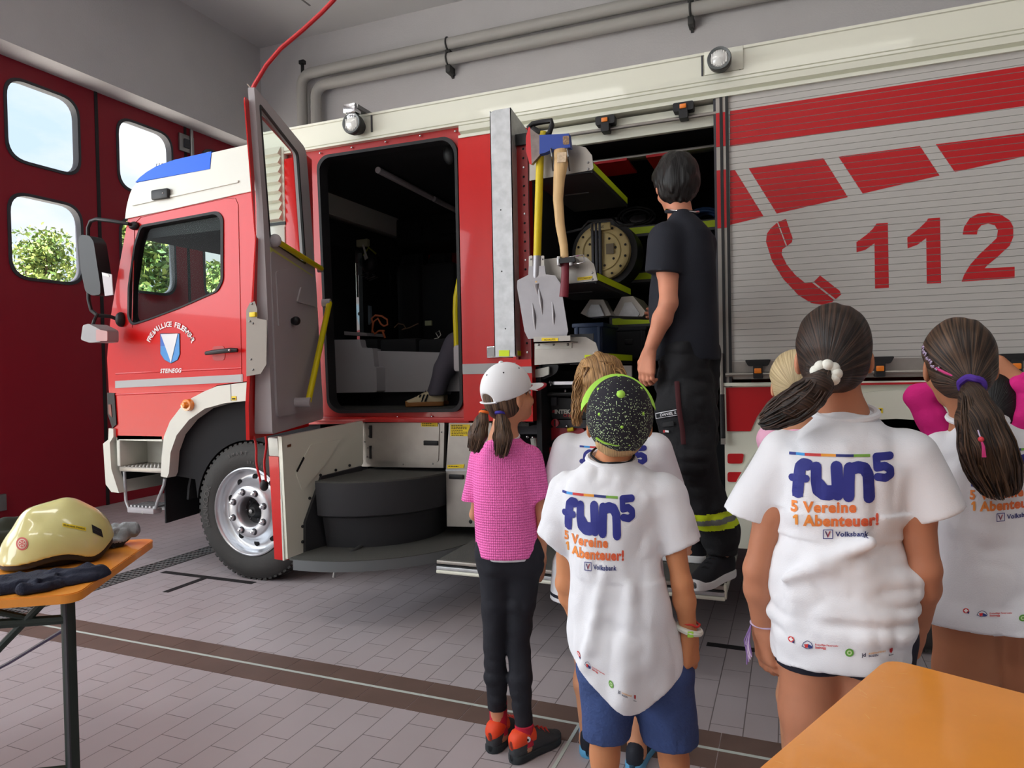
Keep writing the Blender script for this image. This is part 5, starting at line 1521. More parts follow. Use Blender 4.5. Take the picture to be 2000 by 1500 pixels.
b = MB(); mask(b); tag(b.build('gas_mask', loc=P(722, 515, 5.0)), 'black breathing mask hanging behind the front seats', 'mask')
def hook(b):
    c = P(708, 475, 4.9); b.box((c.x - 0.05, c.y - 0.02, c.z - 0.03), (c.x + 0.06, c.y + 0.02, c.z + 0.03), mat('hook_grey', (168, 168, 140), 0.5), 0.008)
    b.tube([c + Vector((0.02, -0.02, -0.02)), c + Vector((0.045, -0.03, -0.09)), c + Vector((0.06, -0.03, -0.13)), c + Vector((0.045, -0.03, -0.14)), c + Vector((0.035, -0.03, -0.1))], 0.009, M_white, 8)
part('coat_hook', hook, TRUCK)
def ostrap(b):
    pts = [P(a, c, 4.7) for a, c in ((727, 650), (728, 632), (726, 622), (733, 616), (745, 617), (756, 624), (757, 634), (750, 637), (744, 633), (738, 622), (730, 628), (727, 645), (732, 652), (740, 646), (751, 646))]
    b.tube(pts, 0.008, M_orstrap, 8, flat=0.6); b.tube([P(747, 646, 4.7), P(752, 660, 4.7)], 0.009, M_orstrap, 8)
b = MB(); ostrap(b); tag(b.build('safety_strap', loc=P(740, 640, 4.7)), 'loop of orange strap lying on the crew seats', 'strap')
def loose(b):
    pts = [P(a, c, 4.9) for a, c in ((770, 640), (778, 632), (788, 634), (792, 640), (785, 644), (800, 640), (817, 632))]
    b.tube(pts, 0.005, mat('strap_tan', (110, 84, 66), 0.7), 6)
b = MB(); loose(b); tag(b.build('strap_bundle', loc=P(800, 640, 4.9)), 'loose tan strap lying in the middle of the crew seats', 'strap')
b = MB(); b.tube([P(857, 660, 4.7), P(851, 650, 4.7), P(858, 646, 4.7), P(861, 654, 4.7), P(856, 660, 4.7), P(848, 662, 4.7)], 0.003, M_white, 6); tag(b.build('wire_ring', loc=P(857, 660, 4.7)), 'small white wire ring at the rear end of the crew seats', 'ring')
b = MB(); q = P(836, 631, 4.9); b.box((q.x - 0.03, q.y, q.z - 0.02), (q.x + 0.03, q.y + 0.02, q.z + 0.02), mat('tag_pale', (130, 132, 100), 0.6), 0.004); tag(b.build('pale_tag', loc=q), 'pale rectangular tag hanging between two breathing sets', 'tag')
# ---- red charging cable from the ceiling ---------------------------------------------------------------------------------
def cable(b):
    pts = [PD(492, 176, 3.66), PD(497, 166, 3.64), PD(520, 128, 3.62), PD(548, 95, 3.60), PD(592, 58, 3.58), PD(628, 25, 3.55), PD(652, 0, 3.52), PD(690, -50, 3.48), PD(740, -130, 3.42)]
    b.tube(pts, 0.011, mat('cable_red', (190, 40, 44), 0.5), 10)
    b.tube([pts[-1], pts[-1] + Vector((0.25, -0.1, 0.6)), Vector((pts[-1].x + 0.6, pts[-1].y - 0.2, CZ - 0.002))], 0.011, MATS['cable_red'], 10)
b = MB(); cable(b); tag(b.build('hanging_cable', loc=PD(520, 128, 3.62)), 'red cable coming down from the ceiling to the open crew door', 'cable')
# ================================================================== people
# ---- a small distance-field modeller: blended round cones, ellipsoids and lofted garments -> one closed surface
_NZ = np.random.default_rng(11).random((32, 32, 32)).astype(np.float32)
def vnoise(x, y, z):
    xi = np.floor(x).astype(int); yi = np.floor(y).astype(int); zi = np.floor(z).astype(int)
    xf = x - xi; yf = y - yi; zf = z - zi
    xf = xf * xf * (3 - 2 * xf); yf = yf * yf * (3 - 2 * yf); zf = zf * zf * (3 - 2 * zf)
    def g(a, b, c):
        return _NZ[(xi + a) & 31, (yi + b) & 31, (zi + c) & 31]
    r = 0
    for a in (0, 1):
        for b_ in (0, 1):
            for c in (0, 1):
                r = r + g(a, b_, c) * (xf if a else 1 - xf) * (yf if b_ else 1 - yf) * (zf if c else 1 - zf)
    return r - 0.5
class Field:
    def __init__(self, lo, hi, h):
        self.lo = np.array(lo, float) - 3 * h; self.h = h
        self.n = np.ceil((np.array(hi, float) + 3 * h - self.lo) / h).astype(int) + 1
        self.v = np.full(self.n, 9.0, np.float32)
        self.ax = [self.lo[i] + h * np.arange(self.n[i]) for i in range(3)]
    def region(self, lo, hi):
        a = np.clip(np.floor((np.array(lo) - self.lo) / self.h).astype(int), 0, self.n)
        b_ = np.clip(np.ceil((np.array(hi) - self.lo) / self.h).astype(int) + 1, 0, self.n)
        sl = tuple(slice(a[i], b_[i]) for i in range(3))
        X, Y, Z = np.meshgrid(*[self.ax[i][sl[i]] for i in range(3)], indexing='ij', sparse=True)
        return sl, X, Y, Z
    def blend(self, sl, d, k, op):
        a = self.v[sl]
        if a.size == 0: return
        if op == '+':
            if k > 0:
                h = np.clip(0.5 + 0.5 * (d - a) / k, 0, 1); self.v[sl] = d * (1 - h) + a * h - k * h * (1 - h)
            else:
                self.v[sl] = np.minimum(a, d)
        elif op == '-':
            if k > 0:
                h = np.clip(0.5 - 0.5 * (a + d) / k, 0, 1); self.v[sl] = a * (1 - h) - d * h + k * h * (1 - h)
            else:
                self.v[sl] = np.maximum(a, -d)
        else:
            self.v[sl] = np.maximum(a, d)
    def cone(self, a, b_, ra, rb, k=0.02, op='+'):
        a = np.array(a, float); b_ = np.array(b_, float); m = max(ra, rb) + k + 0.03
        sl, X, Y, Z = self.region(np.minimum(a, b_) - m, np.maximum(a, b_) + m)
        ba = b_ - a; L = max(ba @ ba, 1e-9)
        t = np.clip(((X - a[0]) * ba[0] + (Y - a[1]) * ba[1] + (Z - a[2]) * ba[2]) / L, 0, 1)
        d = np.sqrt((X - a[0] - ba[0] * t) ** 2 + (Y - a[1] - ba[1] * t) ** 2 + (Z - a[2] - ba[2] * t) ** 2) - (ra + (rb - ra) * t)
        self.blend(sl, d.astype(np.float32), k, op)
    def ell(self, c, r, R=None, k=0.02, op='+'):
        c = np.array(c, float); r = np.array(r, float); m = r.max() + k + 0.03
        sl, X, Y, Z = self.region(c - m, c + m)
        x, y, z = X - c[0], Y - c[1], Z - c[2]
        if R is not None:
            R = np.array(R); x, y, z = R[0, 0] * x + R[1, 0] * y + R[2, 0] * z, R[0, 1] * x + R[1, 1] * y + R[2, 1] * z, R[0, 2] * x + R[1, 2] * y + R[2, 2] * z
        k0 = np.sqrt((x / r[0]) ** 2 + (y / r[1]) ** 2 + (z / r[2]) ** 2); k1 = np.sqrt((x / r[0] ** 2) ** 2 + (y / r[1] ** 2) ** 2 + (z / r[2] ** 2) ** 2) + 1e-9
        self.blend(sl, (k0 * (k0 - 1) / k1).astype(np.float32), k, op)
    def chain(self, pts, rs, k=0.015):
        for i in range(len(pts) - 1):
            self.cone(pts[i], pts[i + 1], rs[i], rs[i + 1], k)
    def loft(self, tab, k=0.03, n=2.4):
        """tab rows (z, cx, cy, a, b) from bottom to top"""
        t = np.array(sorted(tab)); zs = t[:, 0]
        m = t[:, 3:5].max() + 0.05
        sl, X, Y, Z = self.region((t[:, 1].min() - m, t[:, 2].min() - m, zs[0] - 0.05), (t[:, 1].max() + m, t[:, 2].max() + m, zs[-1] + 0.05))
        f = [np.interp(Z, zs, t[:, i]) for i in range(1, 5)]
        q = (np.abs((X - f[0]) / f[2]) ** n + np.abs((Y - f[1]) / f[3]) ** n) ** (1 / n)
        d = (q - 1) * np.minimum(f[2], f[3])
        d = np.maximum(d, np.maximum(zs[0] - Z, Z - zs[-1]))
        self.blend(sl, d.astype(np.float32), k, '+')
    def half(self, p, nrm, lo=None, hi=None):
        """keep what lies behind the plane (p, nrm), inside the box lo..hi only"""
        nrm = np.array(nrm, float); nrm /= np.linalg.norm(nrm)
        hi_ = self.lo + self.h * self.n
        sl, X, Y, Z = self.region(self.lo if lo is None else lo, hi_ if hi is None else hi)
        d = (X - p[0]) * nrm[0] + (Y - p[1]) * nrm[1] + (Z - p[2]) * nrm[2]
        self.blend(sl, np.broadcast_to(d, self.v[sl].shape).astype(np.float32), 0, '*')
    def hem(self, pts):
        """keep what lies above a curved hem line given as (x, z) points"""
        q = np.array(sorted(pts)); xs = np.linspace(q[0, 0], q[-1, 0], 160); zs = np.interp(xs, q[:, 0], q[:, 1])
        k = np.ones(19) / 19; zs = np.convolve(np.pad(zs, 9, 'edge'), k, 'valid')
        zh = np.interp(self.ax[0], xs, zs)
        self.v = np.maximum(self.v, (zh[:, None, None] - self.ax[2][None, None, :]).astype(np.float32))
    def rough(self, amp, sx, sy, sz, seed=0.0, lo=None, hi=None, ridge=False):
        hi_ = self.lo + self.h * self.n
        sl, X, Y, Z = self.region(self.lo if lo is None else lo, hi_ if hi is None else hi)
        near = np.abs(self.v[sl]) < amp * 2 + 2.5 * self.h
        if not near.any(): return
        XX, YY, ZZ = np.broadcast_arrays(X, Y, Z)
        nz = vnoise(XX[near] * sx + seed, YY[near] * sy + seed * 1.7, ZZ[near] * sz + seed * 0.6)
        if ridge: nz = 0.5 - 2 * np.abs(nz)
        vv = self.v[sl]; vv[near] += (amp * 2 * nz).astype(np.float32); self.v[sl] = vv
    def mesh(self):
        v = self.v; h = self.h
        s = v < 0
        c = np.zeros(np.array(v.shape) - 1, np.int8)
        for a in (0, 1):
            for b_ in (0, 1):
                for d in (0, 1):
                    c += s[a:v.shape[0] - 1 + a, b_:v.shape[1] - 1 + b_, d:v.shape[2] - 1 + d]
        I = np.argwhere((c > 0) & (c < 8))
        idx = np.full(c.shape, -1, np.int64); idx[I[:, 0], I[:, 1], I[:, 2]] = np.arange(len(I))
        cor = [np.array(q) for q in ((0, 0, 0), (1, 0, 0), (0, 1, 0), (1, 1, 0), (0, 0, 1), (1, 0, 1), (0, 1, 1), (1, 1, 1))]
        val = [v[I[:, 0] + q[0], I[:, 1] + q[1], I[:, 2] + q[2]] for q in cor]
        acc = np.zeros((len(I), 3)); cnt = np.zeros(len(I))
        for e0, e1 in ((0, 1), (2, 3), (4, 5), (6, 7), (0, 2), (1, 3), (4, 6), (5, 7), (0, 4), (1, 5), (2, 6), (3, 7)):
            a, b_ = val[e0], val[e1]; m = (a < 0) != (b_ < 0)
            t = np.where(m, a / np.where(m, a - b_, 1), 0)
            acc[m] += (cor[e0] + (cor[e1] - cor[e0]) * t[m, None]); cnt[m] += 1
        V = self.lo + h * (I + acc / cnt[:, None])
        Fs = []
        for ax in range(3):
            o = [(1, 2), (2, 0), (0, 1)][ax]
            sh = [slice(None)] * 3; sh[ax] = slice(0, -1); sA = s[tuple(sh)]; sh[ax] = slice(1, None); sB = s[tuple(sh)]
            E_ = np.argwhere(sA != sB)
            ok = (E_[:, o[0]] > 0) & (E_[:, o[1]] > 0) & (E_[:, o[0]] < s.shape[o[0]] - 1) & (E_[:, o[1]] < s.shape[o[1]] - 1)
            E_ = E_[ok]; fl = sA[E_[:, 0], E_[:, 1], E_[:, 2]]
            qs = []
            for d0, d1 in ((-1, -1), (0, -1), (0, 0), (-1, 0)):
                q = E_.copy(); q[:, o[0]] += d0; q[:, o[1]] += d1
                qs.append(idx[q[:, 0], q[:, 1], q[:, 2]])
            Q = np.stack(qs, 1); Q[~fl] = Q[~fl][:, ::-1]; Fs.append(Q)
        return V, np.concatenate(Fs)
def relax(V, Q, it=2, f=0.5):
    n = len(V); e = np.concatenate([Q[:, [0, 1]], Q[:, [1, 2]], Q[:, [2, 3]], Q[:, [3, 0]]])
    for _ in range(it):
        acc = np.zeros_like(V); cnt = np.zeros(n)
        for a, b_ in ((0, 1), (1, 0)):
            np.add.at(acc, e[:, a], V[e[:, b_]]); np.add.at(cnt, e[:, a], 1)
        V = V + f * (acc / np.maximum(cnt, 1)[:, None] - V)
    return V
def field_obj(fld, name, m, parent=None, mtx=None, smooth=1, attr=None):
    V, Q = fld.mesh(); V = relax(V, Q, smooth)
    me = bpy.data.meshes.new(name)
    me.from_pydata(V.tolist(), [], Q.tolist())
    for q in (m if isinstance(m, (list, tuple)) else [m]):
        me.materials.append(q)
    me.polygons.foreach_set('use_smooth', [True] * len(me.polygons))
    if attr is not None:
        a = me.attributes.new('hs', 'FLOAT', 'POINT'); a.data.foreach_set('value', attr(V).astype(np.float32))
    o = bpy.data.objects.new(name, me); COL.objects.link(o)
    if parent is not None: o.parent = parent
    elif mtx is not None: o.matrix_basis = mtx
    return o
def facemats(o, fn):
    """give the faces of o a material slot by their centre"""
    me = o.data; n = len(me.polygons); c = np.empty(n * 3); me.polygons.foreach_get('center', c)
    me.polygons.foreach_set('material_index', fn(c.reshape(-1, 3)).astype(np.int32))
# ---- materials of people ---------------------------------------------------------------------------------------
def skin_mat(name, rgb):
    m = mat(name, rgb, 0.55, spec=0.35, var=0.08, vscale=14)
    b_ = m.node_tree.nodes['Principled BSDF']; b_.inputs['Subsurface Weight'].default_value = 0.12; b_.inputs['Subsurface Radius'].default_value = (0.012, 0.005, 0.003)
    b_.inputs['Subsurface Scale'].default_value = 0.5
    return m
def hair_mat(name, dark, light, freq=60.0, lo=0.42, hi=0.68):
    m = bpy.data.materials.new(name); m.use_nodes = True; nt = m.node_tree; b_ = nt.nodes['Principled BSDF']
    a = _n(nt, 'ShaderNodeAttribute', attribute_name='hs'); tc = _n(nt, 'ShaderNodeTexCoord'); sp = _n(nt, 'ShaderNodeSeparateXYZ')
    nt.links.new(tc.outputs['Object'], sp.inputs[0])
    mu = _n(nt, 'ShaderNodeMath', operation='MULTIPLY'); mu.inputs[1].default_value = freq; nt.links.new(a.outputs['Fac'], mu.inputs[0])
    mz = _n(nt, 'ShaderNodeMath', operation='MULTIPLY'); mz.inputs[1].default_value = 6.0; nt.links.new(sp.outputs['Z'], mz.inputs[0])
    cb = _n(nt, 'ShaderNodeCombineXYZ'); nt.links.new(mu.outputs[0], cb.inputs[0]); nt.links.new(mz.outputs[0], cb.inputs[1])
    nz = _n(nt, 'ShaderNodeTexNoise'); nz.inputs['Scale'].default_value = 1.0; nz.inputs['Detail'].default_value = 4; nt.links.new(cb.outputs[0], nz.inputs['Vector'])
    rp = _n(nt, 'ShaderNodeValToRGB'); rp.color_ramp.elements[0].position = lo; rp.color_ramp.elements[1].position = hi
    rp.color_ramp.elements[0].color = lin(dark); rp.color_ramp.elements[1].color = lin(light)
    nt.links.new(nz.outputs['Fac'], rp.inputs['Fac']); nt.links.new(rp.outputs['Color'], b_.inputs['Base Color'])
    bp = _n(nt, 'ShaderNodeBump'); bp.inputs['Strength'].default_value = 0.6; bp.inputs['Distance'].default_value = 0.006
    nt.links.new(nz.outputs['Fac'], bp.inputs['Height']); nt.links.new(bp.outputs[0], b_.inputs['Normal'])
    b_.inputs['Roughness'].default_value = 0.48; b_.inputs['Specular IOR Level'].default_value = 0.4
    return m
M_tee = mat('tee_white', (232, 233, 238), 0.85, spec=0.2, bump=0.12, bscale=350)
M_print = attr_mat('tee_print', 0.65)
M_denim = mat('denim_blue', (52, 66, 104), 0.85, var=0.25, vscale=30, bump=0.2, bscale=120)
M_navyc = mat('cloth_navy', (26, 28, 44), 0.85)
M_blackc = mat('cloth_black', (22, 23, 27), 0.85, bump=0.15, bscale=60)
M_eye = mat('eye_white', (225, 222, 218), 0.2); M_iris = mat('eye_iris', (52, 36, 26), 0.2)
# ---- frames ---------------------------------------------------------------------------------------------------------
class Who:
    def __init__(self, px, d, zf=0.0):
        r = _ray(px, 720); c = CAMP + r * d
        self.o = Vector((c[0], c[1], 0)); f = Vector((r[0], r[1], 0)).normalized(); self.f = f; self.u = Vector((f.y, -f.x, 0))
        self.m = Matrix(((self.u.x, f.x, 0, self.o.x), (self.u.y, f.y, 0, self.o.y), (0, 0, 1, zf), (0, 0, 0, 1)))
        self.zf = zf; self.inv = self.m.inverted()
    def L(self, px, py, dy=0.0):
        d = Vector(_ray(px, py)); c = Vector(CAMP); o = self.o + self.f * dy
        q = c + d * ((o - c).dot(self.f) / d.dot(self.f))
        return np.array(self.inv @ q)
def rotm(yaw=0.0, pitch=0.0, roll=0.0):
    return np.array((Matrix.Rotation(math.radians(yaw), 3, 'Z') @ Matrix.Rotation(math.radians(pitch), 3, 'X') @ Matrix.Rotation(math.radians(roll), 3, 'Y')))
def head(f, hc, s, R, nb, er=1.0):
    def p(x, y, z): return hc + R @ (np.array((x, y, z)) * s)
    f.cone(nb, p(0, -0.018, -0.05), 0.050 * s, 0.046 * s, 0.03)
    f.ell(p(0, -0.005, 0.02), np.array((0.071, 0.090, 0.085)) * s, R, 0.03)
    f.ell(p(0, 0.03, -0.048), np.array((0.055, 0.058, 0.064)) * s, R, 0.03)
    f.ell(p(0, 0.06, -0.090), np.array((0.028, 0.025, 0.022)) * s, R, 0.03)
    f.cone(p(0, 0.086, -0.004), p(0, 0.101, -0.036), 0.007 * s, 0.0115 * s, 0.012)
    for q in (-1, 1):
        f.ell(p(q * 0.03, 0.089, -0.008), np.array((0.015, 0.010, 0.010)) * s, R, 0.008, '-')
        f.ell(p(q * 0.038, 0.062, -0.04), np.array((0.024, 0.022, 0.02)) * s, R, 0.02)
        f.ell(p(q * (0.074 + 0.012 * (er - 1) * 2), -0.006, -0.018), np.array((0.010, 0.021 * er, 0.031 * er)) * s, R @ rotm(q * 22, -12), 0.006)
        f.ell(p(q * (0.083 + 0.012 * (er - 1) * 2), 0.001, -0.016), np.array((0.006, 0.011, 0.018)) * s, R @ rotm(q * 22, -12), 0.006, '-')
    f.ell(p(0, 0.084, -0.062), np.array((0.021, 0.010, 0.006)) * s, R, 0.006); f.ell(p(0, 0.082, -0.072), np.array((0.018, 0.010, 0.006)) * s, R, 0.006)
def eyes(hc, s, R, par):
    b_ = MB()
    for q in (-1, 1):
        c = hc + R @ (np.array((q * 0.03, 0.077, -0.008)) * s); b_.ball(Vector(c), 0.0115 * s, M_eye, 12, 8)
        c = hc + R @ (np.array((q * 0.03, 0.0865, -0.008)) * s); b_.ball(Vector(c), 0.0048 * s, M_iris, 10, 6)
    o = b_.build('eyes'); o.parent = par
def hand(f, wr, d, n, side, s=1.0, curl=0.5, thumb=0.6):
    """wrist, direction of the palm, back-of-hand normal, side = +1 when the thumb lies towards d x n"""
    d = np.array(d, float); d /= np.linalg.norm(d); n = np.array(n, float); n -= d * (n @ d); n /= np.linalg.norm(n); t = np.cross(d, n) * side
    wr = np.array(wr, float); pl = 0.072 * s
    for i, o in enumerate((0.024, 0.008, -0.009, -0.024)):
        f.cone(wr + t * o * 0.55 * s + d * 0.008 * s, wr + d * pl + t * o * s, 0.014 * s, 0.0115 * s, 0.012)
    lens = (0.058, 0.066, 0.061, 0.046)
    for i, o in enumerate((0.0255, 0.0085, -0.0085, -0.0245)):
        p = wr + d * pl + t * o * s; a = curl * (0.35 + 0.08 * i); dd = d
        r = (0.0086, 0.0088, 0.0085, 0.0076)[i] * s
        for j, fr in enumerate((0.45, 0.32, 0.23)):
            ang = a * (0.6 + 0.55 * j)
            dd = d * math.cos(ang * (j + 1)) - n * math.sin(ang * (j + 1)) + t * o * 1.2
            dd = dd / np.linalg.norm(dd); q = p + dd * lens[i] * fr * s
            f.cone(p, q, r, r * 0.93, 0.005); p = q; r *= 0.93
    p = wr + d * 0.018 * s + t * 0.018 * s; dd = d * 0.72 + t * thumb - n * 0.25; dd /= np.linalg.norm(dd); q = p + dd * 0.034 * s
    f.cone(p, q, 0.0135 * s, 0.011 * s, 0.01); dd2 = d * 0.95 + t * 0.2 - n * 0.3; dd2 /= np.linalg.norm(dd2)
    q2 = q + dd2 * 0.026 * s; f.cone(q, q2, 0.0105 * s, 0.0095 * s, 0.006); f.cone(q2, q2 + (dd2 - n * 0.2) * 0.018 * s, 0.0095 * s, 0.0075 * s, 0.005)
def arm(f, sh, el, wr, s=1.0, fat=1.0):
    f.chain([sh, sh * 0.5 + el * 0.5, el], [0.043 * s * fat, 0.039 * s * fat, 0.0315 * s * fat], 0.02)
    m = el * 0.68 + wr * 0.32
    f.chain([el, m, wr], [0.031 * s * fat, 0.034 * s * fat, 0.0215 * s], 0.02)
def leg(f, hip, kn, an, s=1.0, fat=1.0, back=(0, -1, 0)):
    back = np.array(back)
    f.chain([hip, hip * 0.5 + kn * 0.5, kn], [0.080 * s * fat, 0.068 * s * fat, 0.047 * s * fat], 0.03)
    m = kn * 0.68 + an * 0.32
    f.chain([kn, m + back * 0.012 * s, an], [0.046 * s * fat, 0.050 * s * fat, 0.029 * s], 0.025)
    f.ell(kn - back * 0.02 * s * fat, np.array((0.036, 0.03, 0.04)) * s * min(1, fat), None, 0.02)
def foot(f, an, yaw, s=1.0):
    c, q = math.cos(math.radians(yaw)), math.sin(math.radians(yaw)); fw = np.array((-q, c, 0))
    f.cone(an, an + np.array((0, 0, -0.03)), 0.03 * s, 0.03 * s, 0.02)
    f.cone(np.array((an[0], an[1], 0.045 * s)) - fw * 0.03 * s, np.array((an[0], an[1], 0.035 * s)) + fw * 0.11 * s, 0.03 * s, 0.022 * s, 0.02)
def shoe(par, an, yaw, L=0.235, mats=None, z0=0.0, style='low'):
    """an: ankle point; mats = (upper, sole, trim, lace)"""
    up, so, tr, la = mats
    fw = Vector((-math.sin(math.radians(yaw)), math.cos(math.radians(yaw)), 0)); sd = Vector((fw.y, -fw.x, 0)); o = Vector((an[0], an[1], z0)) - fw * 0.27 * L
    ts = [0.0, 0.04, 0.12, 0.25, 0.4, 0.55, 0.7, 0.82, 0.92, 0.98, 1.0]
    w = [0.10, 0.22, 0.275, 0.28, 0.275, 0.30, 0.335, 0.33, 0.27, 0.17, 0.08]
    hh = [0.30, 0.36, 0.40, 0.41, 0.40, 0.35, 0.27, 0.215, 0.18, 0.15, 0.12]
    b_ = MB(); rings = []
    def ring(t, wi, zt, zb, sq, m):
        return [b_.bm.verts.new(o + fw * t * L + sd * (wi * L * 0.5 * (abs(math.cos(a)) ** sq) * (1 if math.cos(a) > 0 else -1)) + Vector((0, 0, zb + (zt - zb) * (0.5 + 0.5 * (abs(math.sin(a)) ** sq) * (1 if math.sin(a) > 0 else -1))))) for a in [2 * math.pi * k / 16 for k in range(16)]]
    R_ = [ring(ts[i], w[i] * 0.96, hh[i] * L * (1.12 if style == 'mid' and i < 5 else 1), 0.03 * L, 0.8, up) for i in range(len(ts))]
    for a, c in zip(R_[:-1], R_[1:]):
        for k in range(16): b_.face([a[k], a[(k + 1) % 16], c[(k + 1) % 16], c[k]], up)
    b_.face(R_[0], up); b_.face(R_[-1], up)
    sh_ = b_.build('shoe', None, 60); sh_.parent = par
    b_ = MB()
    R_ = [ring(ts[i], w[i] * 1.06, 0.125 * L + (0.03 * L if i > 8 else 0), 0.0, 0.35, so) for i in range(len(ts))]
    for a, c in zip(R_[:-1], R_[1:]):
        for k in range(16): b_.face([a[k], a[(k + 1) % 16], c[(k + 1) % 16], c[k]], so)
    b_.face(R_[0], so); b_.face(R_[-1], so)
    q = b_.build('sole', None, 40); q.parent = sh_
    b_ = MB()
    for i in range(4):
        t = 0.45 + 0.085 * i; h_ = np.interp(t, ts, hh) * L * 1.01; ww = np.interp(t, ts, w) * L * 0.28
        b_.tube([o + fw * t * L - sd * ww + Vector((0, 0, h_ * 0.88)), o + fw * (t + 0.02) * L + Vector((0, 0, h_ + 0.004)), o + fw * t * L + sd * ww + Vector((0, 0, h_ * 0.88))], 0.0035, la, 6)
    q = b_.build('lace'); q.parent = sh_
    b_ = MB()
    if tr is not None:
        R_ = [ring(ts[i], w[i] * 1.02, hh[i] * L * (1.15 if style == 'mid' else 1.02), 0.20 * L, 0.8, tr) for i in range(0, 5)]
        for a, c in zip(R_[:-1], R_[1:]):
            for k in range(16): b_.face([a[k], a[(k + 1) % 16], c[(k + 1) % 16], c[k]], tr)
        b_.face(R_[0], tr); q = b_.build('heel_collar', None, 60); q.parent = sh_
    return sh_
# ---- prints on the shirts ------------------------------------------------------------------------------------------------
NAVY, ORA, ORB, REDC, GRN = (36, 42, 132), (246, 164, 66), (226, 92, 58), (208, 52, 54), (96, 160, 60)
def logo_shapes():
    """polygons in pixels of the photograph, as printed on the largest shirt; [(points or triangles, colour)]"""
    S = []
    def add(polys, col): S.extend([(q, col) for q in polys])
    def c4(pts): return [(1380 + x * 0.31, 560 + y * 0.31) for x, y in pts]
    xs = [515, 560, 618, 720, 815, 925, 1032]
    for i, col in enumerate(((40, 56, 140), (58, 150, 220), (206, 60, 62), (236, 158, 56), (36, 48, 116), (120, 170, 66))):
        a, c = xs[i], xs[i + 1]; y0, y1 = 1052 + (a - 515) * 0.023, 1052 + (c - 515) * 0.023
        add([c4([(a, y0), (c, y1), (c, y1 + 17), (a, y0 + 17)])], col)
    W = 0.345
    add(stroke2(c4([(574, 1300), (580, 1215), (590, 1140), (612, 1122), (635, 1126)]), 66 * W), NAVY)
    add([c4(q) for q in ([(540, 1328), (538, 1300), (608, 1300), (608, 1328)],)], NAVY)
    add(stroke2(c4([(538, 1208), (625, 1212)]), 44 * W), NAVY)
    add(stroke2(c4([(690, 1140), (690, 1230), (700, 1285), (735, 1310), (775, 1312), (815, 1290)]), 62 * W), NAVY)
    add(stroke2(c4([(708, 1240), (745, 1285), (790, 1285)]), 60 * W), NAVY)
    add(stroke2(c4([(818, 1138), (824, 1230), (826, 1310)]), 68 * W), NAVY)
    add(stroke2(c4([(900, 1145), (896, 1240), (895, 1322)]), 66 * W), NAVY)
    add(stroke2(c4([(915, 1150), (955, 1140), (995, 1150), (1018, 1190), (1022, 1260), (1024, 1332)]), 66 * W), NAVY)
    add(stroke2(c4([(1072, 1082), (1120, 1080), (1160, 1078)]), 46 * W, True), NAVY)
    add(stroke2(c4([(1072, 1085), (1076, 1150)]), 44 * W), NAVY)
    add(stroke2(c4([(1080, 1148), (1125, 1140), (1160, 1162), (1162, 1195), (1130, 1214), (1080, 1206)]), 46 * W), NAVY)
    def words(s, x, y, size, bold, ca, cb, space=1.0):
        v, t = text_mesh(s, size, bold, 'LEFT', 0.0, space)
        wd = max(p[0] for p in v)
        for q in t:
            u = sum(v[i][0] for i in q) / 3 / wd
            S.append(([(x + v[i][0], y - v[i][1]) for i in q], tuple(ca[k] + (cb[k] - ca[k]) * u for k in range(3))))
    words('5 Vereine', 1544, 1000.5, 29, 1.2, (240, 140, 60), (232, 116, 58), 1.12)
    add([[(1548, 1011), (1553, 1006), (1558, 1006), (1558, 1027.5), (1552.5, 1027.5), (1552.5, 1013), (1549, 1015)]], (244, 156, 62)); words('Abenteuer!', 1570, 1027.5, 30, 1.3, (244, 150, 62), (222, 84, 56), 1.07)
    words('Volksbank', 1632, 1049.5, 14.5, 0.4, (34, 44, 110), (34, 44, 110), 1.05)
    words('V', 1611.5, 1050.5, 17, 0.5, (34, 44, 110), (220, 70, 60))
    add(stroke2([(1608, 1035.5), (1626, 1035.5), (1626, 1053), (1608, 1053), (1608, 1035.5)], 1.6, False), (60, 60, 130))
    hem = []
    def ha(polys, col): hem.extend([(q, col) for q in polys])
    ha([circ2(1545, 1252, 6.2, 18)], REDC); ha([[(1543.4, 1248), (1546.6, 1248), (1546.6, 1256), (1543.4, 1256)], [(1541, 1250.4), (1549, 1250.4), (1549, 1253.6), (1541, 1253.6)]], (240, 236, 236))
    ha([[(1549, 1255), (1552, 1253), (1551, 1259), (1547, 1258)]], (50, 50, 110))
    ha(stroke2([(1567, 1262), (1570, 1255), (1577, 1251), (1584, 1254), (1588, 1261)], 1.2, False), (40, 50, 110))
    ha([[(1571, 1258), (1579, 1257), (1578, 1264), (1573, 1265)]], REDC); ha([[(1579, 1257), (1588, 1262), (1584, 1266), (1578, 1264)]], (40, 60, 130))
    ha(stroke2([(1566, 1262), (1576, 1267), (1588, 1264)], 1.2, False), (40, 50, 110))
    n0 = len(S)
    words('Freiwillige Feuerwehr', 1592, 1259.5, 5.2, 0.1, REDC, REDC); words('Steinegg', 1592, 1265.5, 6.4, 0.15, REDC, REDC)
    ha([circ2(1659, 1271, 8.4, 20)], GRN); ha([circ2(1659, 1271, 5.0, 14)], (190, 214, 160)); ha([circ2(1659, 1271, 2.4, 10)], GRN)
    words('jd', 1683, 1279, 11, 0.3, (60, 60, 80), (60, 60, 80)); words('JUGENDDIENST', 1696, 1274.5, 4.8, 0.1, (232, 170, 90), (232, 170, 90)); words('BOZEN', 1696, 1280, 5.6, 0.15, (60, 60, 90), (60, 60, 90))
    ha([[(1737, 1268), (1743, 1268), (1743, 1275), (1740, 1280), (1737, 1275)]], (176, 30, 40)); ha([[(1740, 1268), (1743, 1268), (1743, 1275), (1740, 1280)]], (210, 90, 90))
    words('Bozen', 1735, 1284, 4, 0.1, (60, 60, 80), (60, 60, 80))
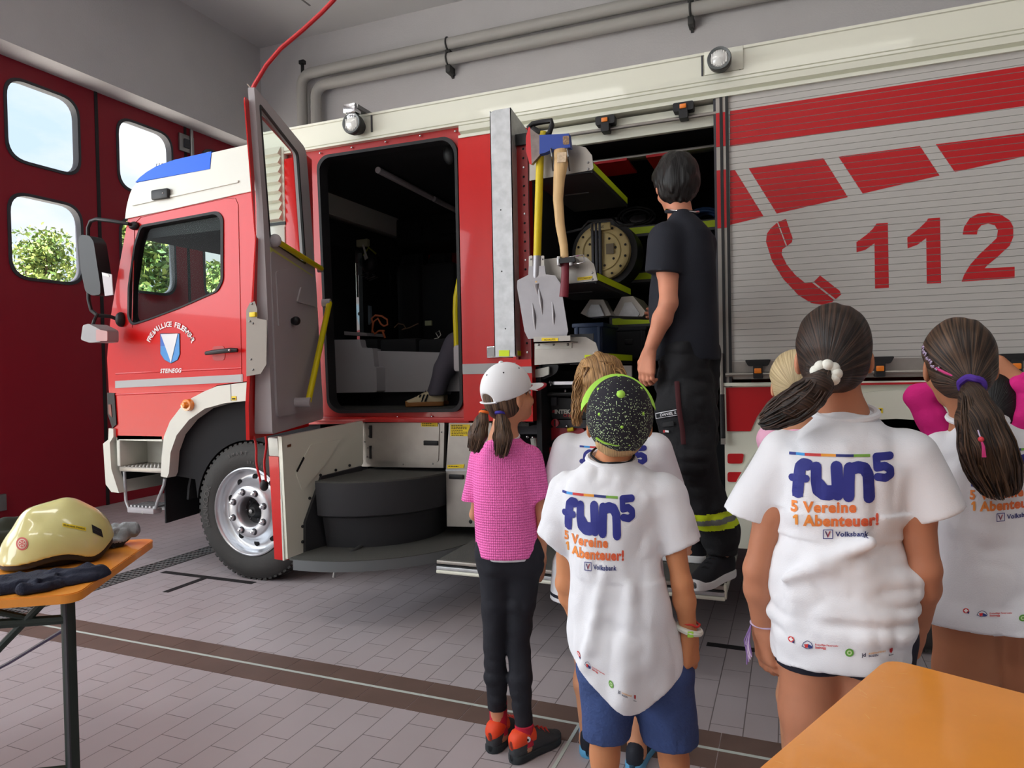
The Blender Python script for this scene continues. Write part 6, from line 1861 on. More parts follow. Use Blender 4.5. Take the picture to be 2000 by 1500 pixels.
    hem += S[n0:]; del S[n0:]
    return S, hem
LOGO, HEMLOGO = logo_shapes()
def print_on(shirt, who, shapes, f, name, dy=-0.12, clip=0.012, off=0.0014):
    """project the shapes (photo pixels mapped by f) on the back of the shirt"""
    me = shirt.data
    nv = len(me.vertices); co = np.empty(nv * 3); me.vertices.foreach_get('co', co); co = co.reshape(-1, 3)
    bv = BVHTree.FromPolygons([Vector(c) for c in co], [tuple(p.vertices) for p in me.polygons])
    bm = bmesh.new(); cl = bm.loops.layers.float_color.new('Col')
    lay = 0
    last = None
    for poly, col in shapes:
        if col != last: lay += 1; last = col
        pts = [who.L(*f(x, y), dy) for x, y in poly]
        t = bmesh.new()
        try:
            tri = tessellate_polygon([[Vector((p[0], p[2], 0)) for p in pts]])
        except Exception:
            continue
        vs = [t.verts.new((p[0], 0, p[2])) for p in pts]
        for q in tri:
            try: t.faces.new([vs[i] for i in q])
            except ValueError: pass
        for ax in (0, 2):
            lo = min(p[ax] for p in pts); hi = max(p[ax] for p in pts); k = math.floor(lo / clip) + 1
            while k * clip < hi:
                c = [0, 0, 0]; c[ax] = k * clip; n = [0, 0, 0]; n[ax] = 1
                bmesh.ops.bisect_plane(t, geom=t.verts[:] + t.edges[:] + t.faces[:], plane_co=c, plane_no=n); k += 1
        mp = {}
        o_ = off + 0.00012 * (lay % 6)
        for v in t.verts:
            h = bv.ray_cast(Vector((v.co.x, -1.0, v.co.z)), Vector((0, 1, 0)))
            if h[0] is not None: mp[v] = bm.verts.new(h[0] + h[1] * o_ * (1 if h[1].y < 0 else -1))
        for q in t.faces:
            if all(v in mp for v in q.verts):
                nf = bm.faces.new([mp[v] for v in q.verts])
                for l in nf.loops: l[cl] = lin(col)
        t.free()
    bmesh.ops.recalc_face_normals(bm, faces=bm.faces)
    m2 = bpy.data.meshes.new(name); bm.to_mesh(m2); bm.free(); m2.materials.append(M_print)
    o = bpy.data.objects.new(name, m2); COL.objects.link(o); o.parent = shirt
    return o
def strands(par, name, path, rad, n, r, m, seed=1, curlamp=0.0, frizz=0.3, flatten=1.0):
    rng = random.Random(seed); b_ = MB(); path = [Vector(p) for p in path]; N = len(path)
    b_.mi(m)
    for _ in range(n):
        a = rng.random() * 6.283; q = math.sqrt(rng.random()); ph = rng.random() * 6.28; L = 1 - 0.25 * rng.random() ** 2
        pts = []
        M_ = 12
        for k in range(M_ + 1):
            t = L * k / M_ * (N - 1); i = min(int(t), N - 2); u = t - i
            c = path[i].lerp(path[i + 1], u); d = (path[i + 1] - path[i]).normalized()
            s = d.cross(Vector((0.2, 1, 0.1))).normalized(); w = s.cross(d)
            rr = rad[i] + (rad[i + 1] - rad[i]) * u
            pts.append(c + s * (math.cos(a) * q * rr) + w * (math.sin(a) * q * rr * flatten) + s * curlamp * math.sin(ph + k * 0.9) + w * frizz * rr * 0.3 * math.sin(ph * 3 + k * 0.5))
        b_.tube(pts, [r * (0.8 + 0.4 * rng.random())] * M_ + [r * 0.2], m, 5, cap=False)
    me_o = b_.build(name, None, 180, recalc=False)
    me = me_o.data; nv = len(me.vertices); at_ = me.attributes.new('hs', 'FLOAT', 'POINT')
    per = 5 * 13; val = np.repeat(np.array([rng.random() for _ in range(n)]), per)[:nv]
    at_.data.foreach_set('value', val.astype(np.float32))
    me_o.parent = par
    return me_o
def around(c, ax):
    ax = np.array(ax, float); ax /= np.linalg.norm(ax); e1 = np.cross(ax, (0.3, 0.5, 0.81)); e1 /= np.linalg.norm(e1); e2 = np.cross(ax, e1)
    return lambda V: np.arctan2((V - c) @ e2, (V - c) @ e1) / 6.2832
def person(who, name, bodyf, m, label, cat='person', group=None):
    o = field_obj(bodyf, 'person', m, None, who.m, 1); tag(o, label, cat, group); return o
def ring_obj(par, name, c, R, r, m, ax=(0, 0, 1), wob=0.0, n=24, sy=1.0):
    ax = Vector(ax).normalized(); e1 = ax.orthogonal().normalized(); e2 = ax.cross(e1); b_ = MB()
    b_.tube([Vector(c) + e1 * math.cos(t) * R + e2 * math.sin(t) * R * sy + ax * wob * math.sin(5 * t) for t in [2 * math.pi * k / n for k in range(n)]], r, m, 8, closed=True)
    o = b_.build(name); o.parent = par; return o
A3 = np.array
def tabpx(w, rows):
    out = []
    for y, xl, xr, b_, cy in rows:
        a, c = w.L(xl, y, cy), w.L(xr, y, cy); out.append(((a[2] + c[2]) / 2, (a[0] + c[0]) / 2, cy, max(0.02, (c[0] - a[0]) / 2), b_))
    return out
def sleeve(f, w, a, b_, ra, rb, h0, h1, dy0=0.0, dy1=0.0):
    """sleeve from shoulder to past the hem, cut along the hem line (two pixels), then joined to the shirt"""
    A, B = w.L(*a, dy0), w.L(*b_, dy1); g = Field(f.lo, f.lo + f.h * 4, f.h); g.lo, g.n, g.ax = f.lo, f.n, f.ax; g.v = np.full(f.v.shape, 9.0, np.float32)
    g.cone(A, B, ra, rb, 0.0)
    p0, p1 = w.L(*h0, dy1), w.L(*h1, dy1); d = p1 - p0; n = A3((d[2], 0, -d[0])); n = n if n @ (B - A) > 0 else -n
    g.half((p0 + p1) / 2, n)
    f.blend((slice(None),) * 3, np.minimum(g.v, 1.0), 0.022, '+')
def hair_shell(f, hc, s, R, th=0.012, front=0.045, nape=-0.075):
    def p(x, y, z): return hc + R @ (A3((x, y, z)) * s)
    f.ell(p(0, -0.006, 0.022), (A3((0.071, 0.090, 0.085)) * s + th), R, 0.0)
    f.ell(p(0, -0.038, -0.03), (A3((0.058, 0.052, 0.055)) * s + th * 0.8), R, 0.03)
    hi = hc + 0.2
    f.half(p(0, front, 0.0), R @ A3((0, 1, -0.55)), hc - 0.2, hi)
    f.half(p(0, 0, nape), R @ A3((0, 0.55, -1)), hc - 0.2, hi)
    for q in (-1, 1):
        f.ell(p(q * 0.082, 0.02, -0.03), A3((0.03, 0.036, 0.05)) * s, R, 0.01, '-')
def fld(lo, hi, h=0.0045): return Field(lo, hi, h)
def std_body(w, J, s, R, fat=1.0, hands=(0.5, 0.5), legback=(0, -1, 0), lo=(-0.42, -0.4, 0.0), hi=(0.42, 0.5, 1.62), hs=1.0, torso_w=0.088):
    f = fld(lo, hi)
    hip = (J['hl'] + J['hr']) / 2; nb = J['nb']
    f.cone(hip + A3((0, 0, 0.02)), nb - A3((0, 0, 0.16)), torso_w, torso_w * 0.95, 0.05); f.cone(J['sl'] * 0.75 + J['sr'] * 0.25, J['sr'] * 0.75 + J['sl'] * 0.25, 0.05, 0.05, 0.06)
    f.cone(nb - A3((0, 0, 0.16)), nb - A3((0, 0, 0.02)), torso_w * 0.9, 0.05, 0.05)
    arm(f, J['sl'], J['el'], J['wl'], s, fat); arm(f, J['sr'], J['er'], J['wr'], s, fat)
    leg(f, J['hl'], J['kl'], J['al'], s, fat, legback); leg(f, J['hr'], J['kr'], J['ar'], s, fat, legback)
    foot(f, J['al'], J.get('fl', 0), s); foot(f, J['ar'], J.get('fr', 0), s)
    head(f, J['hc'], J['hsz'], R, nb, J.get('ear', 1.0))
    for k, el, wr, sd in (('l', J['el'], J['wl'], 1), ('r', J['er'], J['wr'], -1)):
        d = J.get('hd' + k, wr - el); n = J.get('hn' + k, A3((-sd * 1.0, -0.35, 0)))
        hand(f, wr, d, n, sd, hs, hands[0 if k == 'l' else 1])
    return f

# ================================================================ child with white scrunchie (nearest, right of centre)
w = Who(1648, 1.65); L = w.L
SK_A = skin_mat('skin_tan', (190, 128, 98))
R = rotm(4, -2)
J = dict(hc=L(1627, 692), hsz=1.0, nb=L(1648, 806), sl=L(1533, 893), sr=L(1772, 896), el=L(1480, 1112, -0.03), er=L(1806, 1112, -0.02), wl=L(1489, 1228, 0.02), wr=L(1796, 1216, 0.05),
         hl=L(1588, 1245), hr=L(1708, 1247), kl=L(1578, 1528), kr=L(1712, 1528), al=L(1580, 1822), ar=L(1716, 1822), hdl=A3((0.10, 0.12, -1)), hnl=A3((-0.75, -0.65, 0)))
f = std_body(w, J, 1.08, R, 0.93, (0.75, 0.5), hs=1.08)
P1 = person(w, 'person', f, SK_A, 'person in a white printed shirt with dark hair tied in a white scrunchie', group=None)
eyes(J['hc'], 1.0, R, P1)
f = fld((-0.36, -0.25, 0.62), (0.36, 0.25, 1.34), 0.005)
f.loft(tabpx(w, [(1340, 1506, 1792, 0.135, 0.0), (1240, 1501, 1794, 0.14, 0.0), (1150, 1499, 1797, 0.138, 0.0), (1085, 1504, 1778, 0.122, 0.0), (1020, 1510, 1772, 0.12, 0.0), (950, 1512, 1775, 0.12, 0.0), (900, 1508, 1786, 0.113, 0.0), (860, 1532, 1762, 0.098, 0.0), (828, 1578, 1728, 0.08, 0.005), (803, 1603, 1700, 0.064, 0.01)]))
f.rough(0.011, 7, 7, 17, 3.0, hi=(0.3, 0.3, 1.06)); f.rough(0.006, 9, 9, 26, 5.0, hi=(0.3, 0.3, 1.0), ridge=True); f.rough(0.004, 16, 16, 6, 9.0); f.rough(0.003, 26, 26, 20, 10.0, ridge=True)
f.cone(L(1700, 1060, -0.125), L(1530, 1130, -0.115), 0.012, 0.006, 0.03); f.cone(L(1790, 1135, -0.04), L(1600, 1105, -0.125), 0.014, 0.008, 0.03)
sleeve(f, w, (1535, 892), (1450, 1030), 0.066, 0.062, (1412, 986), (1511, 1026)); sleeve(f, w, (1772, 893), (1842, 1030), 0.066, 0.066, (1778, 1024), (1886, 986))
f.rough(0.005, 20, 20, 9, 7.0)
a, c = L(1505, 1280, -0.04), L(1785, 1300, -0.04); f.half(a, A3((c[2] - a[2], 0, -(c[0] - a[0]))), None, None)
sh = field_obj(f, 'tshirt', M_tee, P1, smooth=2)
print_on(sh, w, LOGO, lambda x, y: (x, y), 'shirt_print'); print_on(sh, w, HEMLOGO, lambda x, y: (x, y), 'hem_print', -0.13)
ring_obj(sh, 'collar', L(1650, 806, 0.004), 0.068, 0.009, M_tee, (0.02, -0.22, 1))
f = fld((-0.25, -0.2, 0.6), (0.25, 0.25, 0.95), 0.006); f.cone(J['hl'] + A3((0, 0, 0.02)), J['hr'] + A3((0, 0, 0.02)), 0.088, 0.088, 0.03)
for k in 'lr': f.cone(J['h' + k], J['h' + k] * 0.82 + J['k' + k] * 0.18, 0.086, 0.084, 0.02)
a, c = L(1505, 1302, -0.05), L(1785, 1335, -0.05); f.half(a, A3((c[2] - a[2], 0, -(c[0] - a[0])))); o = field_obj(f, 'shorts', M_navyc, P1)
TIE = L(1613, 730, -0.115)
f = fld(J['hc'] - 0.2, J['hc'] + 0.2, 0.0035); hair_shell(f, J['hc'], 1.0, R, 0.0125, 0.05, -0.092); f.ell(L(1615, 725, -0.10), (0.045, 0.03, 0.04), None, 0.03)
f.rough(0.0022, 60, 30, 30, 1.0)
HA = hair_mat('hair_dark_brown', (18, 12, 10), (76, 54, 42), 130)
hr = field_obj(f, 'hair', HA, P1, attr=around(TIE, (0.0, 1, 0.15)))
path = [L(1612, 732, -0.125), L(1600, 752, -0.14), L(1575, 775, -0.14), L(1545, 795, -0.13), L(1515, 812, -0.13), L(1495, 822, -0.125)]
f = fld((-0.3, -0.25, 1.2), (0.1, 0.05, 1.5), 0.004); f.chain(path, [0.020, 0.030, 0.036, 0.036, 0.028, 0.012], 0.01); f.rough(0.004, 50, 50, 50, 2.0)
field_obj(f, 'ponytail', HA, P1, attr=lambda V: V[:, 2] * 2.2 + V[:, 0] * 0.9 + V[:, 1])
strands(P1, 'ponytail_strands', [p for p in path] + [L(1486, 822, -0.12)], [0.018, 0.031, 0.04, 0.041, 0.034, 0.022, 0.014], 150, 0.0022, HA, 3, 0.002)
b_ = MB()
for k in range(9):
    t = 2 * math.pi * k / 9; b_.ball(Vector(TIE) + Vector((0.021 * math.cos(t), -0.014 + 0.004 * math.sin(3 * t), 0.019 * math.sin(t))), (0.0135, 0.016, 0.0135), mat('scrunchie_white', (228, 228, 218), 0.85), 10, 8)
o = b_.build('scrunchie', None, 80); o.parent = P1
wr = J['wl']; ring_obj(P1, 'wristband', wr + A3((0, 0, 0.012)), 0.027, 0.0035, mat('band_lilac', (206, 184, 214), 0.8), (0.1, 0, 1))
def tas(b):
    for k in range(7):
        b.tube([Vector(wr) + Vector((-0.026, -0.012, 0.01)), Vector(wr) + Vector((-0.03 - 0.002 * k, -0.016, -0.03 - 0.006 * (k % 3))), Vector(wr) + Vector((-0.024 - 0.004 * (k % 4), -0.018, -0.068 - 0.007 * (k % 4)))], 0.0018, MATS['band_lilac'] if k % 3 else mat('band_violet', (140, 110, 170), 0.8), 5)
b_ = MB(); tas(b_); o = b_.build('wristband_tassel'); o.parent = P1
for k in 'lr': shoe(P1, J['a' + k], 0, 0.225, (M_navyc, M_tee, None, M_tee))

# ================================================================ child with long ponytail at the right edge
w = Who(1925, 1.8); L = w.L
SK_B = skin_mat('skin_brown', (182, 122, 90))
R = rotm(16, -3)
J = dict(hc=L(1872, 710), hsz=1.0, nb=L(1905, 822, 0.0), sl=L(1838, 890), sr=L(2028, 885), el=L(1828, 1060, 0.06), er=L(2080, 1060, 0.0), wl=L(1850, 1160, 0.16), wr=L(2085, 1180, 0.08),
         hl=L(1888, 1175), hr=L(1985, 1175, 0.06), kl=L(1884, 1450), kr=L(1985, 1450, 0.12), al=L(1884, 1730), ar=L(1985, 1730, 0.12))
f = std_body(w, J, 1.04, R, 1.0)
P2 = person(w, 'person', f, SK_B, 'person in a white printed shirt with a long brown ponytail in a purple tie')
eyes(J['hc'], 1.0, R, P2)
f = fld((-0.3, -0.25, 0.62), (0.36, 0.25, 1.34), 0.005)
f.loft(tabpx(w, [(1260, 1788, 2078, 0.15, 0.0), (1190, 1792, 2072, 0.145, 0.0), (1100, 1812, 2060, 0.13, 0.0), (1000, 1835, 2040, 0.118, 0.0), (930, 1832, 2046, 0.112, 0.0), (880, 1828, 2040, 0.10, 0.0), (845, 1850, 2000, 0.085, 0.0), (812, 1866, 1955, 0.062, 0.01)]))
f.rough(0.012, 8, 8, 7, 13.0); f.rough(0.003, 26, 26, 20, 14.0, ridge=True); f.rough(0.006, 14, 14, 9, 15.0, ridge=True)
sleeve(f, w, (1845, 888), (1798, 1010), 0.062, 0.06, (1772, 985), (1838, 1012), 0.0, 0.03); sleeve(f, w, (2026, 886), (2085, 1010), 0.062, 0.064, (2040, 1012), (2120, 985))
a, c = L(1790, 1198, -0.03), L(1990, 1226, -0.05); f.half(a, A3((c[2] - a[2], 0, -(c[0] - a[0]))))
sh = field_obj(f, 'tshirt', M_tee, P2, smooth=2)
mp = lambda x, y: (1890 + (x - 1539) * 0.82, 881 + (y - 886) * 0.83 - (x - 1539) * 0.035)
print_on(sh, w, LOGO, mp, 'shirt_print'); print_on(sh, w, HEMLOGO, lambda x, y: (1887 + (x - 1545) * 0.97, 1192 + (y - 1252) * 0.75), 'hem_print', -0.13)
ring_obj(sh, 'collar', L(1908, 818, 0.004), 0.064, 0.008, M_tee, (0.06, -0.2, 1))
M_pinkshort = mat('shorts_coral', (222, 108, 118), 0.8)
f = fld((-0.25, -0.2, 0.55), (0.25, 0.3, 0.95), 0.006); f.cone(J['hl'], J['hr'], 0.10, 0.10, 0.03)
for k in 'lr': f.cone(J['h' + k], J['h' + k] * 0.75 + J['k' + k] * 0.25, 0.099, 0.093, 0.02)
f.half(L(1900, 1234, -0.08), (-0.12, 0, -1)); o = field_obj(f, 'shorts', [M_pinkshort, M_tee], P2)
zc = L(1900, 1234, -0.08)[2]; facemats(o, lambda c: (c[:, 2] < zc + 0.022).astype(int))
TIE = L(1898, 752, -0.105)
f = fld(J['hc'] - 0.2, J['hc'] + 0.2, 0.0035); hair_shell(f, J['hc'], 1.0, R, 0.013, 0.055, -0.085); f.ell(L(1896, 745, -0.09), (0.042, 0.032, 0.04), None, 0.03); f.rough(0.0022, 60, 30, 30, 4.0)
HB = hair_mat('hair_brown', (30, 20, 14), (108, 82, 62), 120)
field_obj(f, 'hair', HB, P2, attr=around(TIE, (0.0, 1, 0.15)))
path = [L(1897, 750, -0.11), L(1900, 775, -0.135), L(1912, 820, -0.145), L(1925, 870, -0.15), L(1940, 915, -0.145), L(1955, 955, -0.14)]
f = fld((-0.2, -0.3, 1.0), (0.25, 0.05, 1.5), 0.004); f.chain(path, [0.018, 0.03, 0.048, 0.058, 0.05, 0.02], 0.01); f.rough(0.004, 60, 60, 12, 6.0)
at_ = lambda V: (V[:, 0] - V[:, 2] * -0.25) * 4.0 + V[:, 1] * 2
field_obj(f, 'ponytail', HB, P2, attr=at_)
strands(P2, 'ponytail_strands', path + [L(1958, 965, -0.135)], [0.016, 0.03, 0.05, 0.062, 0.06, 0.045, 0.03], 260, 0.002, HB, 8, 0.002)
ring_obj(P2, 'hair_tie', TIE + A3((0, -0.012, 0.0)), 0.024, 0.009, mat('tie_purple', (86, 52, 166), 0.7), (0.1, 0.75, 0.65), 0.002)
b_ = MB()
hb = [L(1803, 676, -0.02), L(1806, 690, -0.05), L(1815, 706, -0.075), L(1828, 719, -0.092), L(1846, 728, -0.104), L(1868, 737, -0.112)]
b_.tube(hb[3:], [0.0035, 0.0035, 0.0018], mat('band_pink', (222, 66, 140), 0.5), 6)
for k in range(40):
    t = 3.2 * k / 39; i = min(int(t), 3); q = Vector(hb[i]).lerp(Vector(hb[i + 1]), t - i); b_.ball(q + Vector((random.uniform(-.003, .003), -0.003, random.uniform(-.004, .004))), 0.003, mat('sequin_silver', (200, 186, 214), 0.2, 0.8), 6, 4)
o = b_.build('hairband'); o.parent = P2
b_ = MB(); a, c = Vector(L(1910, 840, -0.215)), Vector(L(1916, 858, -0.222)); b_.tube([a, c], 0.002, MATS['sequin_silver'], 6); b_.ball(c, 0.0065, mat('bead_red', (232, 70, 84), 0.3), 10, 8)
for k in range(6): b_.tube([c, Vector(L(1919 + k * 0.6, 872, -0.224)), Vector(L(1919 + k * 1.2, 893, -0.222))], 0.0018, MATS['band_pink'], 5)
o = b_.build('hair_tassel'); o.parent = P2
for k in 'lr': shoe(P2, J['a' + k], 0, 0.225, (M_tee, M_tee, None, M_tee))

# ================================================================ boy in the speckled cap
w = Who(1205, 1.9); L = w.L
SK_C = skin_mat('skin_sunny', (206, 140, 98))
R = rotm(3, 30); RC = rotm(3, 55); HCc = L(1209, 818, 0.0)
J = dict(ear=1.2, hc=HCc, hsz=0.96, nb=L(1193, 912, 0.0), sl=L(1110, 962, 0.03), sr=L(1298, 968, -0.02), el=L(1104, 1140, 0.03), er=L(1332, 1140, -0.05), wl=L(1128, 1215, 0.10), wr=L(1346, 1240, -0.03),
         hl=L(1190, 1305), hr=L(1290, 1315), kl=L(1181, 1472), kr=L(1316, 1482, 0.03), al=L(1184, 1690), ar=L(1336, 1692), hdr=A3((0.05, 0.05, -1)), hnr=A3((0.8, -0.6, 0)), hdl=A3((0.6, 0.5, -0.6)))
f = std_body(w, J, 0.98, R, 0.8, (0.8, 1.3), hi=(0.42, 0.5, 1.55))
P3 = person(w, 'person', f, SK_C, 'person in a black speckled cap with lime peak and long white printed shirt')
eyes(J['hc'], 0.96, R, P3)
f = fld((-0.32, -0.3, 0.45), (0.36, 0.25, 1.22), 0.005)
f.loft(tabpx(w, [(1400, 1112, 1345, 0.15, 0.0), (1330, 1106, 1340, 0.15, 0.0), (1250, 1104, 1328, 0.148, 0.0), (1150, 1113, 1306, 0.135, 0.0), (1080, 1112, 1290, 0.125, 0.0), (1000, 1098, 1298, 0.116, 0.0), (960, 1096, 1308, 0.106, 0.0), (930, 1112, 1288, 0.09, 0.0), (910, 1130, 1262, 0.075, 0.0), (893, 1150, 1238, 0.06, 0.005)]))
f.rough(0.012, 13, 13, 4.5, 21.0, hi=(0.4, 0.4, 0.85)); f.rough(0.006, 10, 10, 9, 23.0, ridge=True)
f.cone(L(1232, 1150, -0.125), L(1215, 1370, -0.14), 0.010, 0.022, 0.03); f.cone(L(1180, 1120, -0.12), L(1140, 1300, -0.12), 0.006, 0.014, 0.03)
sleeve(f, w, (1112, 958), (1076, 1090), 0.058, 0.056, (1053, 1040), (1112, 1092), 0.03, 0.03); sleeve(f, w, (1296, 966), (1342, 1100), 0.06, 0.058, (1284, 1086), (1369, 1052), -0.02, -0.03)
f.rough(0.004, 20, 20, 9, 27.0); f.rough(0.003, 26, 26, 16, 28.0, ridge=True)
f.hem([tuple(L(x, y, -0.1)[[0, 2]]) for x, y in ((1060, 1230), (1103, 1275), (1130, 1305), (1165, 1335), (1195, 1366), (1230, 1386), (1270, 1374), (1335, 1330), (1380, 1290))])
sh = field_obj(f, 'tshirt', M_tee, P3, smooth=2)
mp = lambda x, y: (1094 + (x - 1539) * 0.70, 967 + (y - 886) * 0.88 + (x - 1539) * 0.012)
print_on(sh, w, LOGO, mp, 'shirt_print')
print_on(sh, w, HEMLOGO, lambda x, y: (1130 + (x - 1545) * 0.56, 1286 + (y - 1252) * 0.75 + (x - 1545) * 0.285), 'hem_print', -0.14)
ring_obj(sh, 'collar', L(1194, 897, 0.005), 0.064, 0.008, M_tee, (0.05, -0.22, 1))
f = fld((-0.25, -0.22, 0.3), (0.25, 0.25, 0.75), 0.0055); f.cone(J['hl'], J['hr'], 0.09, 0.09, 0.02)
f.chain([J['hl'], J['hl'] * 0.3 + J['kl'] * 0.7, J['kl'] + A3((0, 0, 0.03))], [0.086, 0.068, 0.060], 0.006); f.chain([J['hr'], J['hr'] * 0.3 + J['kr'] * 0.7, J['kr'] + A3((0, 0, 0.03))], [0.088, 0.078, 0.074], 0.006)
f.rough(0.005, 14, 14, 14, 31.0); f.rough(0.003, 70, 70, 4, 33.0, hi=(0.4, 0.4, L(1300, 1425)[2]))
xm = (J['kl'][0] + J['kr'][0]) / 2; f.half(L(1185, 1436), (0, 0, -1), (-0.4, -0.4, 0), (xm, 0.4, 1)); f.half(L(1310, 1452), (0, 0, -1), (xm - 0.006, -0.4, 0), (0.5, 0.4, 1))
field_obj(f, 'shorts', mat('shorts_blue', (58, 78, 128), 0.85, var=0.15, vscale=20, bump=0.25, bscale=90), P3)
HC_ = hair_mat('hair_blond', (128, 96, 58), (216, 182, 132), 160, 0.3, 0.62)
f = fld(HCc - 0.2, HCc + 0.2, 0.0035); hair_shell(f, HCc, 0.96, R, 0.010, 0.03, -0.088); f.ell(L(1203, 868, -0.055), (0.05, 0.03, 0.03), None, 0.02); f.rough(0.002, 70, 40, 12, 8.0)
field_obj(f, 'hair', HC_, P3, attr=lambda V: V[:, 0] * 3)
def cap_field(hc, s, R, th, cut=0.004):
    f = fld(hc - 0.22, hc + 0.22, 0.0035)
    c = hc + R @ (A3((0, -0.004, 0.024)) * s)
    f.ell(c, A3((0.071, 0.090, 0.088)) * s + th, R, 0); 
    f.half(hc + R @ A3((0, 0, cut)), R @ A3((0, 0.12, -1)), hc - 0.22, hc + 0.22)
    return f, c
def visor(par, hc, s, R, m, m2, rise=0.012, length=0.07, wd=0.082, edge=None, drop=0.004):
    b_ = MB(); N = 16; top = []; 
    def q(a, t):
        x = wd * s * math.sin(a); y0 = 0.083 * s * math.cos(a) + 0.006
        y = y0 + t * length * s * math.cos(a) ** 0.6; z = drop * s + rise * s - 0.18 * abs(x) ** 1.5 - t * 0.014 * s
        return hc + R @ A3((x, y, z))
    rows = [[q(-1.25 + 2.5 * k / N, t / 5) for k in range(N + 1)] for t in range(6)]
    dz = R @ A3((0, 0, -0.004))
    V1 = [[b_.bm.verts.new(p) for p in r] for r in rows]; V2 = [[b_.bm.verts.new(p + dz) for p in r] for r in rows]
    for i in range(5):
        for k in range(N):
            b_.face([V1[i][k], V1[i][k + 1], V1[i + 1][k + 1], V1[i + 1][k]], edge if (edge and i == 4) else m); b_.face([V2[i][k], V2[i + 1][k], V2[i + 1][k + 1], V2[i][k + 1]], m2)
    for k in range(N):
        b_.face([V1[5][k], V1[5][k + 1], V2[5][k + 1], V2[5][k]], edge or m); b_.face([V1[0][k], V2[0][k], V2[0][k + 1], V1[0][k + 1]], m)
    for r in (0, N):
        for i in range(5): b_.face([V1[i][r], V1[i + 1][r], V2[i + 1][r], V2[i][r]], m)
    o = b_.build('peak', None, 40); o.parent = par; return o
def speckle():
    m = mat('cap_speckled', (30, 27, 38), 0.85, bump=0.1, bscale=300); nt = m.node_tree; b_ = nt.nodes['Principled BSDF']
    tc = _n(nt, 'ShaderNodeTexCoord'); vo = _n(nt, 'ShaderNodeTexVoronoi'); vo.inputs['Scale'].default_value = 330
    nt.links.new(tc.outputs['Object'], vo.inputs['Vector'])
    nz = _n(nt, 'ShaderNodeTexNoise'); nz.inputs['Scale'].default_value = 22; nt.links.new(tc.outputs['Object'], nz.inputs['Vector'])
    sx = _n(nt, 'ShaderNodeSeparateXYZ'); nt.links.new(tc.outputs['Object'], sx.inputs[0])
    g = _n(nt, 'ShaderNodeMapRange'); g.inputs['From Min'].default_value = float(HCc[2]) - 0.06; g.inputs['From Max'].default_value = float(HCc[2]) + 0.09; g.inputs['To Min'].default_value = 0.36; g.inputs['To Max'].default_value = 0.08
    nt.links.new(sx.outputs['Z'], g.inputs['Value'])
    mu = _n(nt, 'ShaderNodeMath', operation='MULTIPLY'); nt.links.new(nz.outputs['Fac'], mu.inputs[0]); nt.links.new(g.outputs[0], mu.inputs[1])
    m2 = _n(nt, 'ShaderNodeMath', operation='MULTIPLY'); m2.inputs[1].default_value = 2.0; nt.links.new(mu.outputs[0], m2.inputs[0])
    wn = _n(nt, 'ShaderNodeSeparateColor'); nt.links.new(vo.outputs['Color'], wn.inputs[0])
    lt = _n(nt, 'ShaderNodeMath', operation='LESS_THAN'); nt.links.new(wn.outputs[0], lt.inputs[0]); nt.links.new(m2.outputs[0], lt.inputs[1])
    ld = _n(nt, 'ShaderNodeMath', operation='LESS_THAN'); nt.links.new(vo.outputs['Distance'], ld.inputs[0]); ld.inputs[1].default_value = 0.42
    an = _n(nt, 'ShaderNodeMath', operation='MULTIPLY'); nt.links.new(lt.outputs[0], an.inputs[0]); nt.links.new(ld.outputs[0], an.inputs[1])
    mx = _n(nt, 'ShaderNodeMix', data_type='RGBA'); mx.inputs[6].default_value = lin((30, 27, 38)); mx.inputs[7].default_value = lin((206, 232, 180))
    nt.links.new(an.outputs[0], mx.inputs[0]); nt.links.new(mx.outputs[2], b_.inputs['Base Color'])
    return m
M_speck = speckle(); M_capgreen = mat('cap_lime', (168, 222, 84), 0.75)
f, cc = cap_field(HCc, 0.96, RC, 0.021, -0.022)
f.ell(HCc + RC @ A3((0, -0.117, -0.026)), (0.042, 0.04, 0.026), RC, 0.006, '-')
cap = field_obj(f, 'cap', M_speck, P3)
visor(cap, HCc + RC @ A3((0, -0.004, -0.022)), 1.14, RC, M_capgreen, M_capgreen, 0.012, 0.058, 0.094)
b_ = MB(); b_.ball(Vector(cc + RC @ A3((0, 0, 0.105))), (0.0115, 0.0115, 0.008), M_capgreen, 12, 8, Matrix(RC.tolist())); o = b_.build('cap_button'); o.parent = cap
b_ = MB()
b_.bm.free()
for k in range(6):
    b_ = MB(); a = math.radians(60 * k + 30); d = A3((math.cos(a) * 0.7, math.sin(a) * 0.7, 0.66)); b_.ball(Vector(cc + RC @ (d * A3((0.0885, 0.107, 0.105)) * 1.02)), 0.005, M_capgreen, 8, 6); o = b_.build('eyelet'); o.parent = cap
b_ = MB(); st = [L(x_, y_, z_) for x_, y_, z_ in ((1166, 855, -0.078), (1180, 864, -0.088), (1204, 869, -0.094), (1228, 868, -0.088), (1244, 858, -0.076))]
b_.tube([Vector(p) for p in st], [0.009, 0.009, 0.008, 0.009, 0.009], M_capgreen, 8, flat=0.4); o = b_.build('cap_strap'); o.parent = cap
ring_obj(P3, 'necklace', L(1196, 888, 0.0), 0.058, 0.003, M_blackc, (0.05, -0.3, 1), 0.002, 40)
WR = J['wr']; ring_obj(P3, 'wristband', WR + A3((0.0, 0, 0.016)), 0.030, 0.008, mat('watch_white', (222, 226, 214), 0.5), (0.25, 0, 1)); ring_obj(P3, 'thread_band', WR + A3((0, 0, 0.036)), 0.028, 0.003, mat('thread_red', (206, 60, 50), 0.7), (0.3, 0, 1), 0.002)
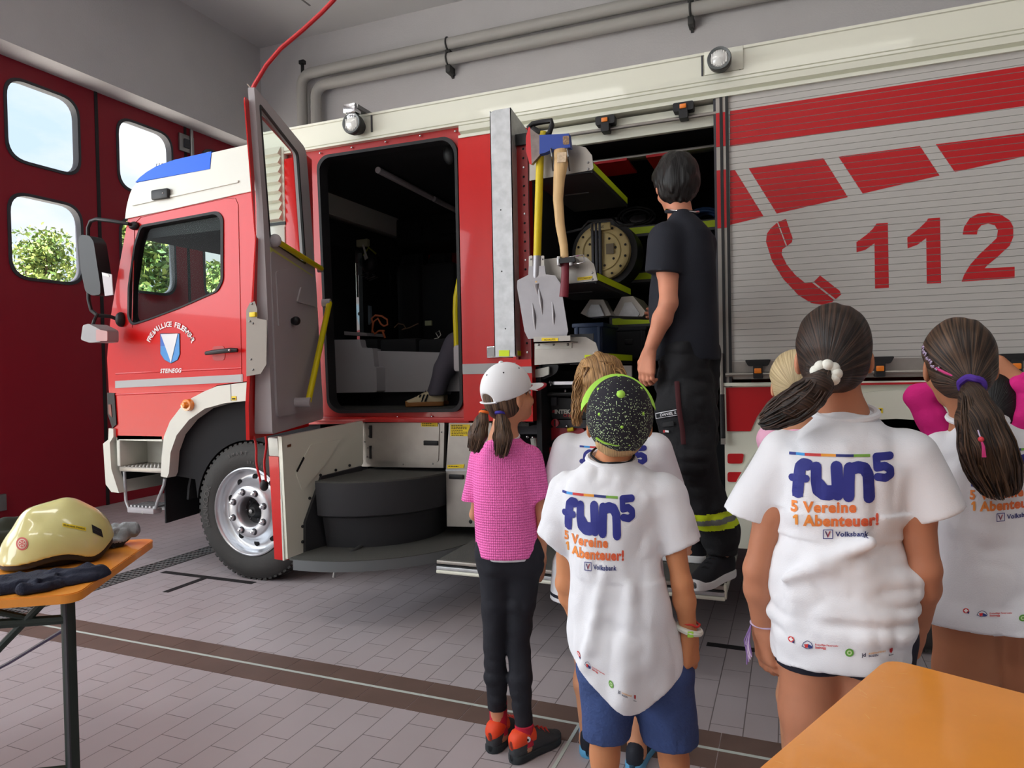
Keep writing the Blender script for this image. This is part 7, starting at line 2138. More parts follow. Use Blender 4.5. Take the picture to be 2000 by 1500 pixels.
b_ = MB(); c = Vector(WR) + Vector((0.0, -0.034, 0.014)); b_.box(c - Vector((0.008, 0.003, 0.008)), c + Vector((0.008, 0.003, 0.008)), M_capgreen, 0.002); o = b_.build('band_clasp'); o.parent = P3
for k in 'lr': shoe(P3, J['a' + k], 4, 0.225, (M_navyc, M_tee, None, M_tee))

# ================================================================ boy behind him
w = Who(1188, 2.55); L = w.L
SK_D = skin_mat('skin_pale', (208, 150, 116))
R = rotm(-12, 4)
J = dict(hc=L(1174, 757), hsz=0.99, nb=L(1192, 838), sl=L(1112, 876), sr=L(1278, 876), el=L(1098, 975, 0.14), er=L(1308, 990, 0.10), wl=L(1140, 1010, 0.26), wr=L(1290, 1040, 0.26),
         hl=L(1150, 1110), hr=L(1232, 1110), kl=L(1148, 1275), kr=L(1240, 1275), al=L(1150, 1445), ar=L(1244, 1450, -0.08), fr=-18)
f = std_body(w, J, 1.0, R, 1.0, hi=(0.42, 0.6, 1.56))
P4 = person(w, 'person', f, SK_D, 'person with messy light brown hair standing in front of the black and red engine')
eyes(J['hc'], 0.99, R, P4)
f = fld((-0.32, -0.25, 0.6), (0.36, 0.35, 1.3), 0.0055)
f.loft(tabpx(w, [(1150, 1096, 1290, 0.14, 0.0), (1050, 1100, 1288, 0.135, 0.0), (960, 1104, 1290, 0.12, 0.0), (900, 1098, 1292, 0.112, 0.0), (868, 1112, 1278, 0.10, 0.0), (848, 1138, 1250, 0.08, 0.0), (832, 1158, 1226, 0.062, 0.005)]))
f.rough(0.009, 9, 9, 8, 41.0)
sleeve(f, w, (1112, 880), (1082, 985), 0.066, 0.066, (1070, 949), (1112, 962), 0.0, 0.03); sleeve(f, w, (1278, 880), (1312, 985), 0.066, 0.066, (1282, 962), (1328, 950), 0.0, 0.03)
f.half(L(1190, 1128), (0, 0, -1)); sh = field_obj(f, 'tshirt', M_tee, P4, smooth=2)
print_on(sh, w, LOGO, lambda x, y: (1131 + (x - 1539) * 0.64, 873 + (y - 886) * 0.62), 'shirt_print')
ring_obj(sh, 'collar', L(1192, 836, 0.004), 0.066, 0.008, M_tee, (0, -0.2, 1))
f = fld((-0.25, -0.2, 0.35), (0.25, 0.25, 0.85), 0.006); f.cone(J['hl'], J['hr'], 0.10, 0.10, 0.03)
f.chain([J['hl'] + A3((-0.03, 0, 0)), J['hl'] * 0.6 + J['kl'] * 0.4 + A3((-0.045, 0, 0))], [0.105, 0.098], 0.02); f.chain([J['hr'], J['hr'] * 0.6 + J['kr'] * 0.4], [0.10, 0.095], 0.02)
f.half(L(1190, 1168), (0, 0, -1)); o = field_obj(f, 'shorts', [M_tee, M_navyc], P4)
zc = L(1190, 1156)[2]; facemats(o, lambda c: (np.abs(c[:, 2] - zc) < 0.005).astype(int))
HD = hair_mat('hair_light_brown', (86, 58, 34), (206, 160, 104), 150, 0.34, 0.66)
f = fld(J['hc'] - 0.22, J['hc'] + 0.22, 0.004); hair_shell(f, J['hc'], 0.99, R, 0.02, 0.06, -0.07); f.rough(0.008, 30, 30, 30, 45.0); f.rough(0.004, 90, 90, 30, 46.0)
field_obj(f, 'hair', HD, P4, attr=lambda V: V[:, 0] * 3 + V[:, 1])
for k, (px, py, sd) in enumerate(((1135, 745, 1), (1150, 715, 2), (1185, 708, 3), (1210, 735, 4), (1130, 785, 5))):
    strands(P4, 'hair_lock', [L(1165 + (px - 1165) * 0.5, 722, -0.05), L(px, py, -0.07), L(px - (6 if px < 1170 else -5), py + 26, -0.075), L(px - (4 if px < 1170 else -6), py + 48, -0.07)], [0.02, 0.026, 0.024, 0.016], 46, 0.0022, HD, sd, 0.004)
shoe(P4, J['al'], 0, 0.235, (mat('shoe_black_blue', (28, 34, 46), 0.7), mat('sole_blue', (96, 170, 214), 0.5), None, mat('lace_blue', (120, 160, 190), 0.7)))
shoe(P4, J['ar'], -18, 0.235, (MATS['shoe_black_blue'], MATS['sole_blue'], None, MATS['lace_blue']))

# ================================================================ girl in the pink knitted top
w = Who(992, 2.583); L = w.L
SK_E = skin_mat('skin_light', (212, 150, 116))
R = rotm(-52, 12)
J = dict(hc=L(992, 771), hsz=0.95, nb=L(984, 850), sl=L(943, 892, 0.03), sr=L(1034, 895, -0.02), el=L(928, 1005, 0.16), er=L(1061, 1022, -0.03), wl=L(965, 1040, 0.24), wr=L(1056, 1086, -0.01),
         hl=L(972, 1095), hr=L(1020, 1097), kl=L(966, 1265), kr=L(1012, 1265, -0.01), al=L(974, 1425, 0.02), ar=L(1024, 1438, -0.06), fl=-30, fr=-48, hnr=A3((0.8, -0.6, 0)))
f = std_body(w, J, 0.93, R, 0.66, (0.7, 0.6), hi=(0.42, 0.6, 1.56), torso_w=0.07, hs=0.95)
P5 = person(w, 'person', f, SK_E, 'person in a pink knitted top, black leggings and a white cap')
eyes(J['hc'], 0.95, R, P5)
def knit():
    m = mat('knit_pink', (238, 92, 166), 0.85, spec=0.2); nt = m.node_tree; b_ = nt.nodes['Principled BSDF']
    tc = _n(nt, 'ShaderNodeTexCoord'); mp_ = _n(nt, 'ShaderNodeMapping'); mp_.inputs['Scale'].default_value = (1, 1, 1); nt.links.new(tc.outputs['Object'], mp_.inputs[0])
    w1 = _n(nt, 'ShaderNodeTexWave', wave_type='BANDS', bands_direction='Z'); w1.inputs['Scale'].default_value = 34; w1.inputs['Distortion'].default_value = 1.2; w1.inputs['Detail Scale'].default_value = 3
    w2 = _n(nt, 'ShaderNodeTexWave', wave_type='BANDS', bands_direction='X'); w2.inputs['Scale'].default_value = 40; w2.inputs['Distortion'].default_value = 2.0
    nt.links.new(mp_.outputs[0], w1.inputs[0]); nt.links.new(mp_.outputs[0], w2.inputs[0])
    mu = _n(nt, 'ShaderNodeMath', operation='MULTIPLY'); nt.links.new(w2.outputs['Fac'], mu.inputs[0]); mu.inputs[1].default_value = 0.6
    ad = _n(nt, 'ShaderNodeMath', operation='ADD'); nt.links.new(w1.outputs['Fac'], ad.inputs[0]); nt.links.new(mu.outputs[0], ad.inputs[1])
    rp = _n(nt, 'ShaderNodeValToRGB'); rp.color_ramp.elements[0].position = 0.1; rp.color_ramp.elements[1].position = 0.6
    rp.color_ramp.elements[0].color = lin((240, 92, 170)); rp.color_ramp.elements[1].color = lin((255, 126, 200))
    nt.links.new(ad.outputs[0], rp.inputs['Fac']); nt.links.new(rp.outputs['Color'], b_.inputs['Base Color'])
    bp = _n(nt, 'ShaderNodeBump'); bp.inputs['Strength'].default_value = 0.6; bp.inputs['Distance'].default_value = 0.005
    nt.links.new(ad.outputs[0], bp.inputs['Height']); nt.links.new(bp.outputs[0], b_.inputs['Normal'])
    return m
f = fld((-0.26, -0.2, 0.65), (0.3, 0.3, 1.3), 0.005)
f.loft(tabpx(w, [(1100, 931, 1056, 0.105, 0.0), (1060, 929, 1053, 0.105, 0.0), (1000, 926, 1048, 0.10, 0.0), (940, 925, 1046, 0.098, 0.0), (900, 927, 1045, 0.094, 0.0), (875, 940, 1034, 0.082, 0.0), (855, 956, 1014, 0.06, 0.005)]))
sleeve(f, w, (1032, 897), (1058, 1010), 0.052, 0.05, (1030, 987), (1068, 968), -0.02, -0.02); sleeve(f, w, (944, 895), (926, 990), 0.05, 0.05, (905, 975), (948, 975), 0.03, 0.12)
f.rough(0.006, 9, 9, 7, 51.0); f.half(L(990, 1082), (0, 0, -1)); kn_ = field_obj(f, 'knitted_top', knit(), P5, smooth=2)
f = fld((-0.25, -0.2, 0.6), (0.25, 0.25, 0.8), 0.006); f.loft(tabpx(w, [(1086, 938, 1052, 0.095, 0.0), (1066, 938, 1052, 0.098, 0.0)])); field_obj(f, 'undershirt', M_tee, P5)
ring_obj(P5, 'undershirt_collar', L(985, 852, 0.0), 0.052, 0.007, M_tee, (0, -0.25, 1))
f = fld((-0.22, -0.25, 0.0), (0.22, 0.25, 0.8), 0.005)
f.cone(J['hl'], J['hr'], 0.084, 0.084, 0.02); f.cone(J['hl'] + A3((0, 0, 0.06)), J['hr'] + A3((0, 0, 0.06)), 0.082, 0.082, 0.03)
for k in 'lr': 
    h_, k_, a_ = J['h' + k], J['k' + k], J['a' + k]
    f.chain([h_, h_ * 0.5 + k_ * 0.5, k_, k_ * 0.66 + a_ * 0.34 + A3((0, -0.008, 0)), a_], [0.076, 0.056, 0.042, 0.043, 0.032], 0.014)
f.rough(0.004, 14, 14, 22, 55.0, ridge=True)
f.half(L(972, 1387), (0, 0, -1), (-0.4, -0.4, 0), (J['al'][0] + 0.05, 0.4, 0.5)); f.half(L(1020, 1416, -0.05), (0, 0, -1), (J['al'][0] + 0.045, -0.4, 0), (0.4, 0.4, 0.5))
field_obj(f, 'leggings', mat('legging_black', (27, 29, 38), 0.8, bump=0.1, bscale=200), P5)
b_ = MB(); M_sock = mat('sock_red', (196, 32, 62), 0.85, bump=0.2, bscale=200)
for k, zt in (('l', 0.17), ('r', 0.12)):
    a_ = Vector(J['a' + k]); b_.tube([(a_.x, a_.y, 0.05), (a_.x, a_.y, 0.09), (a_.x, a_.y, zt)], [0.036, 0.033, 0.034], M_sock, 16)
o = b_.build('socks'); o.parent = P5
b_ = MB(); a_ = Vector(J['ar']); b_.ball(a_ + Vector((0.012, -0.033, 0.005)), (0.011, 0.003, 0.011), M_tee, 10, 8); b_.ball(a_ + Vector((0.012, -0.0365, 0.005)), (0.004, 0.001, 0.005), M_blackc, 8, 6); o = b_.build('sock_spot'); o.parent = P5
SHO = (mat('shoe_anthracite', (62, 66, 70), 0.7, bump=0.1, bscale=80), mat('sole_grey', (44, 50, 54), 0.7), mat('shoe_orange', (238, 76, 36), 0.6), mat('lace_red', (200, 56, 44), 0.7))
shoe(P5, J['al'], -30, 0.235, SHO, style='mid'); shoe(P5, J['ar'], -48, 0.24, SHO, style='mid')
HE = hair_mat('hair_ash_brown', (44, 28, 20), (134, 104, 80), 150)
f = fld(J['hc'] - 0.2, J['hc'] + 0.2, 0.004); hair_shell(f, J['hc'], 0.95, R, 0.009, 0.05, -0.085); f.rough(0.002, 60, 30, 30, 57.0)
field_obj(f, 'hair', HE, P5, attr=around(J['hc'], R @ A3((0, 0, 1))))
M_capw = mat('cap_white', (232, 233, 236), 0.8)
f, cc = cap_field(J['hc'], 0.95, R, 0.016, 0.0)
f.ell(J['hc'] + R @ A3((0, -0.115, 0.004)), (0.036, 0.04, 0.026), R, 0.006, '-')
cap = field_obj(f, 'cap', M_capw, P5)
visor(cap, J['hc'] + R @ A3((0, 0.004, 0.0)), 1.08, R, M_capw, mat('cap_wine', (150, 26, 44), 0.7), 0.014, 0.07, 0.08, MATS['cap_wine'])
b_ = MB(); b_.ball(Vector(cc + R @ A3((0, 0, 0.100))), (0.009, 0.009, 0.006), M_capw, 10, 8); o = b_.build('cap_button'); o.parent = cap
for k in range(6):
    b_ = MB(); a = math.radians(60 * k + 30); d = A3((math.cos(a) * 0.7, math.sin(a) * 0.7, 0.68)); b_.ball(Vector(cc + R @ (d * A3((0.084, 0.102, 0.1)) * 1.02)), 0.003, M_gasket, 6, 5); o = b_.build('eyelet'); o.parent = cap
b_ = MB(); b_.tube([Vector(J['hc'] + R @ A3((0.040 * q, -0.107 + 0.014 * q * q, -0.006))) for q in (-1.1, -0.6, 0, 0.6, 1.1)], 0.0085, M_capw, 8, flat=0.4); o = b_.build('cap_strap'); o.parent = cap
for (tx, ty), pts, mt, nm, sd in (((945, 806), [(945, 806), (940, 825), (933, 850), (928, 872)], mat('tie_orange', (240, 116, 40), 0.6), 'l', 1), ((976, 807), [(977, 807), (981, 830), (982, 855), (979, 882)], mat('tie_blue', (60, 52, 160), 0.6), 'r', 2)):
    dys = (-0.075, -0.10, -0.11, -0.11)
    path = [L(x, y, dy) for (x, y), dy in zip(pts, dys)]
    f = fld(np.min(path, 0) - 0.08, np.max(path, 0) + 0.08, 0.004); f.chain(path, [0.014, 0.026, 0.034, 0.016], 0.01); f.rough(0.003, 80, 80, 12, sd * 3.0)
    field_obj(f, 'pigtail', HE, P5, attr=lambda V: V[:, 0] * 4)
    strands(P5, 'pigtail_strands', path + [L(pts[-1][0] - 2, pts[-1][1] + 6, -0.10)], [0.012, 0.027, 0.036, 0.028, 0.02], 90, 0.0018, HE, sd + 20, 0.001)
    ring_obj(P5, 'hair_tie', L(tx, ty, -0.08), 0.013, 0.006, mt, (0.1, 0.3, 1))
# ================================================================ man in black standing on the step
w = Who(1335, 3.1, 0.485); L = w.L
SK_F = skin_mat('skin_man', (206, 140, 112))
R = rotm(14, -3)
J = dict(hc=L(1320, 358, 0.02), hsz=1.09, nb=L(1330, 428), sl=L(1303, 468, -0.09), sr=L(1370, 478, 0.12), el=L(1306, 592, -0.18), er=L(1362, 600, 0.28), wl=L(1268, 686, -0.16), wr=L(1310, 610, 0.42),
         hl=L(1334, 702, -0.04), hr=L(1356, 704, 0.05), kl=L(1346, 900, -0.14), kr=L(1352, 905, 0.10), al=L(1408, 1066, -0.05), ar=L(1345, 1062, 0.22), fl=148, fr=80, hdl=A3((-0.14, 0.06, -1)), hnl=A3((-0.6, -0.8, 0)))
f = std_body(w, J, 1.22, R, 0.95, (0.7, 0.6), lo=(-0.4, -0.45, 0.0), hi=(0.4, 0.6, 1.9), hs=1.22, torso_w=0.095)
P6 = person(w, 'person', f, SK_F, 'man in black shirt and dark work trousers standing on the fold-down step')
eyes(J['hc'], 1.09, R, P6)
M_teeb = mat('tee_black', (25, 28, 38), 0.85, bump=0.12, bscale=200)
f = fld((-0.36, -0.32, 0.8), (0.36, 0.4, 1.65), 0.006)
f.loft(tabpx(w, [(720, 1276, 1408, 0.15, 0.0), (640, 1270, 1404, 0.15, 0.0), (560, 1268, 1400, 0.145, 0.0), (500, 1276, 1398, 0.14, 0.0), (460, 1286, 1390, 0.125, 0.0), (436, 1300, 1368, 0.10, 0.0), (414, 1316, 1346, 0.07, 0.0)]))
f.rough(0.009, 9, 9, 8, 61.0)
sleeve(f, w, (1302, 470), (1293, 560), 0.082, 0.076, (1258, 530), (1326, 534), -0.08, -0.16); f.cone(J['sr'], J['sr'] * 0.5 + J['er'] * 0.5, 0.068, 0.068, 0.04)
f.half(L(1330, 704), (0, 0, -1)); sh = field_obj(f, 'tshirt', M_teeb, P6, smooth=2)
ring_obj(sh, 'collar', L(1332, 414, 0.005), 0.068, 0.008, M_teeb, (0.1, -0.2, 1)); ring_obj(P6, 'neck_chain', L(1333, 411, 0.0), 0.07, 0.0035, M_chrome, (0.15, -0.25, 1), 0.001, 50)
f = fld((-0.34, -0.4, 0.0), (0.36, 0.5, 1.1), 0.006)
f.cone(J['hl'] + A3((0, 0, 0.04)), J['hr'] + A3((0, 0, 0.04)), 0.11, 0.11, 0.03)
f.chain([J['hl'], J['hl'] * 0.5 + J['kl'] * 0.5, J['kl'], J['kl'] * 0.5 + J['al'] * 0.5, J['al'] + A3((0.0, 0, 0.05)), J['al'] + A3((0, 0, 0.0))], [0.118, 0.124, 0.108, 0.092, 0.086, 0.07], 0.03)
f.chain([J['hr'], J['hr'] * 0.5 + J['kr'] * 0.5, J['kr'], J['ar'], J['ar'] + A3((0, 0, -0.03))], [0.115, 0.105, 0.09, 0.078, 0.07], 0.03)
f.rough(0.014, 8, 8, 11, 63.0); f.rough(0.008, 14, 14, 18, 65.0, ridge=True)
f.half((0, 0, 0.112), (0, 0, -1)); f.half((0, 0, 1.03), (0, 0, 1))
tr = field_obj(f, 'trousers', [M_blackc, mat('hivis_lime', (212, 238, 30), 0.5), mat('hivis_silver', (150, 156, 152), 0.35, 0.4)], P6, smooth=2)
def bands(c):
    r = np.zeros(len(c), int); t = c[:, 2]
    za, zb = L(1395, 988)[2], L(1395, 1024)[2]
    xm_ = (J['al'] * 0.6 + J['kl'] * 0.4)
    dl = np.hypot(c[:, 0] - xm_[0], c[:, 1] - xm_[1]); q = A3(J['ar'] * 0.6 + J['kr'] * 0.4); dr = np.hypot(c[:, 0] - q[0], c[:, 1] - q[1])
    tt = (t + 0.22 * (c[:, 0] - xm_[0]) * -0.6 - zb) / (za - zb); tt = np.where(dr < dl, (t - L(1345, 1003)[2]) / (L(1345, 976)[2] - L(1345, 1003)[2]), tt)
    r[(tt > 0) & (tt < 1)] = 1; r[(tt > 0.34) & (tt < 0.66)] = 2
    return r
facemats(tr, bands)
def patch(b):
    pass
bvt = BVHTree.FromPolygons([v.co for v in tr.data.vertices], [tuple(p.vertices) for p in tr.data.polygons])
def on_tr(px, py, off=0.003):
    d = Vector(_ray(px, py)); o_ = w.inv @ Vector(CAMP); dd = (w.inv.to_3x3() @ d).normalized(); h = bvt.ray_cast(o_, dd)
    return (h[0] - dd * off) if h[0] is not None else Vector(L(px, py, -0.2))
def namep(b):
    def quad(q, m, off, nx=8):
        g = []
        for i in range(nx + 1):
            u = i / nx; t = (q[0][0] * (1 - u) + q[1][0] * u, q[0][1] * (1 - u) + q[1][1] * u); s_ = (q[3][0] * (1 - u) + q[2][0] * u, q[3][1] * (1 - u) + q[2][1] * u)
            g.append([b.bm.verts.new(on_tr(t[0] * (1 - v) + s_[0] * v, t[1] * (1 - v) + s_[1] * v, off)) for v in (0, 0.5, 1)])
        for i in range(nx):
            for j in range(2): b.face([g[i][j], g[i + 1][j], g[i + 1][j + 1], g[i][j + 1]], m)
    quad([(1280, 807), (1324, 799), (1324, 811), (1281, 818)], M_tee, 0.008); quad([(1281, 808.2), (1323, 800.5), (1323, 809.8), (1282, 816.8)], M_blackc, 0.0095)
    v, t = text_mesh('DANIEL S.', 7.5, 0.1); vs = [b.bm.verts.new(on_tr(1289 + x, 813.5 - y - x * 0.17, 0.012)) for x, y in v]
    for q in t: b.face([vs[i] for i in q], M_tee)
    quad([(1294, 826), (1315, 822), (1316, 832), (1294, 834)], M_dark, 0.008); quad([(1295, 840), (1299, 840), (1299, 845), (1295, 845)], M_gfx, 0.009, 2); quad([(1299, 840), (1306, 841), (1306, 845), (1299, 844)], M_tee, 0.009, 2)
b_ = MB(); namep(b_); o = b_.build('name_patch', None, 80); o.parent = tr
b_ = MB(); b_.tube([on_tr(1322, 745, 0.012), on_tr(1326, 800, 0.014), on_tr(1333, 840, 0.012), on_tr(1335, 868, 0.012)], 0.010, mat('lanyard_red', (66, 20, 26), 0.8), 6, flat=0.3); o = b_.build('lanyard'); o.parent = tr
HF = hair_mat('hair_black', (5, 4, 4), (20, 15, 13), 120)
f = fld(J['hc'] - 0.22, J['hc'] + 0.22, 0.004); hair_shell(f, J['hc'], 1.09, R, 0.02, 0.05, -0.07); f.rough(0.008, 26, 26, 20, 71.0); f.rough(0.004, 80, 80, 24, 73.0)
field_obj(f, 'hair', HF, P6, attr=lambda V: V[:, 0] * 3 + V[:, 1])
SHM = (mat('skate_black', (20, 21, 28), 0.8), mat('skate_sole', (226, 226, 226), 0.6), None, M_blackc)
shoe(P6, J['al'], 148, 0.30, SHM); shoe(P6, J['ar'], 80, 0.30, SHM)
# ================================================================ child in the magenta top, arms raised
w = Who(1905, 2.25); L = w.L
R = rotm(6, -4)
J = dict(hc=L(1936, 790, 0.02), hsz=0.94, nb=L(1915, 860), sl=L(1856, 884), sr=L(1962, 884), el=L(1795, 772, -0.03), er=L(2012, 766, -0.02), wl=L(1880, 752, -0.02), wr=L(1986, 742, -0.02),
         hl=L(1882, 1130), hr=L(1948, 1130), kl=L(1884, 1335), kr=L(1952, 1335), al=L(1886, 1535), ar=L(1954, 1535), hdl=A3((0.85, 0, 0.5)), hnl=A3((0, -1, 0.2)), hdr=A3((-0.7, 0, 0.6)), hnr=A3((0, -1, 0.2)))
f = std_body(w, J, 0.93, R, 0.95, (0.35, 0.35), lo=(-0.4, -0.4, 0), hi=(0.4, 0.4, 1.55))
P7 = person(w, 'person', f, SK_B, 'person in a magenta top holding both hands to the head, partly hidden at right')
eyes(J['hc'], 0.94, R, P7)
M_mag = mat('top_magenta', (214, 30, 126), 0.85, bump=0.1, bscale=120)
f = fld((-0.36, -0.25, 0.6), (0.36, 0.3, 1.5), 0.0055)
f.loft(tabpx(w, [(1150, 1848, 1982, 0.115, 0.0), (1000, 1852, 1978, 0.105, 0.0), (900, 1848, 1982, 0.10, 0.0), (870, 1866, 1966, 0.085, 0.0), (852, 1885, 1945, 0.06, 0.0)]))
for k, sg in (('l', 1), ('r', 1)):
    s_, e_, w_ = J['s' + k], J['e' + k], J['w' + k]; f.chain([s_, s_ * 0.4 + e_ * 0.6, e_, e_ * 0.35 + w_ * 0.65], [0.056, 0.048, 0.040, 0.036], 0.012)
f.rough(0.007, 14, 14, 14, 81.0); f.rough(0.005, 22, 22, 22, 83.0, ridge=True)
field_obj(f, 'long_sleeved_top', M_mag, P7, smooth=2)
f = fld((-0.25, -0.2, 0.4), (0.3, 0.3, 0.85), 0.006); f.cone(J['hl'], J['hr'], 0.10, 0.10, 0.03)
for k in 'lr': f.cone(J['h' + k], J['h' + k] * 0.5 + J['k' + k] * 0.5, 0.095, 0.088, 0.02)
f.rough(0.004, 20, 20, 20, 85.0); f.half(L(1920, 1270), (0, 0, -1)); field_obj(f, 'denim_shorts', M_denim, P7)
f = fld(J['hc'] - 0.2, J['hc'] + 0.2, 0.004); hair_shell(f, J['hc'], 0.94, R, 0.015, 0.06, -0.09); field_obj(f, 'hair', HF, P7, attr=around(J['hc'], (0, 1, 0.2)))
for k in 'lr': shoe(P7, J['a' + k], 0, 0.22, (M_navyc, M_tee, None, M_tee))
# ================================================================ small blond child hidden behind the nearest one
w = Who(1556, 2.3); L = w.L
R = rotm(10, 0)
J = dict(hc=L(1553, 748), hsz=0.92, nb=L(1558, 826), sl=L(1512, 858), sr=L(1608, 858), el=L(1530, 960, 0.16), er=L(1628, 965, 0.1), wl=L(1556, 1000, 0.25), wr=L(1625, 1060, 0.15),
         hl=L(1540, 1080), hr=L(1592, 1080), kl=L(1544, 1290), kr=L(1598, 1290), al=L(1546, 1500), ar=L(1600, 1500))
f = std_body(w, J, 0.92, R, 0.9, torso_w=0.09, lo=(-0.32, -0.35, 0), hi=(0.36, 0.5, 1.5))
P8 = person(w, 'person', f, SK_D, 'blond child almost hidden behind the person with the white scrunchie')
eyes(J['hc'], 0.92, R, P8)
f = fld((-0.3, -0.2, 0.6), (0.3, 0.2, 1.3), 0.006); f.loft(tabpx(w, [(1120, 1510, 1620, 0.11, 0.0), (900, 1508, 1612, 0.10, 0.0), (862, 1512, 1606, 0.09, 0.0), (836, 1532, 1586, 0.06, 0.0)]))
f.cone(J['sl'], J['sl'] * 0.5 + J['el'] * 0.5, 0.055, 0.055, 0.03); f.cone(J['sr'], J['sr'] * 0.5 + J['er'] * 0.5, 0.055, 0.055, 0.03); f.rough(0.006, 12, 12, 9, 91.0); field_obj(f, 'tshirt', mat('tee_pink', (236, 176, 204), 0.85), P8)
f = fld((-0.25, -0.2, 0.5), (0.25, 0.2, 0.85), 0.006); f.cone(J['hl'], J['hr'], 0.09, 0.09, 0.03)
for k in 'lr': f.cone(J['h' + k], J['h' + k] * 0.75 + J['k' + k] * 0.25, 0.085, 0.08, 0.02)
f.half((0, 0, 0.60), (0, 0, -1)); field_obj(f, 'shorts', M_denim, P8)
HG = hair_mat('hair_pale_blond', (150, 128, 92), (214, 194, 152), 150, 0.3, 0.65)
f = fld(J['hc'] - 0.2, J['hc'] + 0.2, 0.004); hair_shell(f, J['hc'], 0.92, R, 0.013, 0.055, -0.085); f.rough(0.002, 60, 30, 30, 93.0); field_obj(f, 'hair', HG, P8, attr=around(J['hc'], (0, 1, 0.2)))
for k in 'lr': shoe(P8, J['a' + k], 0, 0.22, (M_tee, M_tee, None, M_tee))
# ================================================================ someone sitting in the crew cabin, only a leg in view
w = Who(905, 4.95, 0.0); L = w.L
R = rotm(60, 0); fz = 1.168
kn = L(890, 672, 0.0); an = L(846, 752, 0.0); an[2] = fz + 0.08
hp = kn + A3((0.40, 0.12, 0.05))
J = dict(hc=hp + A3((-0.02, 0.02, 0.66)), hsz=1.05, nb=hp + A3((-0.01, 0.02, 0.50)), sl=hp + A3((0.0, -0.14, 0.45)), sr=hp + A3((0.0, 0.18, 0.45)), el=hp + A3((-0.05, -0.16, 0.18)), er=hp + A3((-0.05, 0.2, 0.18)), wl=hp + A3((-0.22, -0.05, 0.10)), wr=hp + A3((-0.22, 0.14, 0.10)),
         hl=hp + A3((0, -0.06, 0)), hr=hp + A3((0, 0.10, 0)), kl=kn, kr=kn + A3((0.02, 0.17, 0.02)), al=an, ar=an + A3((0.06, 0.17, 0)), hdl=A3((-1, 0.2, -0.1)), hnl=A3((0, 0, 1)), hdr=A3((-1, -0.2, -0.1)), hnr=A3((0, 0, 1)))
lo = np.min([v for v in J.values() if hasattr(v, '__len__')], 0) - 0.25; hi = np.max([v for v in J.values() if hasattr(v, '__len__')], 0) + 0.25
f = Field(lo, hi, 0.006)
f.cone(J['hl'] * .5 + J['hr'] * .5, J['nb'] - A3((0, 0, 0.14)), 0.12, 0.115, 0.05); f.cone(J['sl'], J['sr'], 0.055, 0.055, 0.06)
arm(f, J['sl'], J['el'], J['wl'], 1.0); arm(f, J['sr'], J['er'], J['wr'], 1.0); leg(f, J['hl'], J['kl'], J['al'], 1.0, 0.9, (1, 0, 0)); leg(f, J['hr'], J['kr'], J['ar'], 1.0, 0.9, (1, 0, 0)); head(f, J['hc'], 1.05, R, J['nb'])
hand(f, J['wl'], J['hdl'], J['hnl'], 1, 1.1, 0.5); hand(f, J['wr'], J['hdr'], J['hnr'], -1, 1.1, 0.5)
P9 = person(w, 'person', f, SK_F, 'person in grey trousers sitting in the crew cabin, only a leg and shoe visible')
eyes(J['hc'], 1.05, R, P9)
f = Field(lo, hi, 0.007)
f.cone(J['hl'], J['hr'], 0.13, 0.13, 0.03)
for k in 'lr': f.chain([J['h' + k], J['k' + k], J['k' + k] * 0.5 + J['a' + k] * 0.5, J['a' + k] + A3((0.02, 0, 0.01))], [0.115, 0.078, 0.075, 0.062], 0.02)
f.rough(0.01, 12, 12, 12, 95.0); f.half((0, 0, fz + 0.075), (0, 0, -1)); f.half(hp + A3((0, 0, 0.1)), (0, 0, 1))
field_obj(f, 'trousers', mat('trouser_grey', (92, 88, 100), 0.85), P9)
f = Field(lo, hi, 0.007); f.cone(J['hl'] * .5 + J['hr'] * .5 + A3((0, 0, 0.06)), J['nb'] - A3((0, 0, 0.13)), 0.14, 0.135, 0.05); f.cone(J['sl'], J['sr'], 0.075, 0.075, 0.05); f.cone(J['sl'], J['el'], 0.07, 0.065, 0.03); f.cone(J['sr'], J['er'], 0.07, 0.065, 0.03)
f.rough(0.006, 10, 10, 10, 97.0); field_obj(f, 'tshirt', M_teeb, P9)
f = Field(J['hc'] - 0.2, J['hc'] + 0.2, 0.005); hair_shell(f, J['hc'], 1.05, R, 0.015, 0.05, -0.08); field_obj(f, 'hair', HF, P9, attr=around(J['hc'], (0, 0, 1)))
SHS = (mat('sneaker_cream', (206, 190, 156), 0.7), mat('sole_gum', (150, 98, 50), 0.6), None, M_blackc)
s1 = shoe(P9, J['al'], 96, 0.27, SHS, fz)
b_ = MB()
for k in range(3):
    c = Vector(J['al']) + Vector((-0.05 - 0.025 * k, 0, 0)); b_.prism([(c.x, fz + 0.035), (c.x - 0.013, fz + 0.035), (c.x + 0.008, fz + 0.085), (c.x + 0.02, fz + 0.085)], lambda u, v, q: Vector((u, c.y + q, v)), -0.048, -0.040, M_blackc)
o = b_.build('stripes'); o.parent = s1
shoe(P9, J['ar'], 96, 0.27, SHS, fz)
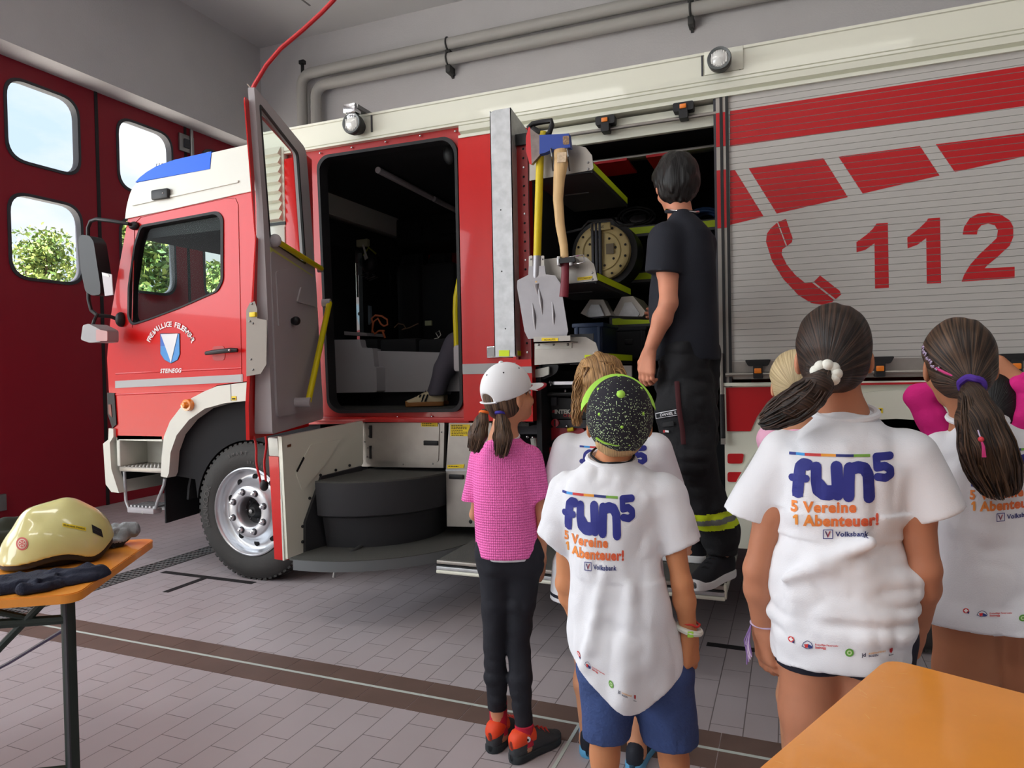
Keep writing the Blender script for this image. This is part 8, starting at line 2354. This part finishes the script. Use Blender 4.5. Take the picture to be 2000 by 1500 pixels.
# ================================================================== tables and what lies on them
def table_mat():
    m = mat('table_orange', (240, 154, 58), 0.32, coat=0.25, var=0.07, vscale=5, stretch=(1, 1, 1)); nt = m.node_tree; b_ = nt.nodes['Principled BSDF']
    tc = _n(nt, 'ShaderNodeTexCoord'); mp_ = _n(nt, 'ShaderNodeMapping'); mp_.inputs['Scale'].default_value = (3, 60, 60); nt.links.new(tc.outputs['Object'], mp_.inputs[0])
    nz = _n(nt, 'ShaderNodeTexNoise'); nz.inputs['Scale'].default_value = 2; nt.links.new(mp_.outputs[0], nz.inputs[0])
    bp = _n(nt, 'ShaderNodeBump'); bp.inputs['Strength'].default_value = 0.04; nt.links.new(nz.outputs['Fac'], bp.inputs['Height']); nt.links.new(bp.outputs[0], b_.inputs['Normal'])
    return m
M_tab = table_mat(); M_leg = mat('table_leg_green', (30, 44, 38), 0.5); M_scr = mat('scratch_pale', (242, 190, 120), 0.6); M_rod = mat('rod_violet', (70, 60, 92), 0.5)
def table(c, ea, eb, wa, lb, zt, r, label_):
    """corner c, edge directions ea (width) and eb (length)"""
    ea = Vector(ea).normalized(); eb = Vector(eb).normalized()
    def g(a, q, z): return Vector((c.x, c.y, 0)) + ea * a + eb * q + Vector((0, 0, z))
    ctr = g(wa / 2, lb / 2, 0)
    t = thing('beer_table', ctr, label_, 'table', 'orange folding tables')
    def top(b):
        o = fillet([(0, 0), (wa, 0), (wa, lb), (0, lb)], r, 6)
        b.prism(o, lambda u, v, w: g(u, v, w), zt - 0.028, zt - 0.003, M_tab)
        i = fillet([(0.003, 0.003), (wa - 0.003, 0.003), (wa - 0.003, lb - 0.003), (0.003, lb - 0.003)], r, 6); b.prism(i, lambda u, v, w: g(u, v, w), zt - 0.006, zt, M_tab)
    tp = part('tabletop', top, t, 50)
    return t, tp, g
# left table
ZT = 0.76
C1, C2 = PZ(305, 1051, ZT), PZ(150, 1160, ZT)
e1 = (C1 - C2); e1.z = 0; wd = e1.length; e1.normalize(); e2 = Vector((-e1.y, e1.x, 0)); e2 = e2 if e2.x < 0 else -e2
t, tp, g = table(C2, e1, e2, wd, 2.2, ZT, 0.05, 'orange table with green legs carrying the helmet and gloves')
def legs(b, x0, y0, x1, y1):
    for x, y in ((x0, y0), (x1, y1)):
        p = g(x, y, 0); b.box(p + Vector((-0.016, -0.016, 0.0)), p + Vector((0.016, 0.016, ZT - 0.03)), M_leg, 0.004)
for y0, y1, q in ((0.055, 0.62, 1), (2.1, 1.6, 2)):
    for x, y in ((0.07, y0), (0.07, y1)):
        part('leg', lambda b: (b.box(g(x, y, 0) + Vector((-0.015, -0.015, 0.0)), g(x, y, 0) + Vector((0.015, 0.015, ZT - 0.03)), M_leg, 0.004), b.box(g(x, y, 0) + Vector((0.004, -0.019, 0.0)), g(x, y, 0) + Vector((0.015, -0.014, ZT - 0.03)), M_gasket)), t)
    def brace(b):
        b.tube([g(0.07, y0, 0.665), g(0.07, y1, 0.665)], 0.015, M_leg, 8); b.tube([g(0.07, y0, 0.2), g(0.07, y1, 0.2)], 0.012, M_leg, 8)
        b.tube([g(0.07, y0 + 0.06, ZT - 0.03), g(0.07, (y0 + y1) / 2, 0.50), g(0.07, y1, 0.22)], 0.012, M_leg, 8); b.tube([g(0.07, (y0 + y1) / 2, ZT - 0.03), g(0.07, y0 + 0.06 * (1 if q == 1 else -1), 0.66)], 0.010, M_leg, 8)
        b.tube([g(0.07, y0, 0.64), g(0.3, (y0 + y1) / 2, 0.46), g(0.5, y1, 0.3)], 0.006, M_rod, 6)
    part('leg_brace', brace, t)
# right table
ZR = 0.78
Q0, Q1, Q2 = PZ(1733, 1284, ZR), PZ(2000, 1347, ZR), PZ(1480, 1500, ZR)
eb = (Q2 - Q0); eb.z = 0; eb.normalize(); ea = Vector((-eb.y, eb.x, 0)); ea = ea if ea.dot(Q1 - Q0) > 0 else -ea
t2, tp2, g2 = table(Q0, ea, eb, 0.7, 2.0, ZR, 0.045, 'orange table in the foreground at the lower right corner')
rs = random.Random(5)
def scr(b):
    for k in range(26):
        u = 0.01 + 0.05 * rs.random() ** 2 if k < 18 else rs.random() * 0.6; v = 0.03 + 0.75 * rs.random(); l = 0.006 + 0.02 * rs.random(); a = rs.uniform(-0.6, 0.9)
        p, q = g2(u, v, ZR + 0.0004), g2(u + l * math.cos(a), v + l * math.sin(a), ZR + 0.0004); n = (q - p).cross(Vector((0, 0, 1))).normalized() * 0.0006
        b.face([b.bm.verts.new(z) for z in (p - n * 0.4, p + n * 0.4, q + n, q - n)], M_scr)
part('scratches', scr, tp2)
for y0, y1 in ((0.25, 0.25), (1.75, 1.75)):
    for x in (0.06, 0.64):
        part('leg', lambda b: b.box(g2(x, y0, 0) + Vector((-0.015, -0.015, 0.0)), g2(x, y0, 0) + Vector((0.015, 0.015, ZR - 0.03)), M_leg, 0.004), t2)
    part('leg_brace', lambda b: b.tube([g2(0.06, y0, 0.45), g2(0.64, y0, 0.45)], 0.014, M_leg, 8), t2)
# ---- helmet -----------------------------------------------------------------------------------------------------------
w = Who(112, 2.48, ZT); M_helm = mat('helmet_cream', (216, 208, 138), 0.25, coat=0.8); M_trim = mat('helmet_trim', (30, 30, 34), 0.5)
o_ = w.L(112, 1088); sc = 1370 / 2.48
def hx(px): return (px - 112) / sc
def hz(py): return max(0.0, (1088 - py) / sc)
def hshell(th):
    f = Field((-0.24, -0.2, -0.02), (0.24, 0.2, 0.26), 0.004)
    f.ell((hx(118), 0, hz(1060)), (0.150 + th, 0.122 + th, 0.158 + th), None, 0)
    f.ell((hx(80), 0, hz(1068)), (0.125 + th, 0.11 + th, 0.115 + th), rotm(0, 0, -18), 0.05)
    f.cone((hx(40), 0, hz(1050)), (hx(70), 0.0, hz(1004)), 0.03 + th, 0.034 + th, 0.05); f.cone((hx(70), 0, hz(1004)), (hx(118), 0, hz(988)), 0.034 + th, 0.034 + th, 0.05)
    f.ell((hx(48), 0, hz(1076)), (0.066 + th, 0.10 + th, 0.020 + th), None, 0.04)
    return f
HEM = [(-0.3, 0.035), (-0.17, 0.022), (-0.10, 0.030), (-0.03, 0.047), (0.02, 0.048), (0.06, 0.030), (0.095, 0.012), (0.12, 0.03), (0.165, 0.085), (0.3, 0.1)]
f = hshell(0.0); f.hem(HEM)
H = field_obj(f, 'fire_helmet', M_helm, None, w.m, 1); tag(H, 'cream fire helmet with black trim on the orange table', 'helmet')
f = hshell(-0.006); f.hem([(x, z - 0.02) for x, z in HEM]); o = field_obj(f, 'edge_trim', M_trim, H)
f = Field((-0.2, -0.15, -0.02), (0.18, 0.15, 0.1), 0.005); f.ell((-0.02, 0, 0.03), (0.13, 0.1, 0.05), None, 0); f.half((0, 0, 0.001), (0, 0, -1)); field_obj(f, 'inner_liner', M_darker, H)
bvh = BVHTree.FromPolygons([v.co for v in H.data.vertices], [tuple(p.vertices) for p in H.data.polygons])
def onh(px, py, off=0.0015):
    o0 = w.inv @ Vector(CAMP); d = (w.inv.to_3x3() @ Vector(_ray(px, py))).normalized(); h = bvh.ray_cast(o0, d); return (h[0] - d * off) if h[0] is not None else o0 + d * 2.4
def patchq(b, q, m, off, nx=6):
    G = []
    for i in range(nx + 1):
        u = i / nx; a = (q[0][0] * (1 - u) + q[1][0] * u, q[0][1] * (1 - u) + q[1][1] * u); c = (q[3][0] * (1 - u) + q[2][0] * u, q[3][1] * (1 - u) + q[2][1] * u)
        G.append([b.bm.verts.new(onh(a[0] * (1 - v) + c[0] * v, a[1] * (1 - v) + c[1] * v, off)) for v in (0, 0.5, 1)])
    for i in range(nx):
        for j in range(2): b.face([G[i][j], G[i + 1][j], G[i + 1][j + 1], G[i][j + 1]], m)
def sub(name, fn, par):
    b = MB(); fn(b); o = b.build(name, None, 60); o.parent = par; return o
def badge(b):
    M_bd = mat('badge_red', (206, 96, 88), 0.5); M_bw = mat('badge_white', (226, 206, 190), 0.5)
    for r_, m, off in ((13, M_bd, 0.002), (9.5, M_bw, 0.003), (7.5, M_bd, 0.004)):
        c = b.bm.verts.new(onh(43, 1062, off)); ring = [b.bm.verts.new(onh(43 + r_ * 0.92 * math.cos(t), 1062 + r_ * math.sin(t), off)) for t in [2 * math.pi * k / 18 for k in range(18)]]
        for k in range(18): b.face([c, ring[k], ring[(k + 1) % 18]], m)
    for k in range(6):
        a = math.pi / 3 * k; patchq(b, [(43 + 2 * math.cos(a), 1062 + 2 * math.sin(a)), (43 + 6 * math.cos(a - .2), 1062 + 6 * math.sin(a - .2)), (43 + 6 * math.cos(a + .2), 1062 + 6 * math.sin(a + .2)), (43 + 2 * math.cos(a + .5), 1062 + 2 * math.sin(a + .5))], M_bw, 0.005, 2)
sub('badge', badge, H)
def nm(b):
    patchq(b, [(122, 1021), (168, 1030), (168, 1037), (122, 1028)], M_label, 0.002)
    v, t_ = text_mesh('FEUERWEHR STEINEGG', 4.2, 0.1); wd_ = max(p[0] for p in v)
    vs = [b.bm.verts.new(onh(124 + x * 42 / wd_, 1026.5 + x * 42 / wd_ * 0.19 - y, 0.003)) for x, y in v]
    for q in t_: b.face([vs[i] for i in q], M_ink)
sub('name_label', nm, H)
sub('side_clip', lambda b: (patchq(b, [(179, 1024), (198, 1034), (202, 1050), (181, 1040)], M_trim, 0.003), patchq(b, [(181, 1032), (200, 1042), (200, 1043), (181, 1033)], M_gasket, 0.005)), H)
# ---- gloves and cloth ---------------------------------------------------------------------------------------------------------
def lump(name, px, d, build, m, label_, cat, sm=2, z0=ZT):
    w = Who(px, d, z0); f = Field((-0.25, -0.2, -0.01), (0.3, 0.22, 0.16), 0.004); build(f); f.half((0, 0, 0.001), (0, 0, -1)); o = field_obj(f, name, m, None, w.m, sm); tag(o, label_, cat); return o
s2 = 1370 / 2.2
def nav(f):
    k = lambda px, dz, dy=0.0: ((px - 95) / s2, dy, dz)
    f.cone(k(-20, 0.004, 0.06), k(75, 0.004, 0.03), 0.05, 0.055, 0.02); f.cone(k(-20, 0.004, 0.0), k(70, 0.004, -0.02), 0.045, 0.05, 0.03); f.cone(k(70, 0.004, 0.03), k(150, 0.004, 0.02), 0.052, 0.045, 0.02); f.cone(k(150, 0.004, 0.02), k(172, 0.004, 0.01), 0.045, 0.034, 0.02)
    f.cone(k(100, 0.004, -0.04), k(150, 0.004, -0.03), 0.03, 0.026, 0.015); f.cone(k(75, 0.02, -0.03), k(45, 0.016, -0.085), 0.026, 0.018, 0.015); f.cone(k(45, 0.016, -0.085), k(80, 0.016, -0.085), 0.018, 0.02, 0.015)
    f.half((0, 0, 0.04), (0, 0, 1)); f.rough(0.008, 22, 30, 22, 3.0, ridge=True)
gl = lump('work_glove', 95, 2.2, nav, mat('glove_navy', (32, 36, 54), 0.9, bump=0.3, bscale=120), 'dark navy glove lying in front of the cream helmet', 'glove')
s3 = 1370 / 2.62
def gry(f):
    k = lambda px, dz, dy=0.0: ((px - 205) / s3, dy, dz)
    f.cone(k(160, 0.03, 0.0), k(215, 0.04, 0.02), 0.035, 0.042, 0.02); f.cone(k(215, 0.045, 0.02), k(236, 0.05, 0.02), 0.038, 0.03, 0.02); f.cone(k(185, 0.02, -0.04), k(215, 0.02, -0.02), 0.022, 0.026, 0.015)
    f.rough(0.008, 26, 26, 26, 5.0, ridge=True)
gl2 = lump('work_glove', 213, 2.68, gry, [mat('glove_grey', (150, 154, 158), 0.9, var=0.35, vscale=30, bump=0.3, bscale=120), mat('glove_palm', (34, 34, 36), 0.85)], 'grey and black glove lying behind the helmet at the table corner', 'glove')
facemats(gl2, lambda c: (c[:, 2] < 0.022).astype(int))
lump('folded_jacket', 0, 2.75, lambda f: (f.cone((-0.16, 0.0, 0.04), (0.03, 0.0, 0.05), 0.07, 0.06, 0.02), f.cone((-0.1, -0.08, 0.03), (0.04, -0.06, 0.03), 0.05, 0.04, 0.02), f.rough(0.01, 16, 16, 16, 9.0, ridge=True)), mat('jacket_green', (50, 54, 46), 0.9), 'dark green folded jacket at the left edge behind the helmet', 'jacket')
